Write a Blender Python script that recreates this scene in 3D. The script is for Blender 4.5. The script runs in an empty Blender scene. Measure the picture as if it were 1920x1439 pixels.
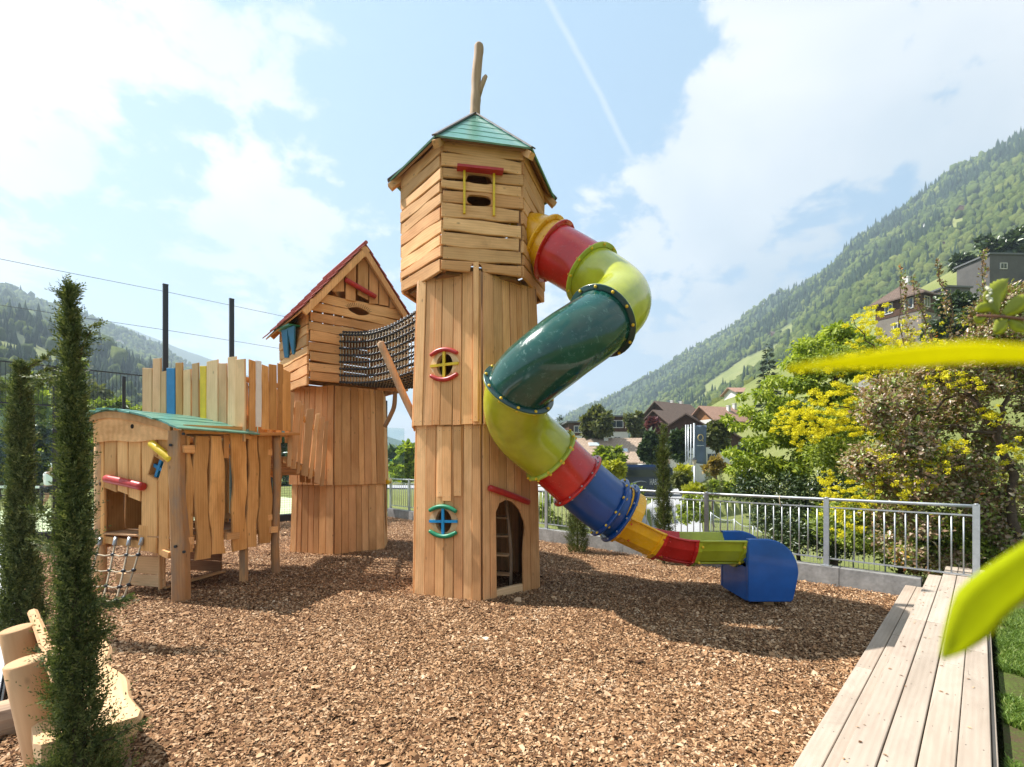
import bpy, bmesh, math, random
import numpy as np
from mathutils import Vector, Matrix

PI = math.pi
R = math.radians
sc = bpy.context.scene
col = sc.collection
V = Vector

# ---------------------------------------------------------------- camera
CAMZ = 1.85
cam = bpy.data.cameras.new('camera')
cam.lens = 16.5
cam.sensor_width = 36.0
cam.shift_y = 0.0773
cam.clip_start = 0.02
cam.clip_end = 12000
cam.dof.use_dof = True
cam.dof.focus_distance = 6.6
cam.dof.aperture_fstop = 4.0
camo = bpy.data.objects.new('camera', cam)
camo.location = (0, 0, CAMZ)
camo.rotation_euler = (R(90), 0, 0)
col.objects.link(camo)
sc.camera = camo

# ---------------------------------------------------------------- sun, sky, exposure
SUN_AZ, SUN_EL = R(166), R(54)          # towards the sun: from the left, a little behind the towers
SD = V((math.cos(SUN_AZ) * math.cos(SUN_EL), math.sin(SUN_AZ) * math.cos(SUN_EL), math.sin(SUN_EL)))
sl = bpy.data.lights.new('sun', 'SUN')
sl.energy = 5.0
sl.angle = R(0.55)
sl.color = (1.0, 0.96, 0.90)
so = bpy.data.objects.new('sun', sl)
so.rotation_euler = (-SD).to_track_quat('-Z', 'Y').to_euler()
so.location = (-30, 8, 45)
col.objects.link(so)

sc.view_settings.view_transform = 'Standard'
sc.view_settings.look = 'None'
sc.view_settings.gamma = 1
sc.view_settings.use_curve_mapping = False
sc.view_settings.exposure = 1.24
sc.render.engine = 'CYCLES'
sc.cycles.use_denoising = True
sc.cycles.max_bounces = 6
sc.cycles.diffuse_bounces = 3
sc.cycles.glossy_bounces = 3
sc.cycles.transmission_bounces = 4
sc.cycles.transparent_max_bounces = 8
sc.cycles.volume_bounces = 0
sc.cycles.sample_clamp_indirect = 6
sc.cycles.caustics_reflective = False
sc.cycles.caustics_refractive = False


class N:
    """small node-tree helper"""
    def __init__(self, tree):
        self.t = tree
        self.n = tree.nodes
        self.l = tree.links
    def new(self, typ, **kw):
        nd = self.n.new(typ)
        for k, v in kw.items():
            if k.startswith('i_'):
                nd.inputs[k[2:]].default_value = v
            else:
                setattr(nd, k, v)
        return nd
    def link(self, a, b):
        self.l.new(a, b)
    def val(self, x, sock):
        if isinstance(x, (int, float)):
            sock.default_value = x
        elif isinstance(x, (tuple, list)):
            sock.default_value = x
        else:
            self.l.new(x, sock)
    def math(self, op, a, b=0.0, c=None, clamp=False):
        nd = self.n.new('ShaderNodeMath'); nd.operation = op; nd.use_clamp = clamp
        self.val(a, nd.inputs[0]); self.val(b, nd.inputs[1])
        if c is not None: self.val(c, nd.inputs[2])
        return nd.outputs[0]
    def vmath(self, op, a, b=None):
        nd = self.n.new('ShaderNodeVectorMath'); nd.operation = op
        self.val(a, nd.inputs[0])
        if b is not None: self.val(b, nd.inputs[1])
        return nd.outputs['Value'] if op in ('DOT_PRODUCT', 'LENGTH') else nd.outputs[0]
    def mix(self, fac, a, b, mode='MIX'):
        nd = self.n.new('ShaderNodeMix'); nd.data_type = 'RGBA'; nd.blend_type = mode
        self.val(fac, nd.inputs[0]); self.val(a, nd.inputs[6]); self.val(b, nd.inputs[7])
        return nd.outputs[2]
    def ramp(self, fac, stops, interp='LINEAR'):
        nd = self.n.new('ShaderNodeValToRGB')
        cr = nd.color_ramp; cr.interpolation = interp
        while len(cr.elements) < len(stops): cr.elements.new(0.5)
        for e, (p, c) in zip(cr.elements, stops):
            e.position = p
            e.color = c if len(c) == 4 else (*c, 1)
        self.l.new(fac, nd.inputs[0])
        return nd.outputs[0]
    def noise(self, vec, scale, detail=3, rough=0.55, dist=0.0):
        nd = self.n.new('ShaderNodeTexNoise')
        nd.inputs['Scale'].default_value = scale; nd.inputs['Detail'].default_value = detail
        nd.inputs['Roughness'].default_value = rough; nd.inputs['Distortion'].default_value = dist
        if vec is not None: self.l.new(vec, nd.inputs['Vector'])
        return nd.outputs['Fac']
    def smooth(self, x, lo, hi):
        nd = self.n.new('ShaderNodeMapRange'); nd.interpolation_type = 'SMOOTHSTEP'
        self.val(x, nd.inputs[0]); nd.inputs[1].default_value = lo; nd.inputs[2].default_value = hi
        return nd.outputs[0]


def pxdir(px, py):
    d = V(((px - 960) / 880, 1.0, (868 - py) / 880))
    return d.normalized()

world = bpy.data.worlds.new('World')
sc.world = world
world.use_nodes = True
n = N(world.node_tree)
for nd in list(n.n): n.n.remove(nd)
tc = n.new('ShaderNodeTexCoord').outputs['Generated']
sky = n.new('ShaderNodeTexSky')
sky.sky_type = 'NISHITA'
sky.sun_disc = False
sky.sun_elevation = SUN_EL
sky.sun_rotation = math.atan2(SD.x, SD.y)
sky.altitude = 500
sky.dust_density = 2.5
sky.air_density = 1.0
sep = n.new('ShaderNodeSeparateXYZ'); n.link(tc, sep.inputs[0])
den = n.math('ADD', n.math('MAXIMUM', sep.outputs[2], 0.0), 0.34)
cx = n.math('DIVIDE', sep.outputs[0], den)
cy = n.math('DIVIDE', sep.outputs[1], den)
cmb = n.new('ShaderNodeCombineXYZ'); n.link(cx, cmb.inputs[0]); n.link(cy, cmb.inputs[1])
cpl = cmb.outputs[0]
f1 = n.noise(cpl, 1.15, 7, 0.56, 0.35)
f2 = n.noise(cpl, 3.4, 6, 0.6, 0.2)
m = n.math('ADD', n.math('MULTIPLY', n.noise(cpl, 9.0, 5, 0.6, 0.3), 0.16), n.math('MULTIPLY_ADD', f2, 0.36, n.math('MULTIPLY', f1, 0.50)))
# the open blue gaps between the cloud banks (they run on overhead and behind)
def gap(px, py, r0, amt, m):
    d = pxdir(px, py)
    dt = n.vmath('DOT_PRODUCT', tc, tuple(d))
    g = n.smooth(dt, math.cos(R(r0)), 1.0)
    return n.math('MULTIPLY_ADD', g, amt, m)
for (px, py, r0, amt) in ((930, 90, 24, -0.34), (1130, 130, 17, -0.20), (660, 30, 13, -0.12), (1235, 480, 9, -0.12), (660, 330, 12, -0.10), (400, 330, 12, -0.06),
                          (180, 150, 30, 0.20), (1600, 300, 34, 0.24), (380, 280, 9, -0.14), (120, 400, 12, -0.12), (640, 180, 8, 0.10), (1180, 370, 9, 0.16)):
    m = gap(px, py, r0, amt, m)
m = n.math('MULTIPLY_ADD', n.math('SUBTRACT', n.math('ADD', n.math('MULTIPLY', n.noise(cpl, 9.0, 6, 0.62, 0.4), 0.22), n.math('MULTIPLY_ADD', f2, 0.44, n.math('MULTIPLY', f1, 0.40))), 0.53), 2.3, m)
mask = n.smooth(m, 0.43, 0.60)
# lower sky: milky
milk = n.smooth(sep.outputs[2], 0.42, 0.02)
g3 = n.noise(cpl, 1.3, 5, 0.5, 0.4)
cloudcol = n.ramp(g3, [(0.30, (4.8, 5.7, 6.5)), (0.42, (6.4, 6.9, 7.3)), (0.56, (8.4, 8.4, 8.3))])
skyc = n.mix(0.75, sky.outputs[0], (3.7, 5.7, 7.7, 1))
skyc = n.mix(n.math('MULTIPLY', milk, 0.6), skyc, (6.3, 7.0, 7.5, 1))
# a contrail: thin band along a great circle, broken up by noise
dA, dB = pxdir(1030, 0), pxdir(1172, 272)
nn = dA.cross(dB).normalized()
wob = n.math('MULTIPLY_ADD', f2, 0.02, -0.01)
off = n.math('ABSOLUTE', n.math('ADD', n.vmath('DOT_PRODUCT', tc, tuple(nn)), wob))
band = n.math('SUBTRACT', 1.0, n.smooth(off, 0.0, 0.008))
mid = (dA + dB).normalized()
ext = n.smooth(n.vmath('DOT_PRODUCT', tc, tuple(mid)), math.cos(R(13)), math.cos(R(9)))
trail = n.math('MULTIPLY', n.math('MULTIPLY', band, ext), n.smooth(f1, 0.25, 0.5))
mask = n.math('MAXIMUM', mask, n.math('MULTIPLY', trail, 0.36))
final = n.mix(mask, skyc, cloudcol)
bg = n.new('ShaderNodeBackground'); bg.inputs['Strength'].default_value = 0.052
n.link(final, bg.inputs['Color'])
wo = n.new('ShaderNodeOutputWorld'); n.link(bg.outputs[0], wo.inputs['Surface'])

# ================================================================ materials
MATS = {}
def mat(name, color=(.5, .5, .5), rough=.6, spec=.4, coat=0, metal=0, build=None):
    if name in MATS: return MATS[name]
    m = bpy.data.materials.new(name); m.use_nodes = True
    MATS[name] = m
    n = N(m.node_tree)
    b = m.node_tree.nodes['Principled BSDF']
    b.inputs['Base Color'].default_value = (*color, 1)
    b.inputs['Roughness'].default_value = rough
    b.inputs['Specular IOR Level'].default_value = spec
    b.inputs['Coat Weight'].default_value = coat
    b.inputs['Coat Roughness'].default_value = 0.08
    b.inputs['Metallic'].default_value = metal
    if build: build(n, b, m)
    return m

def bump(n, b, h, strength, dist=0.01):
    bp = n.new('ShaderNodeBump'); bp.inputs['Strength'].default_value = strength
    bp.inputs['Distance'].default_value = dist
    n.link(h, bp.inputs['Height']); n.link(bp.outputs[0], b.inputs['Normal'])

def speck(c, amt=.12, scale=9, bumpy=.15, dist=.004):
    """plain colour with mottling and fine relief"""
    def f(n, b, m):
        oc = n.new('ShaderNodeTexCoord').outputs['Object']
        k = n.noise(oc, scale, 5, .6)
        k2 = n.noise(oc, scale * 7, 3, .6)
        s = n.math('MULTIPLY_ADD', k, amt * 2, n.math('MULTIPLY', k2, amt))
        lo = tuple(x * (1 - amt * 1.7) for x in c); hi = tuple(min(1, x * (1 + amt * 1.4)) for x in c)
        n.link(n.ramp(n.math('MULTIPLY', s, 1 / (amt * 3)), [(.3, lo), (.7, hi)]), b.inputs['Base Color'])
        bump(n, b, n.math('ADD', k, n.math('MULTIPLY', k2, .5)), bumpy, dist)
    return f

def wood(name, light, dark, rough=.72, vary=1.0, saw=.5, grey=0.0, knots=True):
    def f(n, b, m):
        oc = n.new('ShaderNodeTexCoord').outputs['Object']
        rnd = n.new('ShaderNodeObjectInfo').outputs['Random']
        off = n.new('ShaderNodeCombineXYZ')
        n.link(n.math('MULTIPLY', rnd, 37.0), off.inputs[0]); n.link(n.math('MULTIPLY', rnd, 91.0), off.inputs[1]); n.link(n.math('MULTIPLY', rnd, 53.0), off.inputs[2])
        p = n.vmath('ADD', oc, off.outputs[0])
        ps = n.vmath('MULTIPLY', p, (1.4, 11.0, 11.0))
        pf = n.vmath('MULTIPLY', p, (3.0, 90.0, 90.0))
        pm = n.vmath('MULTIPLY', p, (1.2, 3.6, 3.6))
        w = n.new('ShaderNodeTexWave', wave_type='BANDS', bands_direction='Y')
        w.inputs['Scale'].default_value = 1.0; w.inputs['Distortion'].default_value = 5.0
        w.inputs['Detail'].default_value = 2; w.inputs['Detail Scale'].default_value = .8
        n.link(n.vmath('MULTIPLY', p, (0.9, 9.0, 9.0)), w.inputs['Vector'])
        g1 = n.noise(ps, 1.0, 4, .6, .3)
        g2 = n.noise(pf, 1.0, 2, .6)
        g3 = n.noise(pm, 1.0, 3, .6, .5)
        s = n.math('MULTIPLY_ADD', w.outputs['Fac'], .07, n.math('MULTIPLY_ADD', g1, .22, n.math('MULTIPLY_ADD', g2, .13, n.math('MULTIPLY', g3, .56))))
        base = n.ramp(s, [(.34, dark), (.5, tuple((a + c) / 2 for a, c in zip(light, dark))), (.66, light)])
        # each board its own tone: pinkish, honey, pale
        tone = n.ramp(rnd, [(0, (.98, .83, .73)), (.14, (1.16, 1.04, .90)), (.28, (.82, .71, .60)), (.42, (1.22, 1.16, 1.08)), (.56, (.97, .82, .70)), (.70, (1.08, 1.0, .92)), (.85, (.88, .80, .70))], 'CONSTANT')
        base = n.mix(vary, base, n.mix(1.0, base, tone, 'MULTIPLY'))
        if knots:
            vo = n.new('ShaderNodeTexVoronoi'); vo.inputs['Scale'].default_value = 1.0
            n.link(n.vmath('MULTIPLY', p, (3.2, 7.0, 7.0)), vo.inputs['Vector'])
            kk = n.math('SUBTRACT', 1.0, n.smooth(vo.outputs['Distance'], .03, .12))
            base = n.mix(n.math('MULTIPLY', kk, .6), base, tuple(x * .35 for x in dark) + (1,))
        ck = n.noise(n.vmath('MULTIPLY', p, (1.3, 60.0, 60.0)), 1.0, 3, .7, .4)
        ckm = n.math('MULTIPLY', n.smooth(ck, .66, .74), n.smooth(n.noise(p, 3.0, 2), .45, .62))
        base = n.mix(n.math('MULTIPLY', ckm, .75), base, tuple(x * .3 for x in dark) + (1,))
        st = n.smooth(n.noise(n.vmath('MULTIPLY', p, (1.1, 2.2, 2.2)), 1.0, 5, .7, .8), .52, .75)
        base = n.mix(n.math('MULTIPLY', st, .45), base, tuple(x * .75 for x in dark) + (1,))
        if grey:
            gg = n.smooth(n.noise(n.vmath('MULTIPLY', p, (2.0, 7.0, 7.0)), 1.0, 4, .65), .42, .68)
            base = n.mix(n.math('MULTIPLY', gg, grey), base, (.23, .19, .15, 1))
        sw = n.new('ShaderNodeTexWave', wave_type='BANDS', bands_direction='X')
        sw.inputs['Scale'].default_value = 22.0; sw.inputs['Distortion'].default_value = 1.2; sw.inputs['Detail'].default_value = 1
        n.link(p, sw.inputs['Vector'])
        patch = n.smooth(n.noise(p, 2.2, 2), .42, .6)
        sf = n.math('MULTIPLY', n.math('MULTIPLY', sw.outputs['Fac'], patch), .22 * saw)
        base = n.mix(sf, base, tuple(x * .6 for x in dark) + (1,))
        n.link(base, b.inputs['Base Color'])
        h = n.math('ADD', n.math('MULTIPLY', s, 1.0), n.math('MULTIPLY', sf, .8))
        bump(n, b, h, .4, .005)
    return mat(name, light, rough, .25, build=f)

def plastic(name, c, rough=.22, scuff=0.0, glow=None):
    def f(n, b, m):
        oc = n.new('ShaderNodeTexCoord').outputs['Object']
        k = n.noise(oc, 2.2, 4, .6)
        c2 = tuple(min(1, x * 1.18 + .002) for x in c); c1 = tuple(x * .82 for x in c)
        base = n.ramp(k, [(.35, c1), (.65, c2)])
        dst = n.smooth(n.noise(n.vmath('MULTIPLY', oc, (1.0, 1.0, 3.0)), 5.0, 7, .75, 1.2), .55, .78)
        base = n.mix(n.math('MULTIPLY', dst, .03 if 'blue' in name else .14), base, (.40, .42, .42, 1))
        if scuff:
            s = n.smooth(n.noise(n.vmath('MULTIPLY', oc, (3, 3, 3)), 4.0, 8, .75, .6), .53, .72)
            base = n.mix(n.math('MULTIPLY', s, scuff), base, (.22, .42, .36, 1))
            n.link(n.math('MULTIPLY_ADD', s, .35, rough), b.inputs['Roughness'])
        else:
            n.link(n.math('MULTIPLY_ADD', n.noise(oc, 14, 5, .7), .25, rough - .06), b.inputs['Roughness'])
        n.link(base, b.inputs['Base Color'])
        bump(n, b, n.noise(oc, 3.0, 3, .5), .12, .02)
    return mat(name, c, rough, .5, coat=.35, build=f)

def leafmat(name, stops, trans=.35, rough=.45, spec=.35, hue_noise=True):
    def f(n, b, m):
        g = n.new('ShaderNodeNewGeometry')
        ri = g.outputs['Random Per Island']
        oc = n.new('ShaderNodeTexCoord').outputs['Object']
        k = n.noise(oc, 1.6, 3, .6)
        fac = n.math('ADD', n.math('MULTIPLY', ri, .72), n.math('MULTIPLY_ADD', k, .56, -.14), clamp=True)
        base = n.ramp(fac, stops)
        n.link(base, b.inputs['Base Color'])
        tr = n.new('ShaderNodeBsdfTranslucent')
        n.link(n.mix(1.0, base, (1.25, 1.3, .55, 1), 'MULTIPLY'), tr.inputs['Color'])
        mx = n.new('ShaderNodeMixShader'); mx.inputs[0].default_value = trans
        out = m.node_tree.nodes['Material Output']
        n.link(b.outputs[0], mx.inputs[1]); n.link(tr.outputs[0], mx.inputs[2]); n.link(mx.outputs[0], out.inputs['Surface'])
    return mat(name, stops[0][1], rough, spec, build=f)

# wood families
W_TOWER = wood('larch_boards', (.85, .535, .28), (.57, .31, .135))
W_ROOM = wood('oak_slabs', (.81, .505, .255), (.50, .27, .11), saw=.3)
W_HUT = wood('robinia_slabs', (.76, .46, .20), (.46, .23, .075), saw=.25)
W_PALE = wood('pale_pickets', (.76, .55, .34), (.56, .37, .20), saw=1.0)
W_POST = wood('peeled_post', (.66, .42, .22), (.42, .24, .12), grey=.55, saw=.3)
W_LOG = wood('bare_branch', (.58, .43, .30), (.38, .26, .17), grey=.3, saw=0)
W_BENCH = wood('bench_wood', (.62, .43, .26), (.48, .31, .17), saw=0)
W_BARK = wood('split_log', (.55, .42, .29), (.20, .13, .09), grey=.5, saw=0)
W_DECK = wood('weathered_deck', (.44, .375, .31), (.31, .255, .205), vary=.3, saw=0, grey=0, knots=False, rough=.8)
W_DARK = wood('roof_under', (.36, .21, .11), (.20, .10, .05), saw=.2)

M_RED = mat('red_paint', (.42, .028, .022), .38, .4, build=speck((.42, .028, .022), .12, 12, .25))
M_YEL = mat('yellow_paint', (.72, .48, .015), .4, .4, build=speck((.72, .48, .015), .08, 12, .2))
M_BLU = mat('blue_paint', (.012, .17, .36), .4, .4, build=speck((.012, .17, .36), .1, 12, .2))
M_LBLU = mat('light_blue_paint', (.01, .28, .58), .4, .4, build=speck((.01, .28, .58), .08, 12, .2))
M_GRN = mat('green_paint', (.01, .20, .095), .4, .4, build=speck((.01, .20, .095), .1, 12, .2))
M_WHT = mat('white_paint', (.78, .77, .76), .5, .3, build=speck((.78, .77, .76), .05, 12, .2))
M_ROOFG = mat('green_roof_boards', (.09, .26, .19), .28, .9, build=speck((.10, .28, .205), .22, 7, .35, .008))
M_TILE = mat('red_roof_tiles', (.40, .085, .07), .6, .3, build=speck((.36, .09, .075), .22, 10, .4, .006))
M_CAP = mat('ridge_cap', (.10, .075, .06), .5, .4, build=speck((.10, .075, .06), .15, 10, .2))
M_BLACK = mat('black_metal', (.018, .019, .022), .4, .5)
M_KNOT = mat('black_knots', (.02, .02, .024), .45, .5)
M_ROPE = mat('beige_rope', (.46, .38, .27), .8, .2, build=speck((.46, .38, .27), .2, 60, .4, .003))
M_STEEL = mat('galvanised_steel', (.42, .44, .46), .42, .5, metal=.55, build=speck((.42, .44, .46), .1, 14, .1))
M_CONC = mat('concrete', (.24, .235, .225), .85, .25, build=speck((.24, .235, .225), .28, 3.2, .5, .006))
M_DKIN = mat('dark_inside', (.03, .02, .014), .9, .1)

P_YEL = plastic('yellow_plastic', (.88, .42, .008), .2)
P_RED = plastic('red_plastic', (.55, .016, .012), .18)
P_LIME = plastic('lime_plastic', (.40, .42, .02), .14)
P_DGRN = plastic('dark_green_plastic', (.004, .062, .045), .14, scuff=.30)
P_BLUE = plastic('blue_plastic', (.002, .055, .24), .25)
P_BLUE2 = plastic('bright_blue_plastic', (.002, .085, .33), .45)
P_FLG = plastic('dark_flange', (.004, .045, .042), .25)
P_BOLT = mat('yellow_bolt', (.80, .50, .02), .3, .5)
P_RIM = plastic('lime_rim', (.44, .50, .05), .25)

# ================================================================ objects
WM = {}
def link(name, data, parent=None, M=None):
    o = bpy.data.objects.new(name, data)
    col.objects.link(o)
    M = M or Matrix.Identity(4)
    WM[o.name] = M
    if parent is not None:
        o.parent = parent
        o.matrix_basis = WM[parent.name].inverted() @ M
    else:
        o.matrix_basis = M
    return o

def tag(o, label=None, cat=None, group=None, kind=None):
    if label: o['label'] = label
    if cat: o['category'] = cat
    if group: o['group'] = group
    if kind: o['kind'] = kind
    return o

def thing(name, label, cat, loc, group=None):
    return tag(link(name, None, None, Matrix.Translation(V(loc))), label, cat, group)

def copy_tree(o, loc):
    """a thing, its parts and their sub-parts, moved to loc"""
    M = Matrix.Translation(V(loc)) @ WM[o.name].to_3x3().to_4x4()
    def rec(s, parent, M):
        c = s.copy(); col.objects.link(c); WM[c.name] = M
        if parent is None: c.matrix_basis = M
        else: c.parent = parent
        for ch in [x for x in bpy.data.objects if x.parent == s]:
            rec(ch, c, M @ ch.matrix_basis)
        return c
    return rec(o, None, M)

class MB:
    def __init__(s):
        s.v = []; s.f = []; s.m = []; s.s = []
    def add(s, vs, fs, smooth=False, mi=0):
        b = len(s.v)
        s.v += [tuple(x) for x in vs]
        s.f += [tuple(b + i for i in f) for f in fs]
        s.m += [mi] * len(fs); s.s += [smooth] * len(fs)
        return s
    def box(s, c, size, M=None, mi=0):
        x, y, z = (k / 2 for k in size)
        vs = [V((i * x, j * y, k * z)) for k in (-1, 1) for j in (-1, 1) for i in (-1, 1)]
        if M is not None: vs = [M @ v for v in vs]
        c = V(c)
        return s.add([v + c for v in vs], [(0, 2, 3, 1), (4, 5, 7, 6), (0, 1, 5, 4), (1, 3, 7, 5), (3, 2, 6, 7), (2, 0, 4, 6)], mi=mi)
    def beam(s, a, b, w, h, up=V((0, 0, 1)), mi=0, ch=.0):
        a = V(a); b = V(b); x = (b - a).normalized(); y = up.cross(x).normalized(); z = x.cross(y)
        M = Matrix((x, y, z)).transposed()
        return s.box((a + b) / 2, ((b - a).length, w, h), M, mi)
    def prism(s, poly, M, t0, t1, mi=0, ch=0.0):
        """2D outline (CCW) in M's xy plane, thick from z=t0 to t1, with a small chamfer"""
        k = len(poly)
        if ch:
            c = sum((V((p[0], p[1])) for p in poly), V((0, 0))) / k
            def ins(p):
                d = c - V((p[0], p[1])); L = max(d.length, 1e-6)
                return V((p[0], p[1])) + d / L * ch
            q = [ins(p) for p in poly]
            rings = [(q, t0), (poly, t0 + ch), (poly, t1 - ch), (q, t1)]
        else:
            rings = [(poly, t0), (poly, t1)]
        vs = [M @ V((p[0], p[1], z)) for r_, z in rings for p in r_]
        fs = [tuple(range(k - 1, -1, -1)), tuple(range((len(rings) - 1) * k, len(rings) * k))]
        for a in range(len(rings) - 1):
            fs += [(a * k + i, a * k + (i + 1) % k, (a + 1) * k + (i + 1) % k, (a + 1) * k + i) for i in range(k)]
        return s.add(vs, fs, mi=mi)
    def sweep(s, pts, rad, n=8, smooth=True, cap=True, mi=0, up=None, rough=0, rng=None):
        pts = [V(p) for p in pts]; k = len(pts)
        if isinstance(rad, (int, float)): rad = [rad] * k
        tan = [((pts[min(i + 1, k - 1)] - pts[max(i - 1, 0)]).normalized()) for i in range(k)]
        nv = tan[0].orthogonal().normalized() if up is None else (up - tan[0] * up.dot(tan[0])).normalized()
        vs = []
        for i in range(k):
            if i:
                nv = (nv - tan[i] * nv.dot(tan[i])).normalized()
            bv = tan[i].cross(nv)
            for j in range(n):
                a = 2 * PI * j / n
                r_ = rad[i] * (1 + (rng.uniform(-rough, rough) if rough else 0))
                vs.append(pts[i] + (nv * math.cos(a) + bv * math.sin(a)) * r_)
        fs = [(i * n + j, i * n + (j + 1) % n, (i + 1) * n + (j + 1) % n, (i + 1) * n + j) for i in range(k - 1) for j in range(n)]
        s.add(vs, fs, smooth, mi)
        if cap:
            b = len(s.v) - len(vs)
            s.f += [tuple(b + j for j in range(n - 1, -1, -1)), tuple(b + (k - 1) * n + j for j in range(n))]
            s.m += [mi] * 2; s.s += [False] * 2
        return s
    def ball(s, c, r, seg=8, ring=5, scale=(1, 1, 1), M=None, mi=0):
        c = V(c); vs = []; fs = []
        for i in range(ring + 1):
            th = PI * i / ring
            for j in range(seg):
                ph = 2 * PI * j / seg
                v = V((math.sin(th) * math.cos(ph) * scale[0], math.sin(th) * math.sin(ph) * scale[1], math.cos(th) * scale[2])) * r
                if M is not None: v = M @ v
                vs.append(c + v)
        for i in range(ring):
            for j in range(seg):
                fs.append((i * seg + j, (i + 1) * seg + j, (i + 1) * seg + (j + 1) % seg, i * seg + (j + 1) % seg))
        return s.add(vs, fs, True, mi)
    def build(s, name, mats, parent=None, M=None, local=False):
        me = bpy.data.meshes.new(name)
        vs = s.v
        if M is None:
            a = np.array(vs); lo = a.min(0); hi = a.max(0)
            M = Matrix.Translation(V(((lo[0] + hi[0]) / 2, (lo[1] + hi[1]) / 2, lo[2])))
            ex = hi - lo
            if parent is not None and ex[2] > 1.4 * max(ex[0], ex[1]): M = M @ Matrix(((0, 1, 0, 0), (0, 0, 1, 0), (1, 0, 0, 0), (0, 0, 0, 1)))
            elif parent is not None and ex[1] > 1.4 * ex[0]: M = M @ Matrix(((0, 0, 1, 0), (1, 0, 0, 0), (0, 1, 0, 0), (0, 0, 0, 1)))
        if not local:
            Mi = M.inverted(); vs = [Mi @ V(v) for v in vs]
        me.from_pydata([tuple(v) for v in vs], [], s.f)
        me.polygons.foreach_set('material_index', s.m)
        me.polygons.foreach_set('use_smooth', s.s)
        for m_ in (mats if isinstance(mats, (list, tuple)) else [mats]): me.materials.append(m_)
        me.update()
        return link(name, me, parent, M)

def np_mesh(name, verts, faces, mats, parent=None, M=None, smooth=False):
    """fast mesh from numpy; faces is (n,k) all the same size"""
    me = bpy.data.meshes.new(name)
    nv, (nf, k) = len(verts), faces.shape
    me.vertices.add(nv); me.vertices.foreach_set('co', np.ascontiguousarray(verts, np.float32).ravel())
    me.loops.add(nf * k); me.loops.foreach_set('vertex_index', np.ascontiguousarray(faces, np.int32).ravel())
    me.polygons.add(nf)
    me.polygons.foreach_set('loop_start', np.arange(0, nf * k, k, dtype=np.int32))
    if smooth: me.polygons.foreach_set('use_smooth', np.ones(nf, bool))
    me.update(calc_edges=True)
    for m_ in (mats if isinstance(mats, (list, tuple)) else [mats]): me.materials.append(m_)
    return link(name, me, parent, M)

def frame(o, x, y):
    x = V(x).normalized(); y = V(y); y = (y - x * y.dot(x)).normalized(); z = x.cross(y)
    M = Matrix((x, y, z)).transposed().to_4x4(); M.translation = V(o)
    return M

rng = random.Random(11)
def plank(name, parent, o, xd, yd, L, W, T, mt, wav=0.0, W1=None, slant=(0, 0), seg=None, lift=0.0, bow=.003, ch=.006, rg=None, lab=None):
    """one board: starts at o (middle of its end), runs along xd, wide along yd, its back face at lift, T thick"""
    rg = rg or rng
    W1 = W1 if W1 is not None else W
    seg = seg or (max(4, int(L / .12)) if wav > .004 else 3)
    ph = [rg.uniform(0, 6.28) for _ in range(6)]
    fr = [rg.uniform(1.5, 4.5), rg.uniform(5, 10)] if wav < .022 else [rg.uniform(3.2, 5.2), rg.uniform(7, 11)]
    vs = []
    for i in range(seg + 1):
        t = i / seg; x = t * L; w = W + (W1 - W) * t
        def wb(a, b):
            return wav * (math.sin(x * fr[0] + ph[a]) * .7 + math.sin(x * fr[1] + ph[b]) * .35)
        yl = -w / 2 + wb(0, 1); yr = w / 2 + wb(2, 3)
        zz = lift + bow * math.sin(x * 2.1 + ph[4])
        for (y, z) in ((yl + ch, 0), (yr - ch, 0), (yr, ch), (yr, T - ch), (yr - ch, T), (yl + ch, T), (yl, T - ch), (yl, ch)):
            sl_ = slant[0] * (1 - t) + slant[1] * t
            e = 0
            if i == 0 and z in (0, T): e = ch * .6
            if i == seg and z in (0, T): e = -ch * .6
            vs.append((x + sl_ * y + e, y, z + zz))
    fs = [(i * 8 + j, (i + 1) * 8 + j, (i + 1) * 8 + (j + 1) % 8, i * 8 + (j + 1) % 8) for i in range(seg) for j in range(8)]
    fs = [tuple(reversed(f)) for f in fs]
    fs += [tuple(range(8)), tuple(seg * 8 + j for j in range(7, -1, -1))]
    fs = [tuple(reversed(f)) for f in fs]
    m_ = MB(); m_.add(vs, fs)
    ob = m_.build(name, mt, parent, frame(o, xd, yd), local=True)
    me = ob.data
    bm = bmesh.new(); bm.from_mesh(me); bmesh.ops.recalc_face_normals(bm, faces=bm.faces); bm.to_mesh(me); bm.free()
    if lab: ob['label'] = lab
    return ob

def fix_normals(ob):
    me = ob.data
    bm = bmesh.new(); bm.from_mesh(me); bmesh.ops.recalc_face_normals(bm, faces=bm.faces); bm.to_mesh(me); bm.free()
    return ob

def carve(objs, mb):
    """cut the shape in mb out of each board it touches"""
    cut = mb.build('cutter', M_DKIN); fix_normals(cut)
    a = np.array([cut.matrix_basis @ v.co for v in cut.data.vertices]); lo, hi = a.min(0), a.max(0)
    for ob in objs:
        q = np.array([WM[ob.name] @ v.co for v in ob.data.vertices])
        if (q.min(0) > hi).any() or (q.max(0) < lo).any(): continue
        md = ob.modifiers.new('b', 'BOOLEAN'); md.operation = 'DIFFERENCE'; md.object = cut; md.solver = 'EXACT'
        dg = bpy.context.evaluated_depsgraph_get()
        me = bpy.data.meshes.new_from_object(ob.evaluated_get(dg))
        ob.modifiers.remove(md)
        if len(me.polygons) == 0:
            bpy.data.objects.remove(ob); continue
        old = ob.data; ob.data = me; bpy.data.meshes.remove(old)
    bpy.data.objects.remove(cut)

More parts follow.
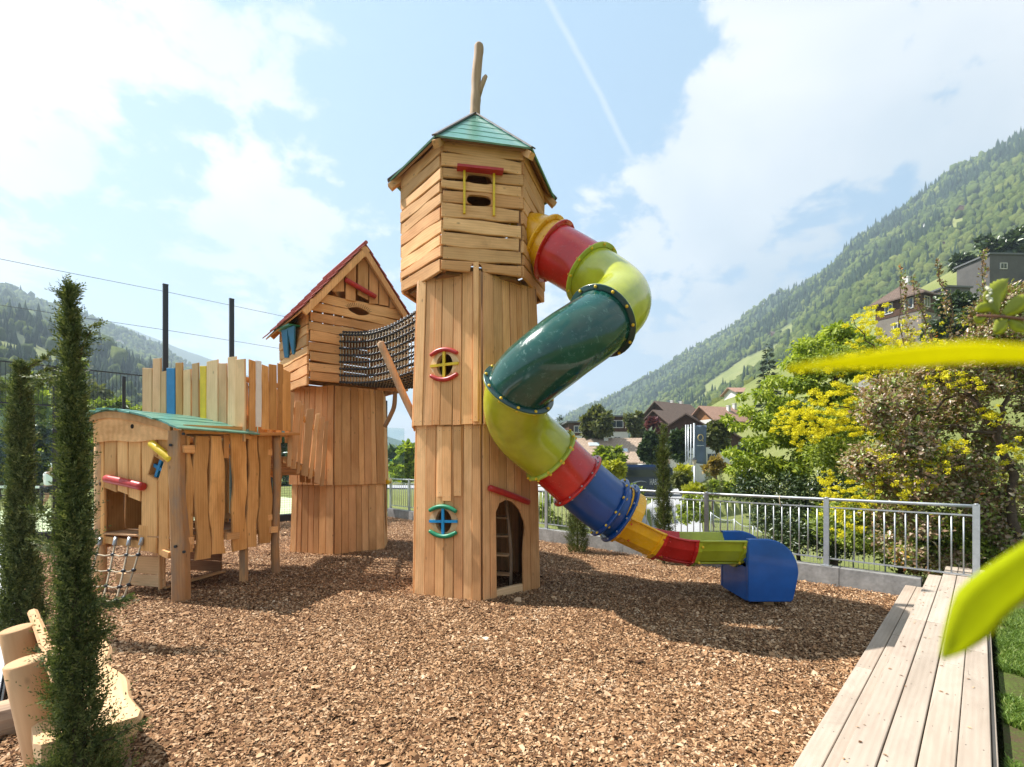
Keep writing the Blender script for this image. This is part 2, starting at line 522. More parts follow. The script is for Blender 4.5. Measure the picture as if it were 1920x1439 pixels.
def P(px, py, d):
    return V(((px - 960) / 880 * d, d, CAMZ - (py - 868) / 880 * d))
def onplane(px, py, p0, nrm):
    d = V(((px - 960) / 880, 1, (868 - py) / 880)); c = V((0, 0, CAMZ))
    t = (V(p0) - c).dot(V(nrm)) / d.dot(V(nrm))
    return c + d * t
def cat_rom(pts, per=8):
    pts = [V(p) for p in pts]; q = [pts[0] * 2 - pts[1]] + pts + [pts[-1] * 2 - pts[-2]]
    out = []
    for i in range(1, len(q) - 2):
        p0, p1, p2, p3 = q[i - 1:i + 3]
        for k in range(per):
            t = k / per
            out.append(.5 * ((2 * p1) + (p2 - p0) * t + (2 * p0 - 5 * p1 + 4 * p2 - p3) * t * t + (3 * p1 - p0 - 3 * p2 + p3) * t ** 3))
    out.append(pts[-1])
    return out
def smooth01(t):
    t = max(0, min(1, t)); return t * t * (3 - 2 * t)

# ================================================================ the lie of the land
S2 = math.sqrt(2)
def AB(a, b, z=0.0):            # a: towards the railing, b: to the left along it
    return V(((a - b) / S2, (a + b) / S2, z))
def sm(t):
    t = np.clip(t, 0, 1); return t * t * (3 - 2 * t)
nrng = np.random.default_rng(5)
def vnoise(x, y, seed=0):
    """smooth value noise in numpy"""
    x = np.asarray(x, float); y = np.asarray(y, float)
    xi = np.floor(x).astype(np.int64); yi = np.floor(y).astype(np.int64)
    fx = x - xi; fy = y - yi; fx = fx * fx * (3 - 2 * fx); fy = fy * fy * (3 - 2 * fy)
    def h(i, j):
        k = (i * 374761393 + j * 668265263 + seed * 974711) & 0xffffffff
        k = ((k ^ (k >> 13)) * 1274126177) & 0xffffffff
        return ((k ^ (k >> 16)) & 0xffff) / 65535.0
    return (h(xi, yi) * (1 - fx) + h(xi + 1, yi) * fx) * (1 - fy) + (h(xi, yi + 1) * (1 - fx) + h(xi + 1, yi + 1) * fx) * fy
def fbm(x, y, o=4, seed=0):
    s = 0; a = .5
    for i in range(o):
        s = s + a * vnoise(x * 2 ** i, y * 2 ** i, seed + i); a *= .5
    return s
KR = [-1.8, -1.09, -.96, -.85, -.745, -.68, -.6, -.5, -.35, -.27, -.2, -.05, .02, .09, .159, .25, .386, .5, .614, .682, .727, .841, .955, 1.09, 1.41, 2.2]
ER = [.42, .39, .340, .292, .252, .21, .14, .09, .055, .03, .012, .0, .02, .090, .128, .174, .259, .327, .395, .441, .486, .56, .64, .723, .85, .85]
CY = [700, 800, 900, 950, 1000, 1050, 1050, 1000, 950, 900, 900, 900, 1500, 1700, 1600, 1450, 1300, 1150, 1000, 950, 900, 850, 780, 720, 600, 450]
K2 = [-2.2, -1.25, -.925, -.784, -.7, -.645, -.52, -.41, -.267, -.22, -.1, .045, .15, .4]
E2 = [.33, .34, .329, .276, .242, .218, .16, .11, .060, .042, .028, .022, .02, .0]
def terr(x, y):
    x = np.asarray(x, float); y = np.asarray(y, float)
    a = (x + y) / S2; b = (y - x) / S2
    floor = -.36 - 1.66 * sm((a - 9.3) / 15) * sm((16 + 14 - b) / 14 + 0.0) - .9 * sm((a - 9.3) / 60)
    floor = np.where(b > 15, np.maximum(floor, -1.2), floor)
    front = sm((y - 22) / 40)
    k = np.clip(x / np.maximum(y, 1.0), -2.2, 2.2)
    spur = .60 * np.maximum(0, x - 30 + 3 * (vnoise(x / 30, y / 30, 3) - .5)) * (1 - sm((y - 150) / 130)) * sm((y + 10) / 40)
    spur = np.minimum(spur, 150)
    e = np.interp(k, KR, ER); cy = np.interp(k, KR, CY)
    y0 = np.clip(np.where(k > 0, 120, 75) / np.maximum(np.abs(k), .12), 60, 520)
    t = (y - y0) / np.maximum(cy - y0, 10)
    H = np.maximum(e * cy - 14, 0)
    crest = H * np.where(t < 1, np.clip(t, 0, 1) ** 1.12, np.maximum(1 - .5 * (t - 1), 0))
    crest = crest + (fbm(x / 160, y / 160, 4, 7) - .47) * 60 * sm(t * 3) * sm(H / 60) * .8
    e2 = np.interp(k, K2, E2)
    z2 = e2 * 2000 * sm((y - 1250) / 750) * (1 - sm((y - 2080) / 600)) + (fbm(x / 300, y / 300, 4, 9) - .47) * 70 * sm((y - 1300) / 600) * sm(e2 * 12)
    z = floor + (np.maximum(np.maximum(spur * 1.0, crest), z2) - 0) * front
    return z
def terr1(x, y): return float(terr(np.array([x]), np.array([y]))[0])

az = np.concatenate([np.linspace(-180, -72, 28)[:-1], np.linspace(-72, 72, 420), np.linspace(72, 180, 28)[1:]])
rr = np.concatenate([[0.5, 2, 4], np.geomspace(6, 3700, 175)])
A_, R_ = np.meshgrid(np.radians(az), rr)
X_ = R_ * np.sin(A_); Y_ = R_ * np.cos(A_)
Z_ = terr(X_, Y_)
nu = len(az)
idx = np.arange(len(rr) * nu).reshape(len(rr), nu)
q = np.stack([idx[:-1, :-1], idx[:-1, 1:], idx[1:, 1:], idx[1:, :-1]], -1).reshape(-1, 4)[:, ::-1]
def forest_mask(x, y):
    """where the wooded slopes are: 1 wood, 0 meadow"""
    k = x / np.maximum(y, 1)
    f = vnoise(x / 70, y / 70, 21)
    left = sm((-x - 25) / 25)
    right = sm((y - 175) / 40) * sm((x - 20) / 30)
    band = ((k > .41) & (k < .60) & (y > 520) & (y < 660 + 60 * vnoise(x / 60, y / 60, 6)) & (vnoise(x / 45, y / 45, 5) > .25)) | ((k > .93) & (y > 455) & (y < 520) & (vnoise(x / 45, y / 45, 5) > .3))
    far = sm((y - 200) / 120)
    w = np.maximum(np.maximum(left, right), far)
    w = np.where(band, 0, w)
    w = np.where((fbm(x / 85, y / 85, 3, 33) > .62) & (y < 700), 0, w)
    return w
def land_mat(n, b, m):
    oc = n.new('ShaderNodeTexCoord').outputs['Object']
    at = n.new('ShaderNodeAttribute', attribute_name='wood').outputs['Fac']
    k1 = n.noise(oc, .05, 5, .6); k2 = n.noise(oc, .9, 4, .65)
    mead = n.ramp(n.math('MULTIPLY_ADD', k2, .4, n.math('MULTIPLY', k1, .6)), [(.3, (.12, .145, .035)), (.5, (.175, .195, .06)), (.7, (.23, .23, .09))])
    wd = n.ramp(n.noise(oc, .12, 6, .7), [(.3, (.022, .040, .016)), (.7, (.06, .085, .025))])
    n.link(n.mix(at, mead, wd), b.inputs['Base Color'])
    bump(n, b, n.math('ADD', n.noise(oc, 1.6, 5, .7), n.noise(oc, 9, 3, .6)), .6, .25)
M_LAND = mat('meadow_and_wood_floor', (.1, .15, .04), .9, .15, build=land_mat)
tv = np.stack([X_.ravel(), Y_.ravel(), Z_.ravel()], 1)
land = np_mesh('terrain', tv, q, M_LAND, smooth=True)
tag(land, 'green valley floor rising to wooded mountain slopes on both sides', kind='structure')
wa = land.data.attributes.new('wood', 'FLOAT', 'POINT')
wa.data.foreach_set('value', forest_mask(tv[:, 0], tv[:, 1]).astype(np.float32))

# ---- bark mulch of the play area
def mz(x, y):
    a = (np.asarray(x) + np.asarray(y)) / S2
    hol = .05 * np.exp(-((np.asarray(x) - 4.15) ** 2 + (np.asarray(y) - 6.5) ** 2) / .22) + .03 * np.exp(-((np.asarray(x) - .25) ** 2 + (np.asarray(y) - 6.2) ** 2) / .16)
    return -hol - .13 * sm((a - 5.7) / 3.2) + (fbm(np.asarray(x) * 1.1, np.asarray(y) * 1.1, 3, 40) - .44) * .055
MA0, MA1, MB0, MB1 = -.21, 9.06, .56, 15.72
ga = np.linspace(MA0, MA1, 130); gb = np.linspace(MB0, MB1, 200)
GA, GB = np.meshgrid(ga, gb)
mx_ = (GA - GB) / S2; my_ = (GA + GB) / S2
edge = np.minimum(GA - MA0, .12) / .12
mzv = mz(mx_, my_) - .03 - .05 * (1 - edge)
i2 = np.arange(GA.size).reshape(GA.shape)
mq = np.stack([i2[:-1, :-1], i2[:-1, 1:], i2[1:, 1:], i2[1:, :-1]], -1).reshape(-1, 4)
def mulch_mat(n, b, m):
    oc = n.new('ShaderNodeTexCoord').outputs['Object']
    d = n.new('ShaderNodeTexNoise'); d.inputs['Scale'].default_value = 30; n.link(oc, d.inputs['Vector'])
    vv = n.vmath('ADD', n.vmath('MULTIPLY', oc, (1, 1.5, 1)), n.vmath('MULTIPLY', d.outputs['Color'], (.03, .03, .03)))
    vo = n.new('ShaderNodeTexVoronoi'); vo.inputs['Scale'].default_value = 42; n.link(vv, vo.inputs['Vector'])
    n.link(n.ramp(n.new('ShaderNodeSeparateColor').outputs[0] if False else vo.outputs['Color'], [(.1, (.09, .045, .025)), (.5, (.26, .145, .085)), (.9, (.45, .29, .18))]), b.inputs['Base Color'])
    bump(n, b, n.math('SUBTRACT', 1.0, vo.outputs['Distance']), 1.0, .03)
M_MULCH = mat('bark_mulch', (.25, .14, .08), .9, .15, build=mulch_mat)
mo = np_mesh('mulch_bed', np.stack([mx_.ravel(), my_.ravel(), mzv.ravel()], 1), mq, M_MULCH, smooth=True)
tag(mo, 'bed of brown bark mulch under the play towers', kind='structure')

# loose chips lying on it: nobody could count them
def chips(nc, a0, a1, b0, b1, size, seed, dist_fall=True, clip=None):
    r_ = np.random.default_rng(seed)
    a = r_.uniform(a0, a1, nc); b = r_.uniform(b0, b1, nc)
    x = (a - b) / S2; y = (a + b) / S2
    keep = np.ones(nc, bool)
    if clip is not None: keep = clip(x, y, r_)
    x, y = x[keep], y[keep]; k = len(x)
    L = size * np.exp(r_.normal(0, .42, k)); W = L * r_.uniform(.28, .75, k)
    th = r_.uniform(0, 2 * PI, k)
    tilt = np.radians(r_.normal(0, 17, k)); roll = np.radians(r_.normal(0, 20, k))
    cz = mz(x, y) - .012 + r_.uniform(0, .022, k)
    d1 = np.stack([np.cos(th) * np.cos(tilt), np.sin(th) * np.cos(tilt), np.sin(tilt)], 1)
    d2 = np.stack([-np.sin(th) * np.cos(roll), np.cos(th) * np.cos(roll), np.sin(roll)], 1)
    c = np.stack([x, y, cz], 1)
    bend = (r_.uniform(.0, .22, k) * L)[:, None] * np.array([0, 0, 1.0])
    L = L[:, None] / 2; W = W[:, None] / 2
    jj = lambda s: r_.uniform(1 - s, 1 + s, (k, 1))
    vs = np.stack([c - d1 * L * jj(.25) - d2 * W * .55 * jj(.4), c - d2 * W * jj(.2) + bend - d1 * L * .1, c + d1 * L * jj(.25) - d2 * W * .5 * jj(.4),
                   c + d1 * L * jj(.2) * .9 + d2 * W * .6 * jj(.4), c + d2 * W * jj(.2) + bend + d1 * L * .1, c - d1 * L * jj(.25) * .9 + d2 * W * .5 * jj(.4)], 1).reshape(-1, 3)
    o = np.arange(k)[:, None] * 6
    f = np.concatenate([o + np.array([[0, 1, 4, 5]]), o + np.array([[1, 2, 3, 4]])], 0)
    return vs, f
def chip_mat(n, b, m):
    ri = n.new('ShaderNodeNewGeometry').outputs['Random Per Island']
    oc = n.new('ShaderNodeTexCoord').outputs['Object']
    big = n.noise(oc, 1.4, 4, .6)
    f_ = n.math('MULTIPLY_ADD', big, .5, n.math('MULTIPLY_ADD', ri, .85, -.18), clamp=True)
    base = n.ramp(f_, [(.0, (.06, .028, .013)), (.25, (.17, .082, .036)), (.5, (.31, .168, .080)), (.72, (.44, .265, .140)), (.9, (.57, .385, .235)), (1, (.70, .57, .41))])
    g = n.noise(oc, 160, 3, .6)
    n.link(n.mix(.35, base, n.mix(1.0, base, n.ramp(g, [(.3, (.55, .5, .45)), (.7, (1.2, 1.2, 1.2))]), 'MULTIPLY')), b.inputs['Base Color'])
M_CHIP = mat('bark_chips', (.4, .24, .14), .82, .2, build=chip_mat)
def clip1(x, y, r_):
    inv = (y > 1.9) & (np.abs(x) < 1.25 * y + .6)
    d = np.hypot(x, y)
    return inv & (r_.uniform(0, 1, len(x)) < np.clip(3.8 / d, .10, 1) ** 1.6)
cv, cf = chips(2300000, MA0 + .02, MA1 - .02, MB0 + .02, MB1 - .1, .0205, 1, clip=clip1)
ch = np_mesh('bark_chips', cv, cf, M_CHIP)
tag(ch, 'loose brown and tan bark chips covering the play area', kind='stuff')
CHIPS_N = len(cf)
import sys; print('chip faces', CHIPS_N, file=sys.stderr)

# ---- pale paving on the left and behind
def pave_mat(n, b, m):
    oc = n.new('ShaderNodeTexCoord').outputs['Object']
    k = n.noise(oc, 1.5, 5, .6); k2 = n.noise(oc, 60, 3, .6)
    n.link(n.ramp(n.math('MULTIPLY_ADD', k2, .4, n.math('MULTIPLY', k, .6)), [(.3, (.42, .42, .43)), (.7, (.52, .52, .53))]), b.inputs['Base Color'])
    bump(n, b, k2, .3, .003)
M_PAVE = mat('pale_paving', (.55, .55, .56), .85, .2, build=pave_mat)
mb = MB()
vs = [AB(-14, -4, -.03), AB(MA0 - .03, -4, -.03), AB(MA0 - .03, 15.7, -.03), AB(-14, 15.7, -.03)]
mb.add(vs, [(0, 1, 2, 3)])
tag(mb.build('path', mat('path_bedding', (.12, .12, .12), .9), M=Matrix.Identity(4)), 'bedding of the pale path beside the mulch bed', kind='structure')
pavement = thing('pavement', 'pale grey concrete path slabs at the left edge of the mulch', None, AB(-1, 5, 0)); pavement['kind'] = 'structure'
b0 = 2.2
for i in range(12):
    for j in range(2):
        mb = MB()
        a1_ = MA0 - .035 - j * 1.22
        M_ = Matrix.Identity(4)
        poly = [AB(a1_ - 1.2, b0 + .006), AB(a1_, b0 + .006), AB(a1_, b0 + 1.19), AB(a1_ - 1.2, b0 + 1.19)]
        mb.prism([(p.x, p.y) for p in poly], Matrix.Identity(4), -.029, .012, ch=.004)
        fix_normals(mb.build('slab', M_PAVE, pavement))
    b0 += 1.2
# black steel edging between path and mulch
mb = MB(); mb.beam(AB(MA0 - .012, 1.5, -.03), AB(MA0 - .012, 15.6, -.03), .012, .12)
tag(mb.build('edging_strip', M_BLACK), 'thin black metal edging between pale path and mulch', 'edging')

# ---- timber deck: a low step of two boards and four boards on top
deck = thing('timber_deck', 'weathered grey timber deck with low step beside the mulch', 'deck', AB(4, .3, 0))
dl = random.Random(4); UPZ = V((0, 0, 1))
def dboard(b, w, z, a0, a1, t=.035):
    cuts = [a0]
    while cuts[-1] < a1 - 2.2: cuts.append(cuts[-1] + dl.choice([3.2, 3.9, 4.4]))
    cuts[-1:] = [a1] if a1 - cuts[-1] < .8 and len(cuts) > 1 else [cuts[-1], a1]
    for c0, c1 in zip(cuts, cuts[1:]):
        plank('board', deck, AB(c0 + .0015, b, z - t), V((1, 1, 0)), V((-1, 1, 0)), c1 - c0 - .003, w, t, W_DECK, ch=.004, bow=.0015, rg=dl)
for b, w in ((.729, .122), (.600, .125)): dboard(b, w, .05, -2.0, 8.98)
for b, w, e in ((.465, .139, 8.98), (.318, .140, 9.9), (.1685, .143, 9.9)):
    if w: dboard(b, w, .25, -2.0, e)
dboard(.0265, .131, .25, -2.0, 9.9)
plank('riser_board', deck, AB(-2, .512, .105), V((1, 1, 0)), V((0, 0, 1)), 10.95, .215, .022, W_DECK, ch=.003, rg=dl)
plank('side_board', deck, AB(-2, -.042, .13), V((1, 1, 0)), V((0, 0, 1)), 11.0, .165, .022, W_DECK, ch=.003, rg=dl)
mb = MB()
for i in range(13):
    a = -1.6 + i * .85
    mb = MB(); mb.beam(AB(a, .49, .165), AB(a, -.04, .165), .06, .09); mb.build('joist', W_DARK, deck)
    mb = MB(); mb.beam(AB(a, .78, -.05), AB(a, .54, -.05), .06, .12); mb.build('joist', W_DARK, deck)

mb = MB()
for o_ in list(deck.children):
    if not o_.name.startswith('board'): continue
    a_ = np.array([v.co for v in o_.data.vertices]); M_ = WM[o_.name]; x = a_[:, 0].min() + .06; y1 = a_[:, 1].max(); z1 = a_[:, 2].max()
    while x < a_[:, 0].max():
        for y in (-y1 + .03, y1 - .03):
            c = M_ @ V((x, y, z1 - .001)); mb.sweep([c, c + UPZ * .0016], .0038, 6, smooth=False)
        x += .62
tag(mb.build('screws', mat('deck_screws', (.12, .11, .10), .4, metal=.6), deck), kind='stuff')
lr = np.random.default_rng(12); k = 70
a = lr.uniform(1.5, 8.5, k); b = .53 - lr.exponential(.17, k); kp_ = b > -.03; a, b = a[kp_], b[kp_]; x = (a - b) / S2; y = (a + b) / S2; k = len(a)
th = lr.uniform(0, 6.28, k); L_ = lr.uniform(.008, .018, (k, 1)); d1_ = np.stack([np.cos(th), np.sin(th), 0 * th], 1) * L_; d2_ = np.stack([-np.sin(th), np.cos(th), 0 * th], 1) * L_ * .5
c_ = np.stack([x, y, np.full(k, .254)], 1); up_ = np.array([[0, 0, .005]])
cvv = np.stack([c_ - d1_, c_ - d2_ + up_, c_ + d1_, c_ + d2_ + up_ * .4], 1).reshape(-1, 3)
tag(np_mesh('litter', cvv, np.arange(k)[:, None] * 4 + np.array([[0, 1, 2, 3]]), M_CHIP), 'a few dark bark crumbs lying on the timber deck', kind='stuff')

# ---- lawn strip right of the deck
def lawn_mat(n, b, m):
    oc = n.new('ShaderNodeTexCoord').outputs['Object']
    k = n.noise(oc, 2.0, 5, .65); k2 = n.noise(oc, 45, 4, .65)
    n.link(n.ramp(n.math('MULTIPLY_ADD', k2, .5, n.math('MULTIPLY', k, .5)), [(.38, (.09, .06, .035)), (.48, (.07, .085, .022)), (.62, (.11, .16, .03))]), b.inputs['Base Color'])
    bump(n, b, k2, .8, .02)
M_LAWN = mat('lawn', (.1, .15, .03), .9, .15, build=lawn_mat)
mb = MB()
g_ = 30
for i in range(g_):
    for j in range(g_):
        pass
la = np.linspace(-4, 14, 60); lb = np.linspace(-14, -.1, 50)
LA, LB = np.meshgrid(la, lb); lx = (LA - LB) / S2; ly = (LA + LB) / S2
lz = .10 + (fbm(lx * .8, ly * .8, 3, 55) - .45) * .03 - .5 * sm((LA - 9.5) / 4)
i2 = np.arange(LA.size).reshape(LA.shape)
lq = np.stack([i2[:-1, :-1], i2[:-1, 1:], i2[1:, 1:], i2[1:, :-1]], -1).reshape(-1, 4)
tag(np_mesh('lawn', np.stack([lx.ravel(), ly.ravel(), lz.ravel()], 1), lq, M_LAWN, smooth=True), 'green lawn with bare patches beside the deck', kind='structure')
# blades
def blades(x, y, z, h, seed, w=.0045):
    r_ = np.random.default_rng(seed); k = len(x)
    th = r_.uniform(0, 2 * PI, k); hh = h * r_.uniform(.5, 1.3, k); ln = r_.uniform(.2, .9, k) * hh
    la_ = r_.uniform(0, 2 * PI, k)
    c = np.stack([x, y, z], 1); d = np.stack([np.cos(th), np.sin(th), 0 * th], 1) * w
    t1 = np.stack([np.cos(la_) * ln * .35, np.sin(la_) * ln * .35, hh * .6], 1); t2 = np.stack([np.cos(la_) * ln, np.sin(la_) * ln, hh * .95], 1)
    vs = np.stack([c - d, c + d, c + t1 + d * .8, c + t1 - d * .8, c + t2 + d * .15, c + t2 - d * .15], 1).reshape(-1, 3)
    o = np.arange(k)[:, None] * 6
    return vs, np.concatenate([o + np.array([[0, 1, 2, 3]]), o + np.array([[3, 2, 4, 5]])], 0)
L_GRASS = leafmat('grass_blades', [(0, (.06, .11, .015)), (.45, (.12, .20, .03)), (.8, (.20, .28, .05)), (1, (.34, .32, .12))], .3, .5)
r_ = np.random.default_rng(8)
k = 110000
a = r_.uniform(1.6, 9.2, k); b = -.11 - r_.exponential(.6, k)
gx = (a - b) / S2; gy = (a + b) / S2
kp = (fbm(gx * 1.6, gy * 1.6, 3, 77) > .36) & (gx < gy * 1.25 + .3)
gx, gy = gx[kp], gy[kp]; a = a[kp]
gv, gf = blades(gx, gy, .095 + (fbm(gx * .8, gy * .8, 3, 55) - .45) * .03 - .5 * sm((a - 9.5) / 4), .055, 9)
tag(np_mesh('grass', gv, gf, L_GRASS), 'short green grass growing beside the timber deck', kind='stuff')

# ---- concrete retaining wall and steel railing
wall = thing('retaining_wall', 'low grey concrete wall under the steel railing', 'wall', AB(9.14, 8, -.5))
b0 = .02; cuts = [.62, 1.62, 3.62, 5.6, 7.6, 9.6, 11.6, 13.6, 15.62]
for c0, c1 in zip(cuts, cuts[1:]):
    mb = MB(); poly = [AB(9.06, c0 + .004), AB(9.26, c0 + .004), AB(9.26, c1 - .004), AB(9.06, c1 - .004)]
    mb.prism([(p.x, p.y) for p in poly], Matrix.Identity(4), -.7, .15, ch=.008)
    fix_normals(mb.build('wall_block', M_CONC, wall))
rail = thing('steel_railing', 'galvanised steel railing on the low concrete wall', 'railing', AB(9.16, 7.8, .15))
RA = 9.16
pb = [.05, 1.81, 3.79, 5.85, 7.91, 10.03, 12.15, 14.29, 15.55]
for i, b in enumerate(pb):
    mb = MB(); z0 = .25 if i == 0 else .152
    M_ = frame(AB(RA, b, 0), (1, 1, 0), (-1, 1, 0))
    mb.box(M_ @ V((0, 0, (z0 + 1.27) / 2)), (.055, .075, 1.27 - z0), M_.to_3x3())
    mb.box(M_ @ V((0, 0, z0 + .006)), (.12, .15, .012), M_.to_3x3())
    mb.sweep([M_ @ V((0, 0, 1.268)), M_ @ V((0, 0, 1.282))], [.034, .02], 10)
    mb.build('post', M_STEEL, rail)
mb = MB(); mb.sweep([AB(RA, .05 + (15.5) * i / 30, 1.245) for i in range(31)], .024, 10); mb.build('top_rail', M_STEEL, rail)
for nm, z in (('upper_rail', 1.115), ('lower_rail', .275)):
    mb = MB(); mb.beam(AB(RA, .06, z), AB(RA, 15.5, z), .034, .02); mb.build(nm, M_STEEL, rail)
mb = MB(); mb.sweep([V((0, 0, .285)), V((0, 0, 1.105))], .0095, 7)
bal = None
for c0, c1 in zip(pb, pb[1:]):
    k = round((c1 - c0) / .128)
    for i in range(1, k):
        b = c0 + (c1 - c0) * i / k
        M_ = Matrix.Translation(AB(RA, b, 0))
        if bal is None:
            bal = mb.build('baluster', M_STEEL, rail, M_, local=True)
        else:
            link('baluster', bal.data, rail, M_)
# a short end of grey rope tied round the top rail
tb = 2.50
mb = MB(); mb.sweep([AB(RA - .03, tb, 1.27), AB(RA - .035, tb, 1.2), AB(RA - .03, tb - .01, 1.12), AB(RA - .03, tb - .03, 1.07)], .008, 6)
mb.sweep([AB(RA - .03, tb, 1.215), AB(RA, tb, 1.276), AB(RA + .03, tb, 1.215)], .008, 6)
tag(mb.build('tied_cord', M_ROPE), 'short grey cord knotted round the top rail of the railing', 'cord')

# ---- sports court behind the dark mesh fence
def court_mat(n, b, m):
    oc = n.new('ShaderNodeTexCoord').outputs['Object']
    n.link(n.ramp(n.noise(oc, 1.2, 6, .7), [(.3, (.36, .44, .24)), (.7, (.50, .55, .36))]), b.inputs['Base Color'])
M_COURT = mat('sanded_turf', (.45, .5, .3), .9, .1, build=court_mat)
mb = MB(); mb.add([AB(-9, 15.86, -.02), AB(9.3, 15.86, -.02), AB(9.3, 27, -.02), AB(-9, 27, -.02)], [(0, 1, 2, 3)])
tag(mb.build('court_floor', M_COURT), 'pale green sanded turf of the sports court', kind='structure')
mb = MB(); mb.beam(AB(-9, 15.82, .03), AB(9.1, 15.82, .03), .10, .30)
tag(mb.build('court_kerb', M_BLACK), 'black kerb under the court fence', 'kerb')
cfn = thing('court_fence', 'dark mesh and glass fence round the sports court', 'fence', AB(2, 15.84, 0))
CB = 15.84
def cpost(a, z1, w, nm='post'):
    mb = MB(); M_ = frame(AB(a, CB, 0), (1, 1, 0), (-1, 1, 0))
    mb.box(M_ @ V((0, 0, z1 / 2)), (w, w * .8, z1), M_.to_3x3()); mb.build(nm, M_BLACK, cfn)
for a in (-8, -6, -3.9, -1.9, .23, 6.2, 9.1): cpost(a, 4.18, .13)
for a in (-.16, 1.5, 5.1, 7.6): cpost(a, 3.1 if a < 0 else 4.1, .07)
cpost(2.40, 4.15, .10); cpost(4.02, 4.15, .10)
for z, h in ((4.16, .03), (3.22, .035), (1.10, .02), (.20, .02)):
    mb = MB(); mb.beam(AB(-9, CB - .07, z), AB(9.1, CB - .07, z), .03, h); mb.build('rail', M_BLACK, cfn)
mb = MB(); a = -9.0
while a < 9.05:
    mb.sweep([AB(a, CB - .07, 3.24), AB(a, CB - .07, 4.15)], .0042, 4, smooth=False, cap=False); a += .075
tag(mb.build('mesh_panel', M_BLACK, cfn), kind='stuff')
mb = MB(); a = -9.0
while a < 9.05:
    mb.sweep([AB(a, CB - .07, .21), AB(a, CB - .07, 1.09)], .0035, 4, smooth=False, cap=False); a += .075
z = .27
while z < 1.08:
    mb.sweep([AB(-9, CB - .07, z), AB(9.05, CB - .07, z)], .0035, 4, smooth=False, cap=False); z += .075
tag(mb.build('mesh_panel', M_BLACK, cfn), kind='stuff')
def glassb(n, b, m):
    tr = n.new('ShaderNodeBsdfTransparent'); tr.inputs['Color'].default_value = (.90, .95, .94, 1)
    gl = n.new('ShaderNodeBsdfGlossy'); gl.inputs['Roughness'].default_value = .03; gl.inputs['Color'].default_value = (.8, .88, .88, 1)
    fr = n.new('ShaderNodeFresnel'); fr.inputs['IOR'].default_value = 1.4
    mx = n.new('ShaderNodeMixShader'); n.link(n.math('MULTIPLY', fr.outputs[0], .8), mx.inputs[0]); n.link(tr.outputs[0], mx.inputs[1]); n.link(gl.outputs[0], mx.inputs[2])
    n.link(mx.outputs[0], m.node_tree.nodes['Material Output'].inputs['Surface'])
M_GLASS = mat('court_glass', (.8, .9, .9), .05, build=glassb)
a = -8.0
while a < 9:
    mb = MB(); mb.beam(AB(a + .06, CB, 2.15), AB(a + 1.92, CB, 2.15), .012, 2.05); mb.build('glass_pane', M_GLASS, cfn); a += 2.0
# tall net posts and their two wires
for i, (a, lab) in enumerate(((2.40, 'tall dark pole nearer the cypress carrying the net wires'), (4.02, 'tall dark pole nearer the gabled tower carrying the net wires'))):
    mb = MB(); M_ = frame(AB(a, CB + .11, 0), (1, 1, 0), (-1, 1, 0))
    mb.box(M_ @ V((0, 0, 3.38)), (.12, .10, 6.76), M_.to_3x3()); mb.box(M_ @ V((0, 0, 6.77)), (.13, .11, .02), M_.to_3x3())
    tag(mb.build('net_pole', M_BLACK), lab, 'pole', 'tall poles behind the court fence')
for z, lab in ((6.58, 'upper thin wire running past the tall dark poles'), (5.52, 'lower thin wire running past the tall dark poles')):
    mb = MB(); pts = []
    for i in range(61):
        a = -6 + 22 * i / 60
        d = min(abs(a - 2.4), abs(a - 4.02))
        pts.append(AB(a, CB + .11, z - (.05 * math.sin((a + 6) / 8.4 * PI) if a < 2.4 else 0)))
    mb.sweep(pts, .006, 5, cap=False); tag(mb.build('wire', M_BLACK), lab, 'wire', 'wires along the tall poles')

# ================================================================ play towers
UP = V((0, 0, 1))
def hexc(c, R_, ang, k, z=0.0):
    a = ang + k * PI / 3
    return V((c[0] + R_ * math.cos(a), c[1] + R_ * math.sin(a), z))

def hex_shell(root, c, ang, z0, z1, R0, R1, mt, rg, n=7, T=.03, jag=0.0, faces=range(6), name='plank'):
    """six sides of upright boards; board ends vary by jag at the top"""
    out = []
    for k in faces:
        gp_ = .007 if k % 6 in (5, 0) else .002
        b0, b1 = hexc(c, R0, ang, k, z0), hexc(c, R0, ang, k + 1, z0)
        t0, t1 = hexc(c, R1, ang, k, z1), hexc(c, R1, ang, k + 1, z1)
        cut = [0.0]
        ws = [rg.uniform(.75, 1.3) for _ in range(n)]
        for w in ws: cut.append(cut[-1] + w / sum(ws))
        xd = ((t0 + t1) - (b0 + b1)).normalized()
        e = (b1 - b0).normalized()
        nrm = e.cross(xd).normalized()
        if nrm.dot(((b0 + b1) / 2 - V((c[0], c[1], z0)))) < 0: nrm = -nrm
        yd = nrm.cross(xd)
        sgn = 1 if yd.dot(e) > 0 else -1
        for i in range(n):
            f0, f1 = cut[i], cut[i + 1]
            o = b0.lerp(b1, (f0 + f1) / 2); q = t0.lerp(t1, (f0 + f1) / 2)
            L = (q - o).length + rg.uniform(-jag, jag)
            W = (b1 - b0).length * (f1 - f0); W1 = (t1 - t0).length * (f1 - f0)
            out.append(plank(name, root, o - xd * rg.uniform(0, .012), (q - o), yd, L, W - gp_, T, mt, W1=W1 - gp_,
                             lift=rg.choice([0, 0, .004, .009]), bow=.002, rg=rg, wav=.0015, seg=4))
    return out

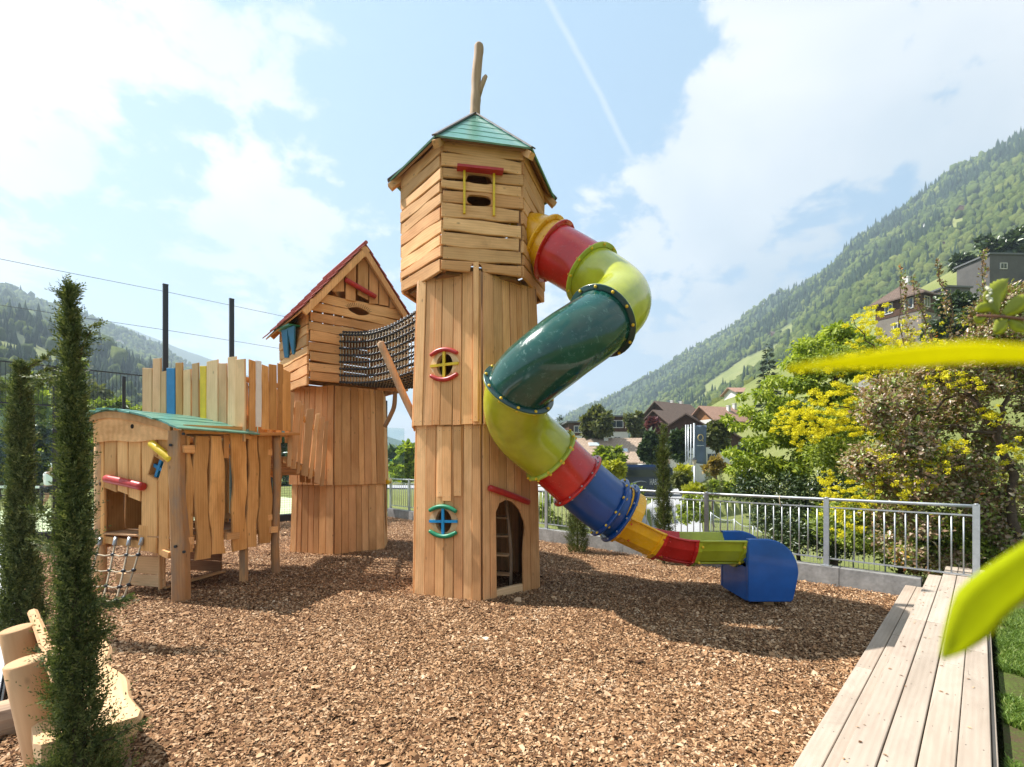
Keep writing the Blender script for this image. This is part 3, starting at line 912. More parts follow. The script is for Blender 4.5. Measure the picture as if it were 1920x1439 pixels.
def screws(root, boards, off=.06, r=.0045):
    mb = MB()
    for o in boards:
        if o.name not in bpy.data.objects: continue
        a = np.array([v.co for v in o.data.vertices]); M_ = WM[o.name]; x0, x1 = a[:, 0].min(), a[:, 0].max(); y0, y1 = a[:, 1].min(), a[:, 1].max(); z = a[:, 2].max()
        if x1 - x0 < .3: continue
        for x in (x0 + off, x1 - off):
            for y in ((y0 + .025, y1 - .025) if y1 - y0 > .09 else ((y0 + y1) / 2,)):
                c = M_ @ V((x, y, z - .001)); nz = (M_.to_3x3() @ V((0, 0, 1)))
                mb.sweep([c, c + nz * .0022], r, 6, smooth=False)
    tag(mb.build('screws', mat('screw_heads', (.10, .085, .07), .4, metal=.6), root), kind='stuff')

def hex_posts(root, c, ang, z0, z1, R_):
    for k in range(6):
        a = hexc(c, R_, ang, k, z0); b = hexc(c, R_, ang, k, z1); mb = MB(); mb.sweep([a, b], .042, 8); mb.build('corner_post', W_DARK, root)

def sausage(name, root, pts, r, mt, taper=.82, n=12, flat=1.0, lab=None):
    mb = MB(); pts = cat_rom(pts, 5); k = len(pts)
    rad = [r * (taper + (1 - taper) * min(1, min(i, k - 1 - i) / 3 + .0)) for i in range(k)]
    t0 = (pts[0] - pts[1]).normalized(); t1 = (pts[-1] - pts[-2]).normalized()
    pts = [pts[0] + t0 * r * .25] + pts + [pts[-1] + t1 * r * .25]; rad = [r * .55] + rad + [r * .55]
    mb.sweep(pts, rad, n)
    o = mb.build(name, mt, root)
    if lab: o['label'] = lab
    return o

def facet(c, ang, k, R_, z):
    p0, p1 = hexc(c, R_, ang, k, z), hexc(c, R_, ang, k + 1, z)
    e = (p1 - p0).normalized(); n_ = V((e.y, -e.x, 0))
    mid = (p0 + p1) / 2
    if n_.dot(mid - V((c[0], c[1], z))) < 0: n_ = -n_
    return mid, n_, e
def ellprism(mb, c, n_, a, b, d0, d1, k=20, half=False, M=None):
    """elliptical (or arched) solid round axis n_ at c, for cutting"""
    y = UP; x = y.cross(n_).normalized()
    Mx = Matrix((x, y, n_)).transposed().to_4x4(); Mx.translation = c
    poly = [(a * math.cos(2 * PI * i / k), b * math.sin(2 * PI * i / k)) for i in range(k)]
    mb.prism(poly, Mx, d0, d1); return Mx

# ---------------------------------------------------------------- watchtower
T1 = (-.58, 7.30); TA = R(-80)
rg = random.Random(21)
tower = thing('watchtower', 'tall hexagonal wooden tower with a green roof beside the tube slide', 'play tower', (T1[0], T1[1], 0))
lower = hex_shell(tower, T1, TA, -.12, 2.385, 1.03, .985, W_TOWER, rg, n=7, T=.03)
upper = hex_shell(tower, T1, TA, 2.37, 4.44, 1.045, .965, W_TOWER, rg, n=7, T=.03, jag=.02)
hex_posts(tower, T1, TA, -.1, 4.42, .955)
# two boards at the front corner run up over the room's lowest board
f1m, f1n, f1e = facet(T1, TA, -1, 1.0, 0)     # left-hand front side
f2m, f2n, f2e = facet(T1, TA, 0, 1.0, 0)      # side with the door
cz = hexc(T1, 1.0, TA, 0)
plank('plank', tower, V((-.475, 6.262, 2.395)), V((0, .018, 1)), f1n.cross(UP), 2.14, .075, .03, W_TOWER, rg=rg)
plank('plank', tower, V((-.30, 6.33, 2.4)), V((-.03, .04, 1)), f2n.cross(UP), 2.16, .15, .03, W_PALE, W1=.11, slant=(0, .3), rg=rg, lab='pale board at the corner, cut slanting at its top')
# overlay boards below the joint on the left-hand side
for px, y0, y1, w in ((826, 932, 800, .085), (839, 940, 800, .13), (859, 931, 800, .115)):
    q0 = onplane(px, y0, f1m + f1n * .04, f1n); q1 = onplane(px, y1, f1m + f1n * .02, f1n)
    plank('plank', tower, q0 + f1n * .002, (q1 - q0), f1n.cross(UP), (q1 - q0).length, w, .022, W_TOWER, rg=rg, slant=(rg.uniform(-.05, .05), 0))

def tower_window(px, py, rx, rz, brow_mt, bar_mt, browlab):
    c = onplane(px, py, f1m + f1n * .0, f1n)
    mb = MB(); ellprism(mb, c, f1n, rx, rz, -.2, .2, 24)
    carve([o for o in lower + upper if o.name in bpy.data.objects], mb)
    w = link('window', None, tower, Matrix.Translation(c))
    # almond-shaped carved plate round the hole
    x = UP.cross(f1n).normalized()
    Mx = Matrix((x, UP, f1n)).transposed().to_4x4(); Mx.translation = c + f1n * .02
    k = 28; vs = []; fs = []
    for i in range(k):
        t = 2 * PI * i / k
        o_ = (.225 * math.copysign(abs(math.cos(t)) ** .9, math.cos(t)), .185 * math.sin(t) * (1 - .25 * abs(math.cos(t)) ** 2))
        q = (rx * math.cos(t), rz * math.sin(t))
        for (p, z) in ((o_, .0), (o_, .028), (q, .034), (q, -.05)): vs.append(Mx @ V((p[0], p[1], z)))
    for i in range(k):
        j = (i + 1) % k
        for a in range(3): fs.append((i * 4 + a, j * 4 + a, j * 4 + a + 1, i * 4 + a + 1))
    m_ = MB(); m_.add(vs, fs); fix_normals(m_.build('rim', W_PALE, w))
    mb = MB(); mb.box(c + f1n * .068, (.036, .028, .40), Matrix((x, f1n, UP)).transposed()); mb.build('crossbar', bar_mt, w)
    mb = MB(); mb.box(c + f1n * .062, (.43, .026, .036), Matrix((x, f1n, UP)).transposed() @ Matrix.Rotation(R(-2), 3, 'Y')); mb.build('crossbar', bar_mt, w)
    for s in (1, -1):
        pts = [c + f1n * .075 + x * u + UP * (s * (.205 - .06 * (u / .2) ** 2)) for u in (-.205, -.1, 0, .1, .205)]
        sausage('eyebrow', w, pts, .030, brow_mt, .85, lab=browlab)
    return w
w1 = tower_window(837, 686, .125, .155, M_RED, M_YEL, 'curved red log'); w1['label'] = 'round window with a yellow cross between red logs'
w2 = tower_window(835, 977, .125, .160, M_GRN, M_LBLU, 'curved green log'); w2['label'] = 'round window with a blue cross between green logs'

# doorway on the right-hand side
dpt = [(926, 1112), (926, 960), (933, 944), (946, 937), (958, 941), (970, 955), (979, 975), (982, 990), (979, 1010), (977, 1040), (977, 1100)]
x2 = UP.cross(f2n).normalized()
Mx = Matrix((x2, UP, f2n)).transposed().to_4x4(); Mx.translation = f2m
Mi = Mx.inverted()
poly = []
for px, py in dpt:
    q = Mi @ onplane(px, py, f2m, f2n); poly.append((q.x, q.y))
poly[0] = (poly[0][0], -.3); poly[-1] = (poly[-1][0], -.3)
mb = MB(); mb.prism(poly[::-1], Mx, -.25, .25)
carve([o for o in lower if o.name in bpy.data.objects], mb)
xs = [p[0] for p in poly]
q0 = Mx @ V((min(xs), .04, -.03)); q1 = Mx @ V((max(xs), .04, -.03))
plank('door_sill', tower, q0, q1 - q0, UP, (q1 - q0).length, .13, .07, W_PALE, rg=rg)
sausage('door_log', tower, [onplane(918, 915, f2m + f2n * .08, f2n), onplane(955, 928, f2m + f2n * .085, f2n), onplane(991, 942, f2m + f2n * .08, f2n)], .045, M_RED, .95, lab='red log over the arched doorway')
# ladder inside
lad = link('ladder', None, tower, Matrix.Translation(V((-.3, 7.2, 0))))
l0, l1 = V((-.52, 7.15, 0)), V((-.02, 7.05, 0))
topo = V((-.10, .42, 2.3))
for q in (l0, l1):
    mb = MB(); pts = [q + topo * t + V((.025 * math.sin(t * 7), 0, 0)) for t in [i / 8 for i in range(9)]]
    mb.sweep(pts, .028, 8); mb.build('side_rail', W_LOG, lad)
for i in range(8):
    t = (i + .55) / 8.2
    plank('tread', lad, l0 + topo * t, l1 - l0, V((-topo.y * 0, 1, .1)), (l1 - l0).length, .12, .028, W_PALE, rg=rg)
# floors inside
for z in (2.3, 4.40):
    mb = MB()
    poly = [hexc(T1, .95 if z < 3 else .98, TA + (0 if z < 3 else R(30)), k)[:2] for k in range(6)]
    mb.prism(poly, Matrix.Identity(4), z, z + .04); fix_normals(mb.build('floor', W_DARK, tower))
mb = MB(); c_ = onplane(892, 917, f1m + f1n * .036, f1n)
mb.box(c_, (.075, .004, .03), Matrix((x2 if False else UP.cross(f1n).normalized(), f1n, UP)).transposed())
mb.box(c_ + f1n * .003, (.05, .002, .008), Matrix((UP.cross(f1n).normalized(), f1n, UP)).transposed(), mi=1)
mb.build('maker_plate', [M_BLACK, M_WHT], tower)

# room on top: six sides of level slabs with natural edges
RC = (-.58, 7.30); RANG = R(-109); RR = 1.07; RZ0, RZ1 = 4.40, 6.16
room = []
rows = 10
for k in range(6):
    p0, p1 = hexc(RC, RR, RANG, k), hexc(RC, RR, RANG, k + 1)
    mid, n_, e = facet(RC, RANG, k, RR, 0)
    e = (p1 - p0).normalized()
    xd = e; yd = n_.cross(xd)
    z = RZ0
    hs = [rg.uniform(.85, 1.2) for _ in range(rows)]; s_ = (RZ1 - RZ0) / sum(hs)
    for i, h in enumerate(hs):
        h *= s_
        ext = (.0, .03) if i % 2 else (.022, .0)
        L = (p1 - p0).length + ext[0] + ext[1]
        o = p0 - xd * ext[0] + V((0, 0, z + h / 2))
        if k == 0 and i in (1, 2, 3, 4): L -= .035
        room.append(plank('slab', tower, o, xd, yd, L, h - .016, .045, W_ROOM, wav=.020, rg=rg, lift=rg.uniform(0, .008), slant=(rg.uniform(-.04, .04), rg.uniform(-.04, .04)), ch=.009))
        z += h
# dark corner posts behind the slabs, shade for the joints put into their colour
mb = MB()
for k in range(6):
    p0, p1 = hexc(RC, RR - .03, RANG, k, RZ0 + .02), hexc(RC, RR - .03, RANG, k + 1, RZ0 + .02)
    mid, n_, e = facet(RC, RANG, k, RR, 0)
    mb = MB(); mb.beam(p0, p0 + V((0, 0, RZ1 - RZ0)), .06, .06, up=V((1, .2, 0))); mb.build('corner_post', W_DARK, tower)
# notch in the front slab where the corner boards pass, two slots, and the slide's hole
m0, n0, e0 = facet(RC, RANG, 0, RR, 0)
def slot(px0, py0, px1, py1, inn=.25):
    pts = [onplane(x_, y_, m0, n0) for x_, y_ in ((px0, py1), (px1, py1), (px1, py0), (px0, py0))]
    c = sum(pts, V()) / 4; x = UP.cross(n0).normalized(); w = (pts[1] - pts[0]).length / 2; h = (pts[3] - pts[0]).length / 2
    Mx = Matrix((x, UP, n0)).transposed().to_4x4(); Mx.translation = c
    poly = []
    for i in range(16):
        t = 2 * PI * (i + .5) / 16
        poly.append((math.copysign(w * abs(math.cos(t)) ** .5, math.cos(t)), math.copysign(h * abs(math.sin(t)) ** .7, math.sin(t))))
    mb = MB(); mb.prism(poly, Mx, -inn, inn); return mb
act = lambda L_: [o for o in L_ if o.name in bpy.data.objects]
names = {o.name for o in room}
def alive():
    global room
    room = [bpy.data.objects[nm] for nm in names if nm in bpy.data.objects]
    return room
for s_ in ((875, 330, 921, 349), (875, 370, 920, 389)):
    carve(alive(), slot(*s_))
mb = slot(880, 497, 905, 560, .14); carve(alive(), mb)
m1, n1, e1 = facet(RC, RANG, 1, RR, 0)
SC = V((m1.x, m1.y, 5.13))
mb = MB(); ellprism(mb, SC, n1, .415, .415, -.3, .3, 28); carve(alive(), mb)
# sheer red edge of the slide mouth seen over the slab
wq = link('window', None, tower, Matrix.Translation(onplane(898, 360, m0, n0)))
wq['label'] = 'two slots framed by yellow bars under a red lintel'
for px, ya, yb in ((870.5, 318, 401), (926, 325, 405)):
    q0 = onplane(px, yb, m0 + n0 * .065, n0); q1 = onplane(px, ya, m0 + n0 * .065, n0)
    mb = MB(); mb.beam(q0, q1, .036, .03, up=UP.cross(n0)); mb.build('bar', M_YEL, wq)
q0 = onplane(857, 314, m0 + n0 * .10, n0); q1 = onplane(943, 323, m0 + n0 * .10, n0)
mb = MB(); mb.beam(q0, q1, .12, .034); mb.build('lintel', M_RED, wq)

# roof
RE, ZE, ZA = 1.27, 6.08, 7.25
RCN = V((-.575, 7.30, 0))
roof = link('roof', None, tower, Matrix.Translation(V((RCN.x, RCN.y, ZE)))); roof['label'] = 'six-sided roof of green boards with dark ridge caps'
for k in range(6):
    a0, a1 = hexc(RCN, RE, RANG, k, ZE), hexc(RCN, RE, RANG, k + 1, ZE)
    ap = V((RCN.x, RCN.y, ZA)); mid = (a0 + a1) / 2; sl_ = (ap - mid); Ls = sl_.length; sd = sl_.normalized()
    e = (a1 - a0).normalized(); nn_ = e.cross(sd); nn_ = nn_ if nn_.z > 0 else -nn_
    nb = 6
    for i in range(nb):
        f0, f1 = i / nb, (i + 1) / nb
        W0 = (a1 - a0).length * (1 - f0); W1 = (a1 - a0).length * (1 - f1)
        o = mid + sd * Ls * f0
        Mx = frame(o, e, sd)
        if (Mx.to_3x3() @ V((0, 0, 1))).z < 0: Mx = frame(o, -e, sd)
        h = Ls / nb
        mb = MB(); lap = .006
        vs = [(-W0 / 2, -lap, .005), (W0 / 2, -lap, .005), (max(W1 / 2, .002), h, 0), (-max(W1 / 2, .002), h, 0)]
        th = .022
        vv = [V(v) for v in vs] + [V((v[0], v[1], v[2] + th)) for v in vs]
        mb.add([Mx @ v for v in vv], [(3, 2, 1, 0), (4, 5, 6, 7), (0, 1, 5, 4), (1, 2, 6, 5), (2, 3, 7, 6), (3, 0, 4, 7)])
        fix_normals(mb.build('roof_board', M_ROOFG, roof, Mx))
    # wooden underside boards and a rafter under the hip
    mb = MB(); q = [a0 * .985 + ap * .015, a1 * .985 + ap * .015, ap]
    mb.add([p_ - nn_ * .03 for p_ in q] + [p_ - nn_ * .004 for p_ in q], [(2, 1, 0), (3, 4, 5), (0, 1, 4, 3), (1, 2, 5, 4), (2, 0, 3, 5)])
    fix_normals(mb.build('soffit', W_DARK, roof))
    mb = MB(); mb.beam(a0.lerp(ap, -.01) - V((0, 0, .085)), a0.lerp(ap, .9) - V((0, 0, .085)), .085, .09); mb.build('rafter', W_ROOM, roof)
    mb = MB(); s0 = a0.lerp(ap, -.035) + V((0, 0, .045)); s1 = ap + V((0, 0, .05))
    mb.beam(s0, s1, .075, .018); mb.build('ridge_cap', M_CAP, roof)
# bare branch standing on the peak
mb = MB(); b0 = V((-.585, 7.30, 7.15)); fr_ = random.Random(3)
mb.sweep(cat_rom([b0, b0 + V((.02, 0, .35)), b0 + V((.03, 0, .7)), b0 + V((.07, 0, 1.1)), b0 + V((.065, 0, 1.21))], 4), [.082, .08, .078, .077, .08, .074, .07, .072, .075, .074, .072, .07, .072, .074, .073, .068, .05], 10, rough=.03, rng=fr_)
mb.sweep([b0 + V((.05, 0, .38)), b0 + V((.10, -.01, .52)), b0 + V((.16, -.02, .66)), b0 + V((.185, -.02, .70))], [.05, .04, .036, .028], 8, rough=.05, rng=fr_)
fb = mb.build('finial_branch', W_LOG, tower); fb['label'] = 'bare forked branch standing on the roof peak'

screws(tower, [bpy.data.objects[o_.name] for o_ in list(tower.children) if o_.name.startswith(('plank', 'slab'))])

# ---------------------------------------------------------------- tube slide
slide = thing('tube_slide', 'spiral tube slide of yellow, red, lime, green and blue sections ending in an open chute', 'slide', (1.2, 6.3, 0))
CTRL = [V((.10, 7.07, 5.14)), V((.36, 6.98, 5.12)), V((.62, 6.86, 4.93)), V((1.13, 6.62, 4.50)), V((1.40, 6.10, 3.97)),
        V((1.06, 5.60, 3.53)), V((.55, 5.36, 3.13)), V((.085, 5.62, 2.74)), V((.10, 6.08, 2.33)), V((.52, 6.38, 1.95)), V((.90, 6.49, 1.60)), V((1.27, 6.53, 1.29)), V((1.50, 6.55, 1.15))]
path = cat_rom(CTRL, 12)
def sub(i0, i1): return path[int(round(i0 * 12)):int(round(i1 * 12)) + 1]
def frames(pts):
    k = len(pts)
    return [(pts[min(i + 1, k - 1)] - pts[max(i - 1, 0)]).normalized() for i in range(k)]
TAN = frames(path)
def tube(name, i0, i1, mt, r=.392, lab=None):
    a, b = int(round(i0 * 12)), int(round(i1 * 12))
    k = b - a + 1
    mb = MB(); mb.sweep(path[a:b + 1], [r * (1 + (.012 if j in (0, k - 1) else 0)) for j in range(k)], 40, cap=False)
    mb.sweep(path[a:b + 1], r - .012, 40, cap=False)
    o = mb.build(name, mt, slide)
    if lab: o['label'] = lab
    return o
tube('tube_section', 0, 1.55, P_YEL, lab='yellow elbow leaving the tower room')
tube('tube_section', 1.55, 2, P_YEL, lab='short yellow ring before the red section')
tube('tube_section', 2, 3, P_RED, lab='upper red section')
tube('tube_section', 3, 5, P_LIME, lab='upper glossy lime elbow')
tube('tube_section', 5, 7, P_DGRN, lab='dark green section with pale scuffs')
tube('tube_section', 7, 9, P_LIME, lab='lower lime elbow')
tube('tube_section', 9, 10, P_RED, lab='lower red section')
tube('tube_section', 10, 11.35, P_BLUE, lab='long blue section')
tube('tube_section', 11.35, 12, P_BLUE, r=.375, lab='short blue section before the open chute')
bolt_me = None
def flange(i, mt, mt2, boltm, nb=12, R1=.458, th=.022):
    a = int(round(i * 12)); c = path[a]; t = TAN[a]
    M_ = frame(c, t, t.orthogonal())     # x = axis
    f = None
    for s, m_ in ((-1, mt), (1, mt2)):
        mb = MB(); vs = []; fs = []; n_ = 40
        prof = [(.388, 0), (.40, .03), (.41, .012), (R1 - .006, .012 + th * .2), (R1, th * .4), (R1, 0)]
        for j in range(n_):
            p = 2 * PI * j / n_
            for (r_, x) in prof: vs.append(V((s * x, r_ * math.cos(p), r_ * math.sin(p))))
        m2 = len(prof)
        for j in range(n_):
            j2 = (j + 1) % n_
            for q in range(m2 - 1): fs.append((j * m2 + q, j * m2 + q + 1, j2 * m2 + q + 1, j2 * m2 + q))
        mb.add([M_ @ v for v in vs], fs, True)
        o = fix_normals(mb.build('flange', m_, slide, M_))
        f = f or o
        for j in range(nb):
            p = 2 * PI * (j + .5) / nb
            mb = None
            global bolt_me
            Mb = M_ @ Matrix.Translation(V((s * .022, .432 * math.cos(p), .432 * math.sin(p))))
            key = boltm.name
            if key not in BOLT:
                mb = MB(); mb.ball((0, 0, 0), .0145 if boltm is not P_BOLT else .020, 8, 5, (.9, 1, 1)); ob = mb.build('bolt', boltm, o, Mb, local=True); BOLT[key] = ob.data
            else:
                link('bolt', BOLT[key], o, Mb)
BOLT = {}
flange(1.55, P_YEL, P_YEL, P_YEL)
flange(2, P_YEL, P_RED, P_RED)
flange(3, P_RED, P_RIM, P_BOLT)
flange(5, P_RIM, P_FLG, P_BOLT)
flange(7, P_FLG, P_RIM, P_BOLT)
flange(9, P_RIM, P_RIM, P_BOLT, R1=.44)
flange(10, P_RED, P_RED, M_STEEL)
flange(11.35, P_BLUE, P_BLUE, P_BOLT, nb=12)
flange(12, P_BLUE, P_BLUE, M_STEEL)
# open chute: a deep U of flat facets with ribbed side panels
CH = [V((1.50, 6.55, 1.15)), V((1.78, 6.565, 1.02)), V((2.04, 6.57, .905)), V((2.26, 6.57, .845)), V((2.47, 6.57, .825)), V((2.78, 6.57, .822)), V((3.12, 6.57, .82))]
def ring(p, t, r, hood=0.0, dz=0.0):
    side = V((-t.y, t.x, 0)).normalized() * -1          # towards the camera side
    upn = side.cross(t).normalized(); upn = upn if upn.z > 0 else -upn
    pts = []
    angs = [hood, 0, -22, -50, -78, -102, -130, -158, -180, -180 - hood]
    for i, d in enumerate(angs):
        d_ = R(d)
        q = p + side * (r * math.cos(d_)) + upn * (r * math.sin(d_) * (1.06 if -170 < d < -10 else 1))
        pts.append(q)
    return pts
def chute(i0, i1, mt, lab, hood=(0, 0), bolt=P_BOLT):
    pts = cat_rom(CH, 6); ta = frames(pts)
    ids = list(range(i0 * 6, i1 * 6 + 1))
    mb = MB()
    def shell(r0, r1, idl, hood=(0, 0)):
        vs = []; fs = []
        for j, a in enumerate(idl):
            h = hood[0] + (hood[1] - hood[0]) * j / max(1, len(idl) - 1)
            vs += ring(pts[a], ta[a], r0, h) + ring(pts[a], ta[a], r1, h)[::-1]
        m_ = 20
        for j in range(len(idl) - 1):
            for q in range(m_): fs.append((j * m_ + q, j * m_ + (q + 1) % m_, (j + 1) * m_ + (q + 1) % m_, (j + 1) * m_ + q))
        fs += [tuple(range(m_ - 1, -1, -1)), tuple((len(idl) - 1) * m_ + q for q in range(m_))]
        return vs, fs
    mb.add(*shell(.366, .349, ids, hood))
    o = fix_normals(mb.build('chute_section', mt, slide)); o['label'] = lab
    # end ribs and rim lips, standing proud of the panel
    for a in (ids[0], ids[-1]):
        st = [a, a + 1] if a == ids[0] else [a - 1, a]
        mb = MB(); mb.add(*shell(.396, .364, st)); fix_normals(mb.build('rib', mt, o))
    mb = MB()
    for s in (1, -1):
        for dz in (0.0, -.30):
            q = []
            for a in ids:
                t = ta[a]; side = V((-t.y, t.x, 0)).normalized() * -1
                d_ = R(0 if dz == 0 else -60)
                rr_ = .386
                q.append(pts[a] + side * s * rr_ * math.cos(d_) + V((0, 0, rr_ * math.sin(d_) + (-.012 if dz == 0 else .0))))
            mb.sweep(q, .018 if dz == 0 else .014, 6)
        mb.build('rim', mt, o); mb = MB()
    for a in (ids[0] + 1, ids[-1] - 1):
        for d in (-12, -50):
            t = ta[a]; side = V((-t.y, t.x, 0)).normalized() * -1
            c = pts[a] + side * .400 * math.cos(R(d)) + V((0, 0, .400 * math.sin(R(d)) * 1.05))
            link('bolt', BOLT[bolt.name], o, Matrix.Translation(c))
    return o
chute(0, 2, P_YEL, 'yellow start of the open chute', bolt=P_RED)
# hood: the yellow chute begins as a nearly closed ring
mb = MB(); vs = []; fs = []
pts = cat_rom(CH, 6); ta = frames(pts)
for j, a in enumerate(range(0, 5)):
    t = ta[a]; side = V((-t.y, t.x, 0)).normalized() * -1; upn = side.cross(t).normalized(); upn = upn if upn.z > 0 else -upn
    for r_ in (.398 - .008 * j, .380 - .008 * j):
        for q in range(11):
            d_ = R(180 * q / 10)
            vs.append(pts[a] + side * r_ * math.cos(d_) + upn * r_ * math.sin(d_) - t * (.02 if j == 0 else 0) - t * (.0))
for j in range(4):
    for q in range(10):
        A0 = j * 22 + q; B0 = (j + 1) * 22 + q
        fs += [(A0, A0 + 1, B0 + 1, B0), (A0 + 11, B0 + 11, B0 + 12, A0 + 12)]
for q in range(10):
    A0 = 4 * 22 + q; fs.append((A0, A0 + 1, A0 + 12, A0 + 11))
mb.add(vs, fs); o = fix_normals(mb.build('chute_hood', P_YEL, slide)); o['label'] = 'yellow hood over the start of the open chute'
chute(2, 4, P_RED, 'red bend of the open chute', bolt=P_RED)
chute(4, 6, P_LIME, 'lime level part of the open chute')
# blue run-out box: two thick rounded cheeks, an end panel and the curved bottom between them
def cheek(y0, y1, lab):
    pl = [(3.10, .845)]
    for i in range(13):
        t = PI / 2 * (1 - i / 12)
        pl.append((3.34 + .425 * math.cos(t), .395 + .45 * math.sin(t)))
    pl += [(3.745, .27), (3.69, .045), (3.66, .02), (3.12, .02), (3.10, .04)]
    Mx = Matrix(((1, 0, 0, 0), (0, 0, 1, 0), (0, 1, 0, 0), (0, 0, 0, 1)))
    mb = MB(); mb.prism(pl[::-1], Mx, y0, y1, ch=.014)
    o = fix_normals(mb.build('exit_cheek', P_BLUE2, slide)); o['label'] = lab
    return o
cheek(6.155, 6.235, 'rounded blue side of the slide exit, near side')
cheek(6.905, 6.985, 'rounded blue side of the slide exit, far side')
mb = MB()
prof = [(3.10, .47), (3.3, .455), (3.5, .44), (3.62, .40), (3.70, .32), (3.725, .2), (3.70, .06)]
vs = []; fs = []
for (x, z) in prof:
    for y, dz in ((6.236, .10), (6.36, .02), (6.57, -.005), (6.78, .02), (6.904, .10)): vs.append((x, y, z + dz * (1 if x < 3.6 else .2)))
for j in range(len(prof) - 1):
    for q in range(4): fs.append((j * 5 + q, j * 5 + q + 1, (j + 1) * 5 + q + 1, (j + 1) * 5 + q))
mb.add(vs, fs, True)
o = mb.build('exit_floor', P_BLUE2, slide)
sm_ = o.modifiers.new('t', 'SOLIDIFY'); sm_.thickness = .015
mb = MB(); mb.box((3.115, 6.57, .24), (.02, .67, .44)); mb.build('exit_panel', P_BLUE2, slide)
mb = MB(); mb.box((3.42, 6.3, -.02), (.14, .10, .09)); mb.box((3.42, 6.8, -.02), (.14, .10, .09)); mb.build('footing', W_PALE, slide)

# ---------------------------------------------------------------- gabled tower
T2 = (-3.80, 10.50); TB = R(-78.5)
rg = random.Random(33)
gab = thing('gabled_tower', 'hexagonal wooden tower carrying a gabled house with a red tiled roof', 'play tower', (T2[0], T2[1], 0))
g1 = hex_shell(gab, T2, TB, -.10, 1.41, 1.07, 1.03, W_TOWER, rg, n=7)
g2 = hex_shell(gab, T2, TB, 1.40, 3.42, 1.09, 1.02, W_TOWER, rg, n=7)
hex_posts(gab, T2, TB, -.1, 3.4, .99)
gm, gn, ge = facet(T2, TB, 1, 1.05, 0)
mb = MB(); ellprism(mb, gm + UP * .78, gn, .30, .58, -.2, .2, 18); carve(g1, mb)
sausage('door_log', gab, [gm + gn * .1 + UP * 1.42 - ge * .45, gm + gn * .12 + UP * 1.46, gm + gn * .1 + UP * 1.40 + ge * .45], .05, M_YEL, .95, lab='yellow log over the side doorway')
mb = MB(); poly = [hexc(T2, 1.0, TB, k)[:2] for k in range(6)]
mb.prism(poly, Matrix.Identity(4), 1.34, 1.38); fix_normals(mb.build('floor', W_DARK, gab))
mb = MB(); mb.prism(poly, Matrix.Identity(4), 3.30, 3.34); fix_normals(mb.build('floor', W_DARK, gab))
HC = V((-3.84, 8.90, 0)); u1 = V((.76, .65, 0)).normalized(); u2 = V((-.65, .76, 0)).normalized()
HW, HD = 2.02, 1.90; HZ0, HZ1 = 3.40, 4.86
HA = 6.13   # wall apex
house = []
def slabwall(o0, e, n_, L, z0, z1, rows, mt=W_ROOM, root=gab, wav=.013, T=.045, nm='slab', short=None):
    z = z0; hs = [rg.uniform(.85, 1.2) for _ in range(rows)]; s_ = (z1 - z0) / sum(hs); out = []
    for i, h in enumerate(hs):
        h *= s_
        st, LL = 0, L
        if short and i in short: st, LL = short[i]
        out.append(plank(nm, root, o0 + e * (st - (.02 if i % 2 and not st else 0)) + UP * (z + h / 2), e, n_.cross(e), LL + (.02 if i % 2 else .0), h - .018, T, mt, wav=wav, rg=rg, lift=rg.uniform(0, .01), slant=(rg.uniform(-.06, .06), rg.uniform(-.06, .06)), ch=.009))
        z += h
    return out
front = slabwall(HC, u1, -u2, HW, HZ0, HZ1 + .26, 9, short={1: (0, .62), 2: (0, .62), 3: (0, .62), 4: (0, .62), 8: (.14, HW - .28)})
# boards right of the net opening
q = HC + u1 * 1.60
front += slabwall(q, u1, -u2, HW - 1.60, HZ0 + .2, 4.42, 5)
leftw = slabwall(HC + u2 * HD, -u2, -u1, HD, HZ0 - .08, HZ1 - .02, 8)
back = slabwall(HC + u1 * HW + u2 * HD, -u1, u2, HW, HZ0, HZ1, 7, wav=.003)
rightw = slabwall(HC + u1 * HW, u2, u1, HD, HZ0, HZ1, 7, wav=.006)
# eye-shaped opening
ec = onplane(671, 585, HC, -u2)
mb = MB(); Mx = Matrix((u1, UP, -u2)).transposed().to_4x4(); Mx.translation = ec
poly = [(.22 * math.cos(t), .085 * math.sin(t) * (1 - .3 * abs(math.cos(t)))) for t in [2 * PI * i / 20 for i in range(20)]]
mb.prism(poly, Mx, -.2, .2); nm_ = {o.name for o in front}; carve(front, mb); front = [bpy.data.objects[x] for x in nm_ if x in bpy.data.objects]
mb = MB()
for i in range(15):
    t = R(15 + i * 150 / 14); d = V((math.cos(t), math.sin(t), 0))
    a = V((.21 * d.x, .085 * d.y, .052)); b_ = a + V((d.x * .6, d.y, 0)).normalized() * .07
    mb.beam(Mx @ a, Mx @ b_, .006, .004, up=-u2)
ey = mb.build('eyelash', M_DKIN, gab); ey['label'] = 'carved lashes over the eye-shaped opening'
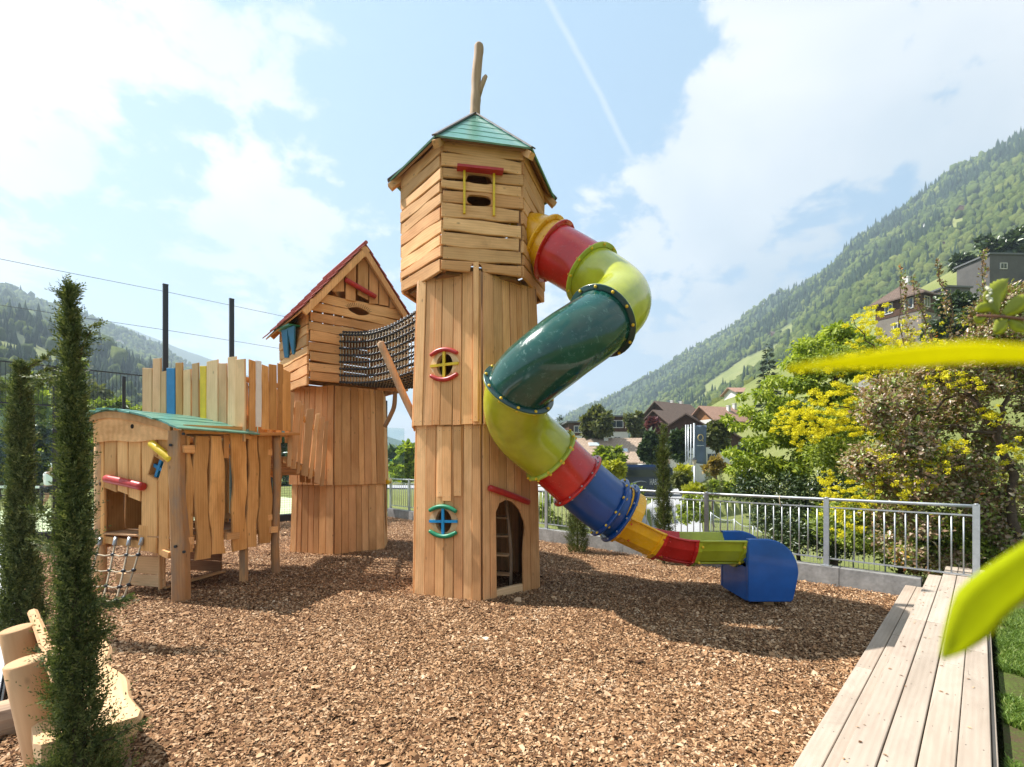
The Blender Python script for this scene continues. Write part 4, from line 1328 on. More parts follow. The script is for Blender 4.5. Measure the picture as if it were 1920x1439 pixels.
# gable boards, upright, ragged lower ends
ne = -u2
gp = [(-.02, .16), (.155, .20), (.40, .24), (.66, .22), (.90, .24), (1.15, .20), (1.36, .23), (1.60, .16), (1.77, .2)]
for x0, w in gp:
    xm = x0 + w / 2
    zt = lambda x: HZ1 + .02 + (HA - HZ1) * (1 - abs(x - HW / 2) / (HW / 2))
    zb = HZ1 + .36 + rg.uniform(-.10, .04) - .12 * (xm / HW)
    z1 = min(zt(x0), zt(x0 + w)) ; z2 = max(zt(x0), zt(x0 + w))
    if z2 - zb < .06: continue
    L = (z1 + z2) / 2 - zb; sl_ = (zt(x0 + w) - zt(x0)) / w
    if abs(xm - HW / 2) < .15: sl_ = 0
    plank('gable_board', gab, HC + u1 * xm + ne * .05 + UP * zb, UP, ne.cross(UP), L, w - .012, .03, W_ROOM, wav=.008, rg=rg, slant=(rg.uniform(-.3, .3), sl_ if ne.cross(UP).dot(u1) > 0 else -sl_), seg=5)
for x0, w in gp:
    xm = x0 + w / 2; zt_ = HZ1 + (HA - HZ1) * (1 - abs(xm - HW / 2) / (HW / 2))
    if zt_ - HZ1 > .1: plank('gable_board', gab, HC + u2 * HD + u1 * xm + UP * (HZ1 - .03), UP, u2.cross(UP), zt_ - HZ1, w - .01, .03, W_ROOM, rg=rg)
sausage('gable_log', gab, [onplane(648, 525, HC + ne * .14, ne), onplane(676, 541, HC + ne * .145, ne), onplane(704, 557, HC + ne * .14, ne)], .052, M_RED, .97, lab='red log fixed slanting across the gable')
# blue shutters under a green ledge on the left side
lm = lambda px, py, d=.05: onplane(px, py, HC - u1 * d, -u1)
aw = link('shutter', None, gab, Matrix.Translation(lm(540, 640))); aw['label'] = 'blue boards hanging from a green ledge'
for (xa, xb, xc, xd_) in (((527, 620), (538, 617), (533, 671), (540, 671)), ((538, 616), (551, 611), (548, 665), (551, 664))):
    t0, t1 = lm(*xa, .20), lm(*xb, .20); b0_, b1_ = lm(*xc, .07), lm(*xd_, .07)
    mb = MB(); vs = [b0_, b1_, t1, t0]; vs += [p_ + u1 * .03 for p_ in vs]
    mb.add(vs, [(0, 1, 2, 3), (7, 6, 5, 4), (0, 4, 5, 1), (1, 5, 6, 2), (2, 6, 7, 3), (3, 7, 4, 0)]); fix_normals(mb.build('board', M_BLU, aw))
mb = MB(); mb.beam(lm(524, 621, .16), lm(553, 610, .16), .22, .025, up=UP); mb.build('ledge', M_GRN, aw)
# roof of round-ended red tiles in courses
hr = link('roof', None, gab, Matrix.Translation(HC + u1 * HW / 2 + u2 * HD / 2 + UP * HA)); hr['label'] = 'steep roof of overlapping red tiles'
ridge0 = HC + u1 * HW / 2 - u2 * .24 + UP * (HA + .09); RL = 2.42
for s in (-1, 1):
    dn = (u1 * s * (HW / 2 + .30) + UP * (-(HA - HZ1) * (HW / 2 + .30) / (HW / 2)))
    Ls = dn.length; dd = dn.normalized(); nn_ = u2.cross(dd); nn_ = nn_ if nn_.z > 0 else -nn_
    nc, nr = 12, 9
    for r_ in range(nr):
        for c in range(nc):
            if c == nc - 1 and False: pass
            w = RL / nc; f = (nr - r_) / nr
            o = ridge0 + dd * (Ls * f) + u2 * (w * (c + .5) + (w * .0 if r_ % 2 else 0)) + nn_ * .012
            L = Ls / nr * 1.22
            plank('tile', hr, o + nn_ * .004 * rg.uniform(0, 1.5), (-dd - nn_ * .09), nn_.cross(-dd), L, w - .008, .02, M_TILE, rg=rg, seg=1, ch=.006, slant=(rg.uniform(-.05, .05), 0), bow=0)
    mb = MB(); a = ridge0 - nn_ * .02 + u2 * .03; vs = [a, a + dd * (Ls - .03), a + dd * (Ls - .03) + u2 * (RL - .05), a + u2 * (RL - .05)]
    vs += [p_ - nn_ * .025 for p_ in vs]
    mb.add(vs, [(0, 1, 2, 3), (7, 6, 5, 4), (0, 4, 5, 1), (1, 5, 6, 2), (2, 6, 7, 3), (3, 7, 4, 0)]); fix_normals(mb.build('soffit', W_ROOM, hr))
    for off in (.05, 1.2, RL - .12):
        mb = MB(); mb.beam(ridge0 - nn_ * .09 + u2 * off + dd * .02, ridge0 - nn_ * .09 + u2 * off + dd * (Ls - .12), .07, .10, up=nn_); mb.build('rafter', W_ROOM, hr)
for off, zz in ((.0, HZ1 - .02), (HW, HZ1 - .02), (HW / 2, HA - .1)):
    mb = MB(); a = HC + u1 * off - u2 * .22 + UP * zz; mb.sweep([a, a + u2 * (HD + .4)], .065, 10, smooth=False); mb.build('purlin', W_ROOM, hr)
mb = MB(); a = ridge0 + UP * .03; mb.sweep([a + u2 * -.02, a + u2 * (RL + .02)], .035, 8); mb.build('ridge_cap', M_TILE, hr)
# beam and braces under the net end
mb = MB(); mb.beam(P(712, 728, 9.75), P(746, 729, 9.3), .10, .11); mb.build('beam', W_ROOM, gab)
sausage('brace', gab, [P(741, 736, 9.35), P(739, 762, 9.4), P(732, 780, 9.5), P(722, 800, 9.6)], .045, W_LOG, .9, lab='bent branch bracing the beam')

screws(gab, [o_ for o_ in list(gab.children) if o_.name.startswith(('plank', 'slab'))])

# ---------------------------------------------------------------- net tunnel
net = thing('net_tunnel', 'black knotted rope net tunnel between the two wooden towers', 'net tunnel', (-2.2, 8.8, 3.4))
A0 = HC + u1 * 1.06 + UP * 3.93; B0 = V((-1.24, 7.98, 3.84))
ax = (B0 - A0); Ln = ax.length; axn = ax.normalized(); sd_ = V((-axn.y, axn.x, 0)).normalized()
def sect(t, i, nn):
    """rounded box section, a little slack in the middle"""
    per = []
    hw, hh = .50, .50
    s = i / nn * 4
    k = int(s); f = s - k
    cs = [(-hw, -hh), (hw, -hh), (hw, hh), (-hw, hh)]
    a = V(cs[k % 4]); b = V(cs[(k + 1) % 4]); p = a.lerp(b, f)
    pinch = 1 - .10 * math.sin(PI * t)
    sag = -.10 * math.sin(PI * t)
    return A0 + ax * t + sd_ * p.x * pinch + UP * (p.y * (1.0 - .05 * math.sin(PI * t)) + sag)
NS, NT = 30, 24
mb = MB(); kn = MB()
for i in range(NS):
    mb.sweep([sect(t / NT, i, NS) for t in range(NT + 1)], .012, 5, cap=False)
mb.build('net_rope', [M_BLACK], net)
mb = MB()
for t in range(NT + 1):
    pts = [sect(t / NT, i, NS) for i in range(NS)]; pts.append(pts[0])
    mb.sweep(pts, .010, 5, cap=False)
mb.build('net_rope', M_ROPE, net)
for t in range(NT + 1):
    for i in range(NS): kn.ball(sect(t / NT, i, NS), .029, 6, 4, (1.2, 1, .9))
tag(kn.build('knot', M_KNOT, net), kind='stuff')
for i in (NS // 28 * 0, 7):
    mb = MB(); mb.sweep([sect(t / 10, i, NS) + UP * .05 + (sd_ * (.06 if i == 0 else -.06)) for t in range(11)], .045, 8); mb.build('side_pole', W_ROOM, net)
for k in range(9):
    t = .06 + k * .11; a = sect(t, 1.5, NS); b = sect(t, 5.5, NS)
    plank('floor_board', net, a + UP * .06, b - a, axn, (b - a).length, .19, .025, W_DARK, rg=rg)
sausage('leaning_pole', tower, [P(713, 643, 7.35), P(735, 692, 7.42), P(757, 742, 7.5), P(778, 786, 7.58)], .058, W_LOG, .95, lab='pale round pole leaning outwards past the net')

# ================================================================ hut on stilts, lookout platform, plank bridge
rg = random.Random(57)
C0 = V((-4.46, 6.33, 0)); hu = V((-.95, .31, 0)).normalized(); hv = V((.31, .95, 0)).normalized()
hn = -hv; rn = -hu                       # outward normals of the front and of the right-hand wall
hut = thing('stilt_hut', 'wooden hut on posts with a curved green roof and red log over its opening', 'play hut', C0)
def fp(px, py, d=0.0): return onplane(px, py, C0 + hn * d, hn)
def rp(px, py, d=0.0): return onplane(px, py, C0 + rn * d, rn)
def board_px(root, fn, nrm, px0, px1, y0, y1, T=.04, lift=0.0, mt=W_HUT, wav=.012, name='plank', top=None, slant=(0, 0), seg=None):
    """board whose lower end spans px0..px1 at y0 and whose top ends at y1"""
    pa, pb_ = fn((px0 + px1) / 2, y0), fn((px0 + px1) / 2 if top is None else (top[0] + top[1]) / 2, y1)
    w0 = (fn(px1, y0) - fn(px0, y0)).length
    w1 = w0 if top is None else (fn(top[1], y1) - fn(top[0], y1)).length
    if nrm == hn or nrm == rn: pass
    w0 = abs((fn(px1, y0) - fn(px0, y0)).dot(nrm.cross(UP))); w1 = w0 if top is None else abs((fn(top[1], y1) - fn(top[0], y1)).dot(nrm.cross(UP)))
    return plank(name, root, pa, pb_ - pa, nrm.cross(pb_ - pa), (pb_ - pa).length, w0 * (.90 if wav > .03 else 1), T, mt, W1=w1 * (.90 if wav > .03 else 1), wav=wav, rg=rg, lift=lift, slant=slant, ch=.008, seg=seg)
# front boards round the opening
front = []
for (a, b, y0, y1) in ((182, 200, 1022, 818), (201, 223.5, 919, 819), (225, 244, 924, 818), (246, 268, 936, 817), (270, 299, 1034, 817), (302, 322, 1041, 818)):
    front.append(board_px(hut, fp, hn, a, b, y0, y1, wav=.010 if y0 > 1000 else .005, slant=(.25 if 900 < y0 < 940 else rg.uniform(-.15, .15), 0)))
# broad foot of the board beside the opening
front.append(board_px(hut, fp, hn, 266, 283, 1033, 985, lift=.004, wav=.012))
# square tilted window with a blue cross
wc = fp(299, 878)
Mx = Matrix((hn.cross(UP) * -1, UP, hn)).transposed().to_4x4(); Mx.translation = wc
e_ = UP.cross(hn).normalized(); Mx = Matrix((e_, UP, hn)).transposed().to_4x4(); Mx.translation = wc
rot = Matrix.Rotation(R(-24), 4, 'Z')
nmf = {o.name for o in front}
mb = MB(); mb.prism([(-.115, -.15), (.115, -.15), (.115, .15), (-.115, .15)], Mx @ rot, -.2, .2); carve(front, mb)
wn = link('window', None, hut, Matrix.Translation(wc)); wn['label'] = 'small tilted window with a blue cross'
fm = MB()
for (x, y, w, h) in ((-.11, 0, .018, .30), (.11, 0, .018, .30), (0, -.145, .23, .018), (0, .145, .23, .018)):
    b_ = MB(); b_.prism([(x - w / 2, y - h / 2), (x + w / 2, y - h / 2), (x + w / 2, y + h / 2), (x - w / 2, y + h / 2)], Mx @ rot, -.10, .045); fix_normals(b_.build('frame_board', W_HUT, wn))
for (w, h) in ((.045, .29), (.215, .045)):
    b_ = MB(); b_.prism([(-w / 2, -h / 2), (w / 2, -h / 2), (w / 2, h / 2), (-w / 2, h / 2)], Mx @ rot, -.03, .02 if w < .1 else .017); fix_normals(b_.build('crossbar', M_BLU, wn))
sausage('window_log', hut, [fp(284, 832, .10), fp(303, 848, .11), fp(321, 863, .10)], .052, M_YEL, .97, lab='yellow log slanting over the small window')
sausage('door_log', hut, [fp(200, 898, .09), fp(234, 905, .095), fp(268, 913, .09)], .058, M_RED, .97, lab='red log over the hut opening')
# curved beam with a dark disc drawn for its knot hole, and roof
FW = 1.62
def hp(u, v, z, out=0): return C0 + hu * u + hv * v + UP * z
zarc = lambda u: float(np.interp(u, [-.25, 0, .25, .5, .8, 1.05, 1.25, 1.45, 1.65, 1.9], [2.25, 2.325, 2.40, 2.46, 2.52, 2.56, 2.575, 2.56, 2.50, 2.38]))
mb = MB(); k = 18
poly_b = [(.10 + (FW - .1) * i / k, 2.15 + .012 * math.sin(i * .6)) for i in range(k + 1)]; poly_t = [(.10 + (FW - .1) * i / k, zarc(.10 + (FW - .1) * i / k) - .02) for i in range(k, -1, -1)]
Mf = Matrix((hu, UP, hn)).transposed().to_4x4(); Mf.translation = C0
mb.prism(poly_b + poly_t, Mf, .04, .085); bm_ = fix_normals(mb.build('arched_beam', W_ROOM, hut))
mb = MB(); poly_b = [(.05 + (FW - .02) * i / k, zarc(.1 + (FW - .1) * i / k) - .09) for i in range(k + 1)]; poly_t = [(.05 + (FW - .02) * i / k, zarc(.10 + (FW - .1) * i / k)) for i in range(k, -1, -1)]
mb.prism(poly_b + poly_t, Mf, .086, .12); fix_normals(mb.build('arched_beam', W_ROOM, hut))
mb = MB(); c = fp(248, 800, .087); mb.sweep([c, c + hn * .003], .032, 14, smooth=False); mb.build('dark_hole_disc', M_DKIN, hut)  # flat disc, the shade inside the hole put into its colour
rb = link('roof', None, hut, Matrix.Translation(hp(.8, .5, 2.6))); rb['label'] = 'curved roof of green boards laid lengthwise'
nb = 13; u = -.20
for i in range(nb):
    u0 = -.18 + (FW + .36) * i / nb; u1_ = -.18 + (FW + .36) * (i + 1) / nb
    z0, z1 = zarc(u0), zarc(u1_)
    a_ = hp(u0, 0, z0); b_ = hp(u1_, 0, z1); w = (b_ - a_).length
    st = -.20 + rg.choice([0, .02, .05, -.02, .04]) + (.03 if i < 3 else 0)
    o = (a_ + b_) / 2 + hv * st + UP * .015
    y_ = (a_ - b_).normalized()
    if hv.cross(y_).z < 0: y_ = -y_
    plank('roof_board', rb, o, hv, y_, 1.30, w + .012, .024, M_ROOFG, rg=rg, ch=.005, lift=.006 * (i % 2), slant=(rg.uniform(-.2, .2), 0))
# corner posts
def post(root, pts, r, mt=W_POST, n=8, nm='post', sq=False):
    pts = [V(p) for p in pts]
    mb = MB(); mb.sweep(cat_rom(pts, 5), [r * (1 + .05 * math.sin(i * 1.7 + pts[0].x)) for i in range(5 * (len(pts) - 1) + 1)], n, smooth=not sq, rough=.03, rng=rg)
    return mb.build(nm, mt, root)
o = MB(); pp = [P(340, 1128, 6.30), P(339, 1060, 6.28), P(337, 1000, 6.30), P(333, 930, 6.27), P(331, 870, 6.29), P(332, 808, 6.31)]
ww = [.185, .18, .19, .155, .165, .175]
c_ = cat_rom(pp, 4); wid = [np.interp(i / 4, range(6), ww) for i in range(len(c_))]
vs = []; fs = []
for p_, w in zip(c_, wid):
    for (s, t) in ((-.46, -.4), (-.36, -.5), (.36, -.5), (.46, -.4), (.46, .4), (.36, .5), (-.36, .5), (-.46, .4)): vs.append(p_ + V((1, 0.05, 0)) * s * w * 1.02 + V((0, 1, 0)) * t * w * .8)
for j in range(len(c_) - 1):
    for q_ in range(8): fs.append((j * 8 + q_, j * 8 + (q_ + 1) % 8, (j + 1) * 8 + (q_ + 1) % 8, (j + 1) * 8 + q_))
fs += [tuple(range(8)), tuple((len(c_) - 1) * 8 + j for j in range(8))]
o.add(vs, fs); a_ = fix_normals(o.build('post', W_POST, hut)); a_['label'] = 'weathered front corner post with bolt heads'
for (px, py) in ((345, 814), (321, 835), (330, 1025), (346, 1035)):
    mb = MB(); c = P(px, py, 6.215); mb.sweep([c, c + V((0, -.02, 0))], .019, 10, smooth=False); mb.build('bolt', M_BLACK, a_)
post(hut, [V((-3.96, 7.88, -.1)), V((-3.97, 7.86, .5)), V((-3.95, 7.86, 1.1)), V((-3.93, 7.86, 1.7)), V((-3.95, 7.86, 2.31))], .068)
post(hut, [V((-5.50, 8.26, -.1)), V((-5.49, 8.26, 1.0)), V((-5.50, 8.26, 2.2))], .075)
post(hut, [C0 + hu * 1.6 + UP * -.1, C0 + hu * 1.6 + UP * 1.1, C0 + hu * 1.6 + UP * 2.2], .075)
# blocks and beams
for (px, py, w, h) in ((300 + 2, 1039, .16, .075),):
    pass
mb = MB(); mb.beam(fp(309, 1036, .09), fp(322, 1041, .09), .10, .085); mb.build('beam_end', W_ROOM, hut)
for v, z in ((.10, .72), (.10, 2.02), (1.45, 2.02), (1.45, .95)):
    mb = MB(); mb.beam(hp(-.05, v, z), hp(FW, v, z), .09, .09); mb.build('cross_beam', W_ROOM, hut)
for (px0, px1, py) in ((423, 446, 1006), (342, 362, 843), (346, 360, 1015), (505, 518, 994)):
    q0, q1 = rp(px0, py, .05), rp(px1, py - 1, .05); mb = MB(); mb.beam(q0, q1, .07, .10); mb.build('beam_end', W_ROOM, hut)
mb = MB(); mb.beam(rp(343, 805, .03), rp(452, 808, .03), .05, .12); mb.build('wall_plate', W_HUT, hut)
mb = MB(); mb.beam(rp(350, 845, -.05), rp(508, 845, -.05), .05, .08); mb.beam(rp(350, 1010, -.05), rp(508, 995, -.05), .05, .08, ); mb.build('wall_rail', W_ROOM, hut)
# right-hand wall boards
for (a, b, y0, y1, ta, tb) in ((344, 361, 1036, 818, 343, 355), (362, 390, 1049, 818, 357, 385), (389, 420, 1039, 818, 388, 416), (433, 461, 1032, 813, 427, 457), (460, 480, 1026, 814, 460, 481), (482, 506, 1019, 816, 482, 507)):
    board_px(hut, rp, rn, a, b, y0, y1, T=.045, wav=.0305, top=(ta, tb), slant=(rg.uniform(-.15, .15), 0), lift=rg.uniform(0, .012))
board_px(hut, rp, rn, 417, 428, 860, 816, T=.04)
# back wall and left wall
for i in range(6):
    u = .14 + i * .26
    if i == 2: continue
    plank('plank', hut, hp(u, 1.42, .78), UP, hv.cross(UP), 1.45, .22 if i != 3 else .16, .035, W_HUT, wav=.014, rg=rg)
for i in range(5):
    plank('plank', hut, hp(FW, .2 + i * .28, .6), UP, hu.cross(UP), 1.6, .26, .04, W_HUT, wav=.012, rg=rg)
# floor
for i in range(7):
    plank('floor_board', hut, hp(.06, .06 + i * .22, .815), hu, -hv, FW - .1, .20, .03, W_POST, rg=rg, wav=.003)
mb = MB(); mb.beam(fp(200, 1012, .0), fp(272, 1022, .0), .05, .10); b_ = mb.build('sill_beam', W_HUT, hut)
mb = MB(); c_ = fp(186, 908, .046); mb.box(c_, (.055, .004, .045), Matrix((UP.cross(hn).normalized(), hn, UP)).transposed()); mb.build('maker_plate', M_BLACK, hut)
# step box under the hut
box = thing('step_box', 'low open wooden step box under the hut', 'step box', P(262, 1078, 6.95))
bz = 0
s0 = G0 = P(307, 1078, 6.80); s0.z = 0.02
fl = P(216, 1068, 7.0); fl.z = .02
bu = (fl - s0).normalized(); bv = V((-bu.y, bu.x, 0)); bv = bv if bv.y > 0 else -bv
for z0_, h in ((.02, .17), (.20, .26)):
    L = (fl - s0).length * (1 if z0_ < .1 else .8)
    plank('box_board', box, s0 + UP * (z0_ + h / 2), bu, UP, L, h, .03, W_PALE, rg=rg, wav=.003)
    plank('box_board', box, s0 + UP * (z0_ + h / 2) + bv * 1.0, bu, UP, L, h, .03, W_DARK, rg=rg)
plank('box_board', box, s0 + UP * .035, bv, -bu, 1.05, .10, .03, W_PALE, rg=rg)
plank('box_board', box, s0 + bu * .02 + UP * .0, UP, bv, .50, .10, .03, W_PALE, rg=rg)
plank('box_board', box, s0 + bv * .5 + bu * .25 + UP * .44, bv, bu, .5, .5, .03, W_PALE, rg=rg)

# ---- rope climbing net hanging from the sill
rl = thing('rope_ladder', 'beige rope climbing net with black knots hanging from the hut opening', 'climbing net', P(225, 1070, 6.4))
tops = [fp(px, 1012, .05) for px in (189, 217, 243, 267)]
bots = [P(px, py, d) for px, py, d in ((176, 1127, 6.12), (196, 1128, 6.1), (219, 1131, 6.08), (226, 1122, 6.2))]
bots = [V((b.x, b.y, .01)) for b in bots]
bots = [P(152, 1122, 6.25), P(192, 1128, 6.2), P(217, 1131, 6.15), P(231, 1118, 6.3)]
for b in bots: b.z = .02
for i, (a, b) in enumerate(zip(tops, bots)):
    mb = MB(); mb.sweep([a.lerp(b, t / 12) + UP * (-.05 * math.sin(PI * t / 12)) for t in range(13)], .012, 6); mb.build('rope', M_ROPE, rl)
    mb = MB(); mb.sweep([a + UP * .03, a.lerp(b, .10)], [.022, .028], 8); mb.build('rope_clamp', M_STEEL, rl)
rows_ = (.22, .46, .72, .97)
for t in rows_:
    pts = [a.lerp(b, t) + UP * (-.05 * math.sin(PI * t)) for a, b in zip(tops, bots)]
    mb = MB()
    for p0, p1 in zip(pts, pts[1:]): mb.sweep([p0, p0.lerp(p1, .5) + UP * -.02, p1], .011, 6, cap=False)
    mb.build('rope', M_ROPE, rl)
    for p_ in pts:
        mb = MB(); mb.ball(p_, .026, 7, 5, (1.3, 1, 1)); mb.build('knot', M_KNOT, rl)

# ---- lookout platform with its picket fence
FC = C0 + hv * .97 ; FC = V((FC.x, FC.y, 0))
look = thing('lookout_platform', 'raised lookout platform fenced by pickets, one blue, one yellow and one white', 'lookout', FC)
def lf(px, py, d=0.0): return onplane(px, py, FC + hn * d, hn)
def ls(px, py, d=0.0): return onplane(px, py, C0 + rn * (d + .02), rn)
pk = [(270, 288, 691, W_PALE, None), (289, 304, 673, W_PALE, None), (304, 314.5, 697, W_PALE, None), (315, 331, 691, M_BLU, 'blue picket'), (332, 344.5, 681, W_HUT, None), (346, 360, 694, W_PALE, None),
      (363, 375, 682, W_PALE, None), (377, 389, 687, M_YEL, 'yellow picket'), (390, 411, 677, W_PALE, None), (412, 427.5, 682, W_PALE, None), (429, 445, 670, W_PALE, None)]
for (a, b, yt, m_, lb) in pk:
    o = board_px(look, lf, hn, a, b, 800, yt, T=.03, mt=m_, wav=.003, name='picket', slant=(0, rg.uniform(-.1, .1)), seg=4)
    if lb: o['label'] = lb
board_px(look, lf, hn, 446, 464, 829, 675, T=.035, lift=.02, mt=W_PALE, wav=.003, name='picket')
sk = [(465, 477, 676, W_HUT, None, 822), (478, 488.5, 677, M_WHT, 'white picket', 801), (490, 502, 686, W_HUT, None, 806), (503, 517, 684, W_HUT, None, 807), (519, 529, 683, W_HUT, None, 808), (527, 543, 695, W_HUT, None, 809)]
for (a, b, yt, m_, lb, yb) in sk:
    o = board_px(look, ls, rn, a, b, yb, yt, T=.03, mt=m_, wav=.006, name='picket', slant=(0, rg.uniform(-.15, .15)), seg=5)
    if lb: o['label'] = lb
a_, b_ = ls(464, 812, .0), ls(546, 812, .0)
plank('floor_board', look, a_ + rn * .06 + UP * .0, b_ - a_, hu * -1, (b_ - a_).length + .05, .16, .05, W_HUT, rg=rg)
for i in range(8):
    plank('floor_board', look, FC + hu * 2.0 + hv * (.05 + i * .125) + UP * 2.30, -hu, hv, 2.0, .115, .03, W_POST, rg=rg)
for z in (2.55, 3.15):
    mb = MB(); mb.beam(FC + hu * 2.02 + hv * .04 + UP * z, FC + hu * .03 + hv * .04 + UP * z, .045, .08); mb.build('rail', W_ROOM, look)
    mb = MB(); q = C0 + hv * 1.0 - rn * .035 + UP * z; mb.beam(q, q + hv * .92, .045, .08); mb.build('rail', W_ROOM, look)
for i in range(8):
    plank('picket', look, FC + hu * 2.03 + hv * (.08 + i * .13) + UP * 2.2, UP, hu.cross(UP), 1.1 + rg.uniform(-.08, .08), .10, .03, W_PALE, rg=rg)
for i in range(9):
    plank('picket', look, FC + hu * (.15 + i * .2) + hv * 1.05 + UP * 2.2, UP, hv.cross(UP), 1.05 + rg.uniform(-.1, .08), .11, .03, W_HUT, rg=rg)
for (u, v) in ((.06, .07), (1.95, .07), (1.95, .95)):
    q = FC + hu * u + hv * v; mb = MB(); mb.beam(q + UP * -.1, q + UP * 3.1, .09, .09, up=V((1, 0, 0))); mb.build('post', W_POST, look)
mb = MB(); mb.beam(ls(452, 818, .0), ls(468, 820, .0), .08, .07); mb.build('beam_end', W_ROOM, look)

# ---- plank bridge
br = thing('plank_bridge', 'short sloping bridge with slanting pickets from platform to gabled tower', 'bridge', (-3.9, 8.9, 1.6))
p0 = V((-3.93, 8.12, 1.90)); p1 = V((-3.84, 9.45, 1.56))
bd = (p1 - p0).normalized(); bs = UP.cross(bd).normalized()     # left of travel
for i in range(9):
    q = p0.lerp(p1, (i + .5) / 9); plank('floor_board', br, q + bs * -.05 + UP * .03, bs, -bd, .95, .13, .03, W_POST, rg=rg)
for s in (.0, .85):
    mb = MB(); mb.beam(p0 + bs * s, p1 + bs * s, .06, .12); mb.build('bearer', W_HUT, br)
    mb = MB(); mb.beam(p0 + bs * (s) + UP * 1.0, p1 + bs * s + UP * .85, .05, .07); mb.build('hand_rail', W_HUT, br)
# pickets: px at foot, px at top, y at foot, y at top, depth
for (xb, xt, yb, yt, d, w) in ((543, 548, 862, 736, 8.25, .07), (550, 560, 866, 752, 8.45, .105), (560, 567, 875, 758, 8.62, .06), (572, 582, 879, 767, 8.8, .125), (583, 596, 884, 776, 8.98, .07), (595, 603, 893, 783, 9.12, .11), (604, 613, 898, 790, 9.28, .075)):
    q0, q1 = P(xb - 1, yb + 14, d - .16), P(xt, yt, d - .08)
    plank('picket', br, q0, q1 - q0, V((.85, .5, 0)), (q1 - q0).length, w, .035, W_PALE, rg=rg, wav=.005, slant=(rg.uniform(-.3, .3), rg.uniform(.1, .5)))
for (xb, yb, yt, d, w) in ((566, 905, 880, 9.3, .11), (577, 906, 880, 9.35, .10), (589, 908, 880, 9.38, .11), (601, 906, 880, 9.42, .09)):
    q0, q1 = P(xb, yb, d), P(xb, yt, d); plank('picket', br, q0, q1 - q0, V((1, -.3, 0)), (q1 - q0).length, w, .03, W_HUT, rg=rg)
for i in range(8):
    q = p0.lerp(p1, (i + .5) / 8) + bs * .9; plank('picket', br, q - UP * .05, UP, bs.cross(UP), 1.05 + rg.uniform(-.08, .08), .10, .03, W_HUT, rg=rg, slant=(0, rg.uniform(-.4, .4)))

# ================================================================ bench
rg = random.Random(71)
be = V((-1, 1, 0)).normalized(); bw = V((1, 1, 0)).normalized()
BC = V((-2.05, 2.58, 0))                 # near right-hand corner of the seat
bench = thing('log_bench', 'rustic bench of split logs with sloping back behind the tall cypress', 'bench', BC)
# seat slab with wavy natural edge
vs = []; fs = []; k = 22
for i in range(k + 1):
    t = i / k; s = t * 1.76
    e1 = .018 * math.sin(s * 4.2 + .4) + .02 * math.sin(s * 8.5 + 2.0) - .05 * t ** 2
    e0 = -.42 + .012 * math.sin(s * 6 + 1)
    rr_ = .03 if i in (0, k) else 0
    for (w, z) in ((e0 + rr_, .36), (e1 - .03 - rr_, .36), (e1 - rr_, .375), (e1 + .012 - rr_, .43), (e1 - .006 - rr_, .452), (e1 - .03, .458), (e0 + .03, .458), (e0 + rr_, .44)):
        vs.append(BC + be * (s - (.0)) + bw * w + UP * (z + .004 * math.sin(s * 9 + w * 14)))
for i in range(k):
    for q_ in range(8): fs.append((i * 8 + q_, i * 8 + (q_ + 1) % 8, (i + 1) * 8 + (q_ + 1) % 8, (i + 1) * 8 + q_))
fs += [tuple(range(8)), tuple(k * 8 + j for j in range(8))]
mb = MB(); mb.add(vs, fs)
M_ = frame(BC, be, bw)
st = fix_normals(mb.build('seat', W_BENCH, bench, M_))
# back board leaning back on two round posts
def backp(s, z): return BC + be * s + bw * (-.235 - .07 * (s + .05) - (z - .42) * .28) + UP * z
plank('backrest', bench, backp(-.05, .66), backp(1.60, .66) - backp(-.05, .66), backp(0, .9) - backp(0, .5), 1.66, .26, .055, W_BENCH, wav=.012, rg=rg, lift=-.01, ch=.014, seg=14)
for s in (.40, 1.16):
    wo = -.05 * (s > 1)
    base = BC + be * (s + .0) + bw * (-.34 + wo); top = BC + be * s + bw * (-.445 + wo)
    a_ = V((base.x, base.y, .1)); b_ = V((top.x, top.y, .775))
    mb = MB(); mb.sweep([a_, a_.lerp(b_, .3), a_.lerp(b_, .7), b_ - (b_ - a_) * .01, b_], [.088, .090, .087, .085, .076], 20, rough=.01, rng=rg); mb.build('back_post', W_BENCH, bench, frame(a_, b_ - a_, be))
# stacked split logs under each end
for s in (.20, 1.50):
    for z0_, z1_, w0, w1, ext in ((-.06, .19, -.88, -.02, .15), (.17, .355, -.40, -.03, .13)):
        q0 = BC + be * s + bw * w0; q1 = BC + be * s + bw * w1; zc = (z0_ + z1_) / 2; h = (z1_ - z0_) / 2
        pts = [V((q0.x, q0.y, zc)).lerp(V((q1.x, q1.y, zc)), t / 6) for t in range(7)]
        mb = MB(); x_ = bw; y_ = be
        vs = []; fs = []; n_ = 14
        for i, p_ in enumerate(pts):
            sc_ = .9 if i in (0, 6) else 1.0
            for j in range(n_):
                t = 2 * PI * j / n_
                r1 = (abs(math.cos(t)) ** 3.2 + abs(math.sin(t)) ** 3.2) ** (-1 / 3.2) * (1 + rg.uniform(-.035, .035))
                vs.append(p_ + be * (ext * r1 * math.cos(t) * sc_) + UP * (h * r1 * math.sin(t) * sc_))
        for i in range(6):
            for j in range(n_): fs.append((i * n_ + j, i * n_ + (j + 1) % n_, (i + 1) * n_ + (j + 1) % n_, (i + 1) * n_ + j))
        fs += [tuple(range(n_)), tuple(6 * n_ + j for j in range(n_))]
        mb.add(vs, fs); fix_normals(mb.build('base_log', W_BARK, bench, frame(pts[0], bw, be)))

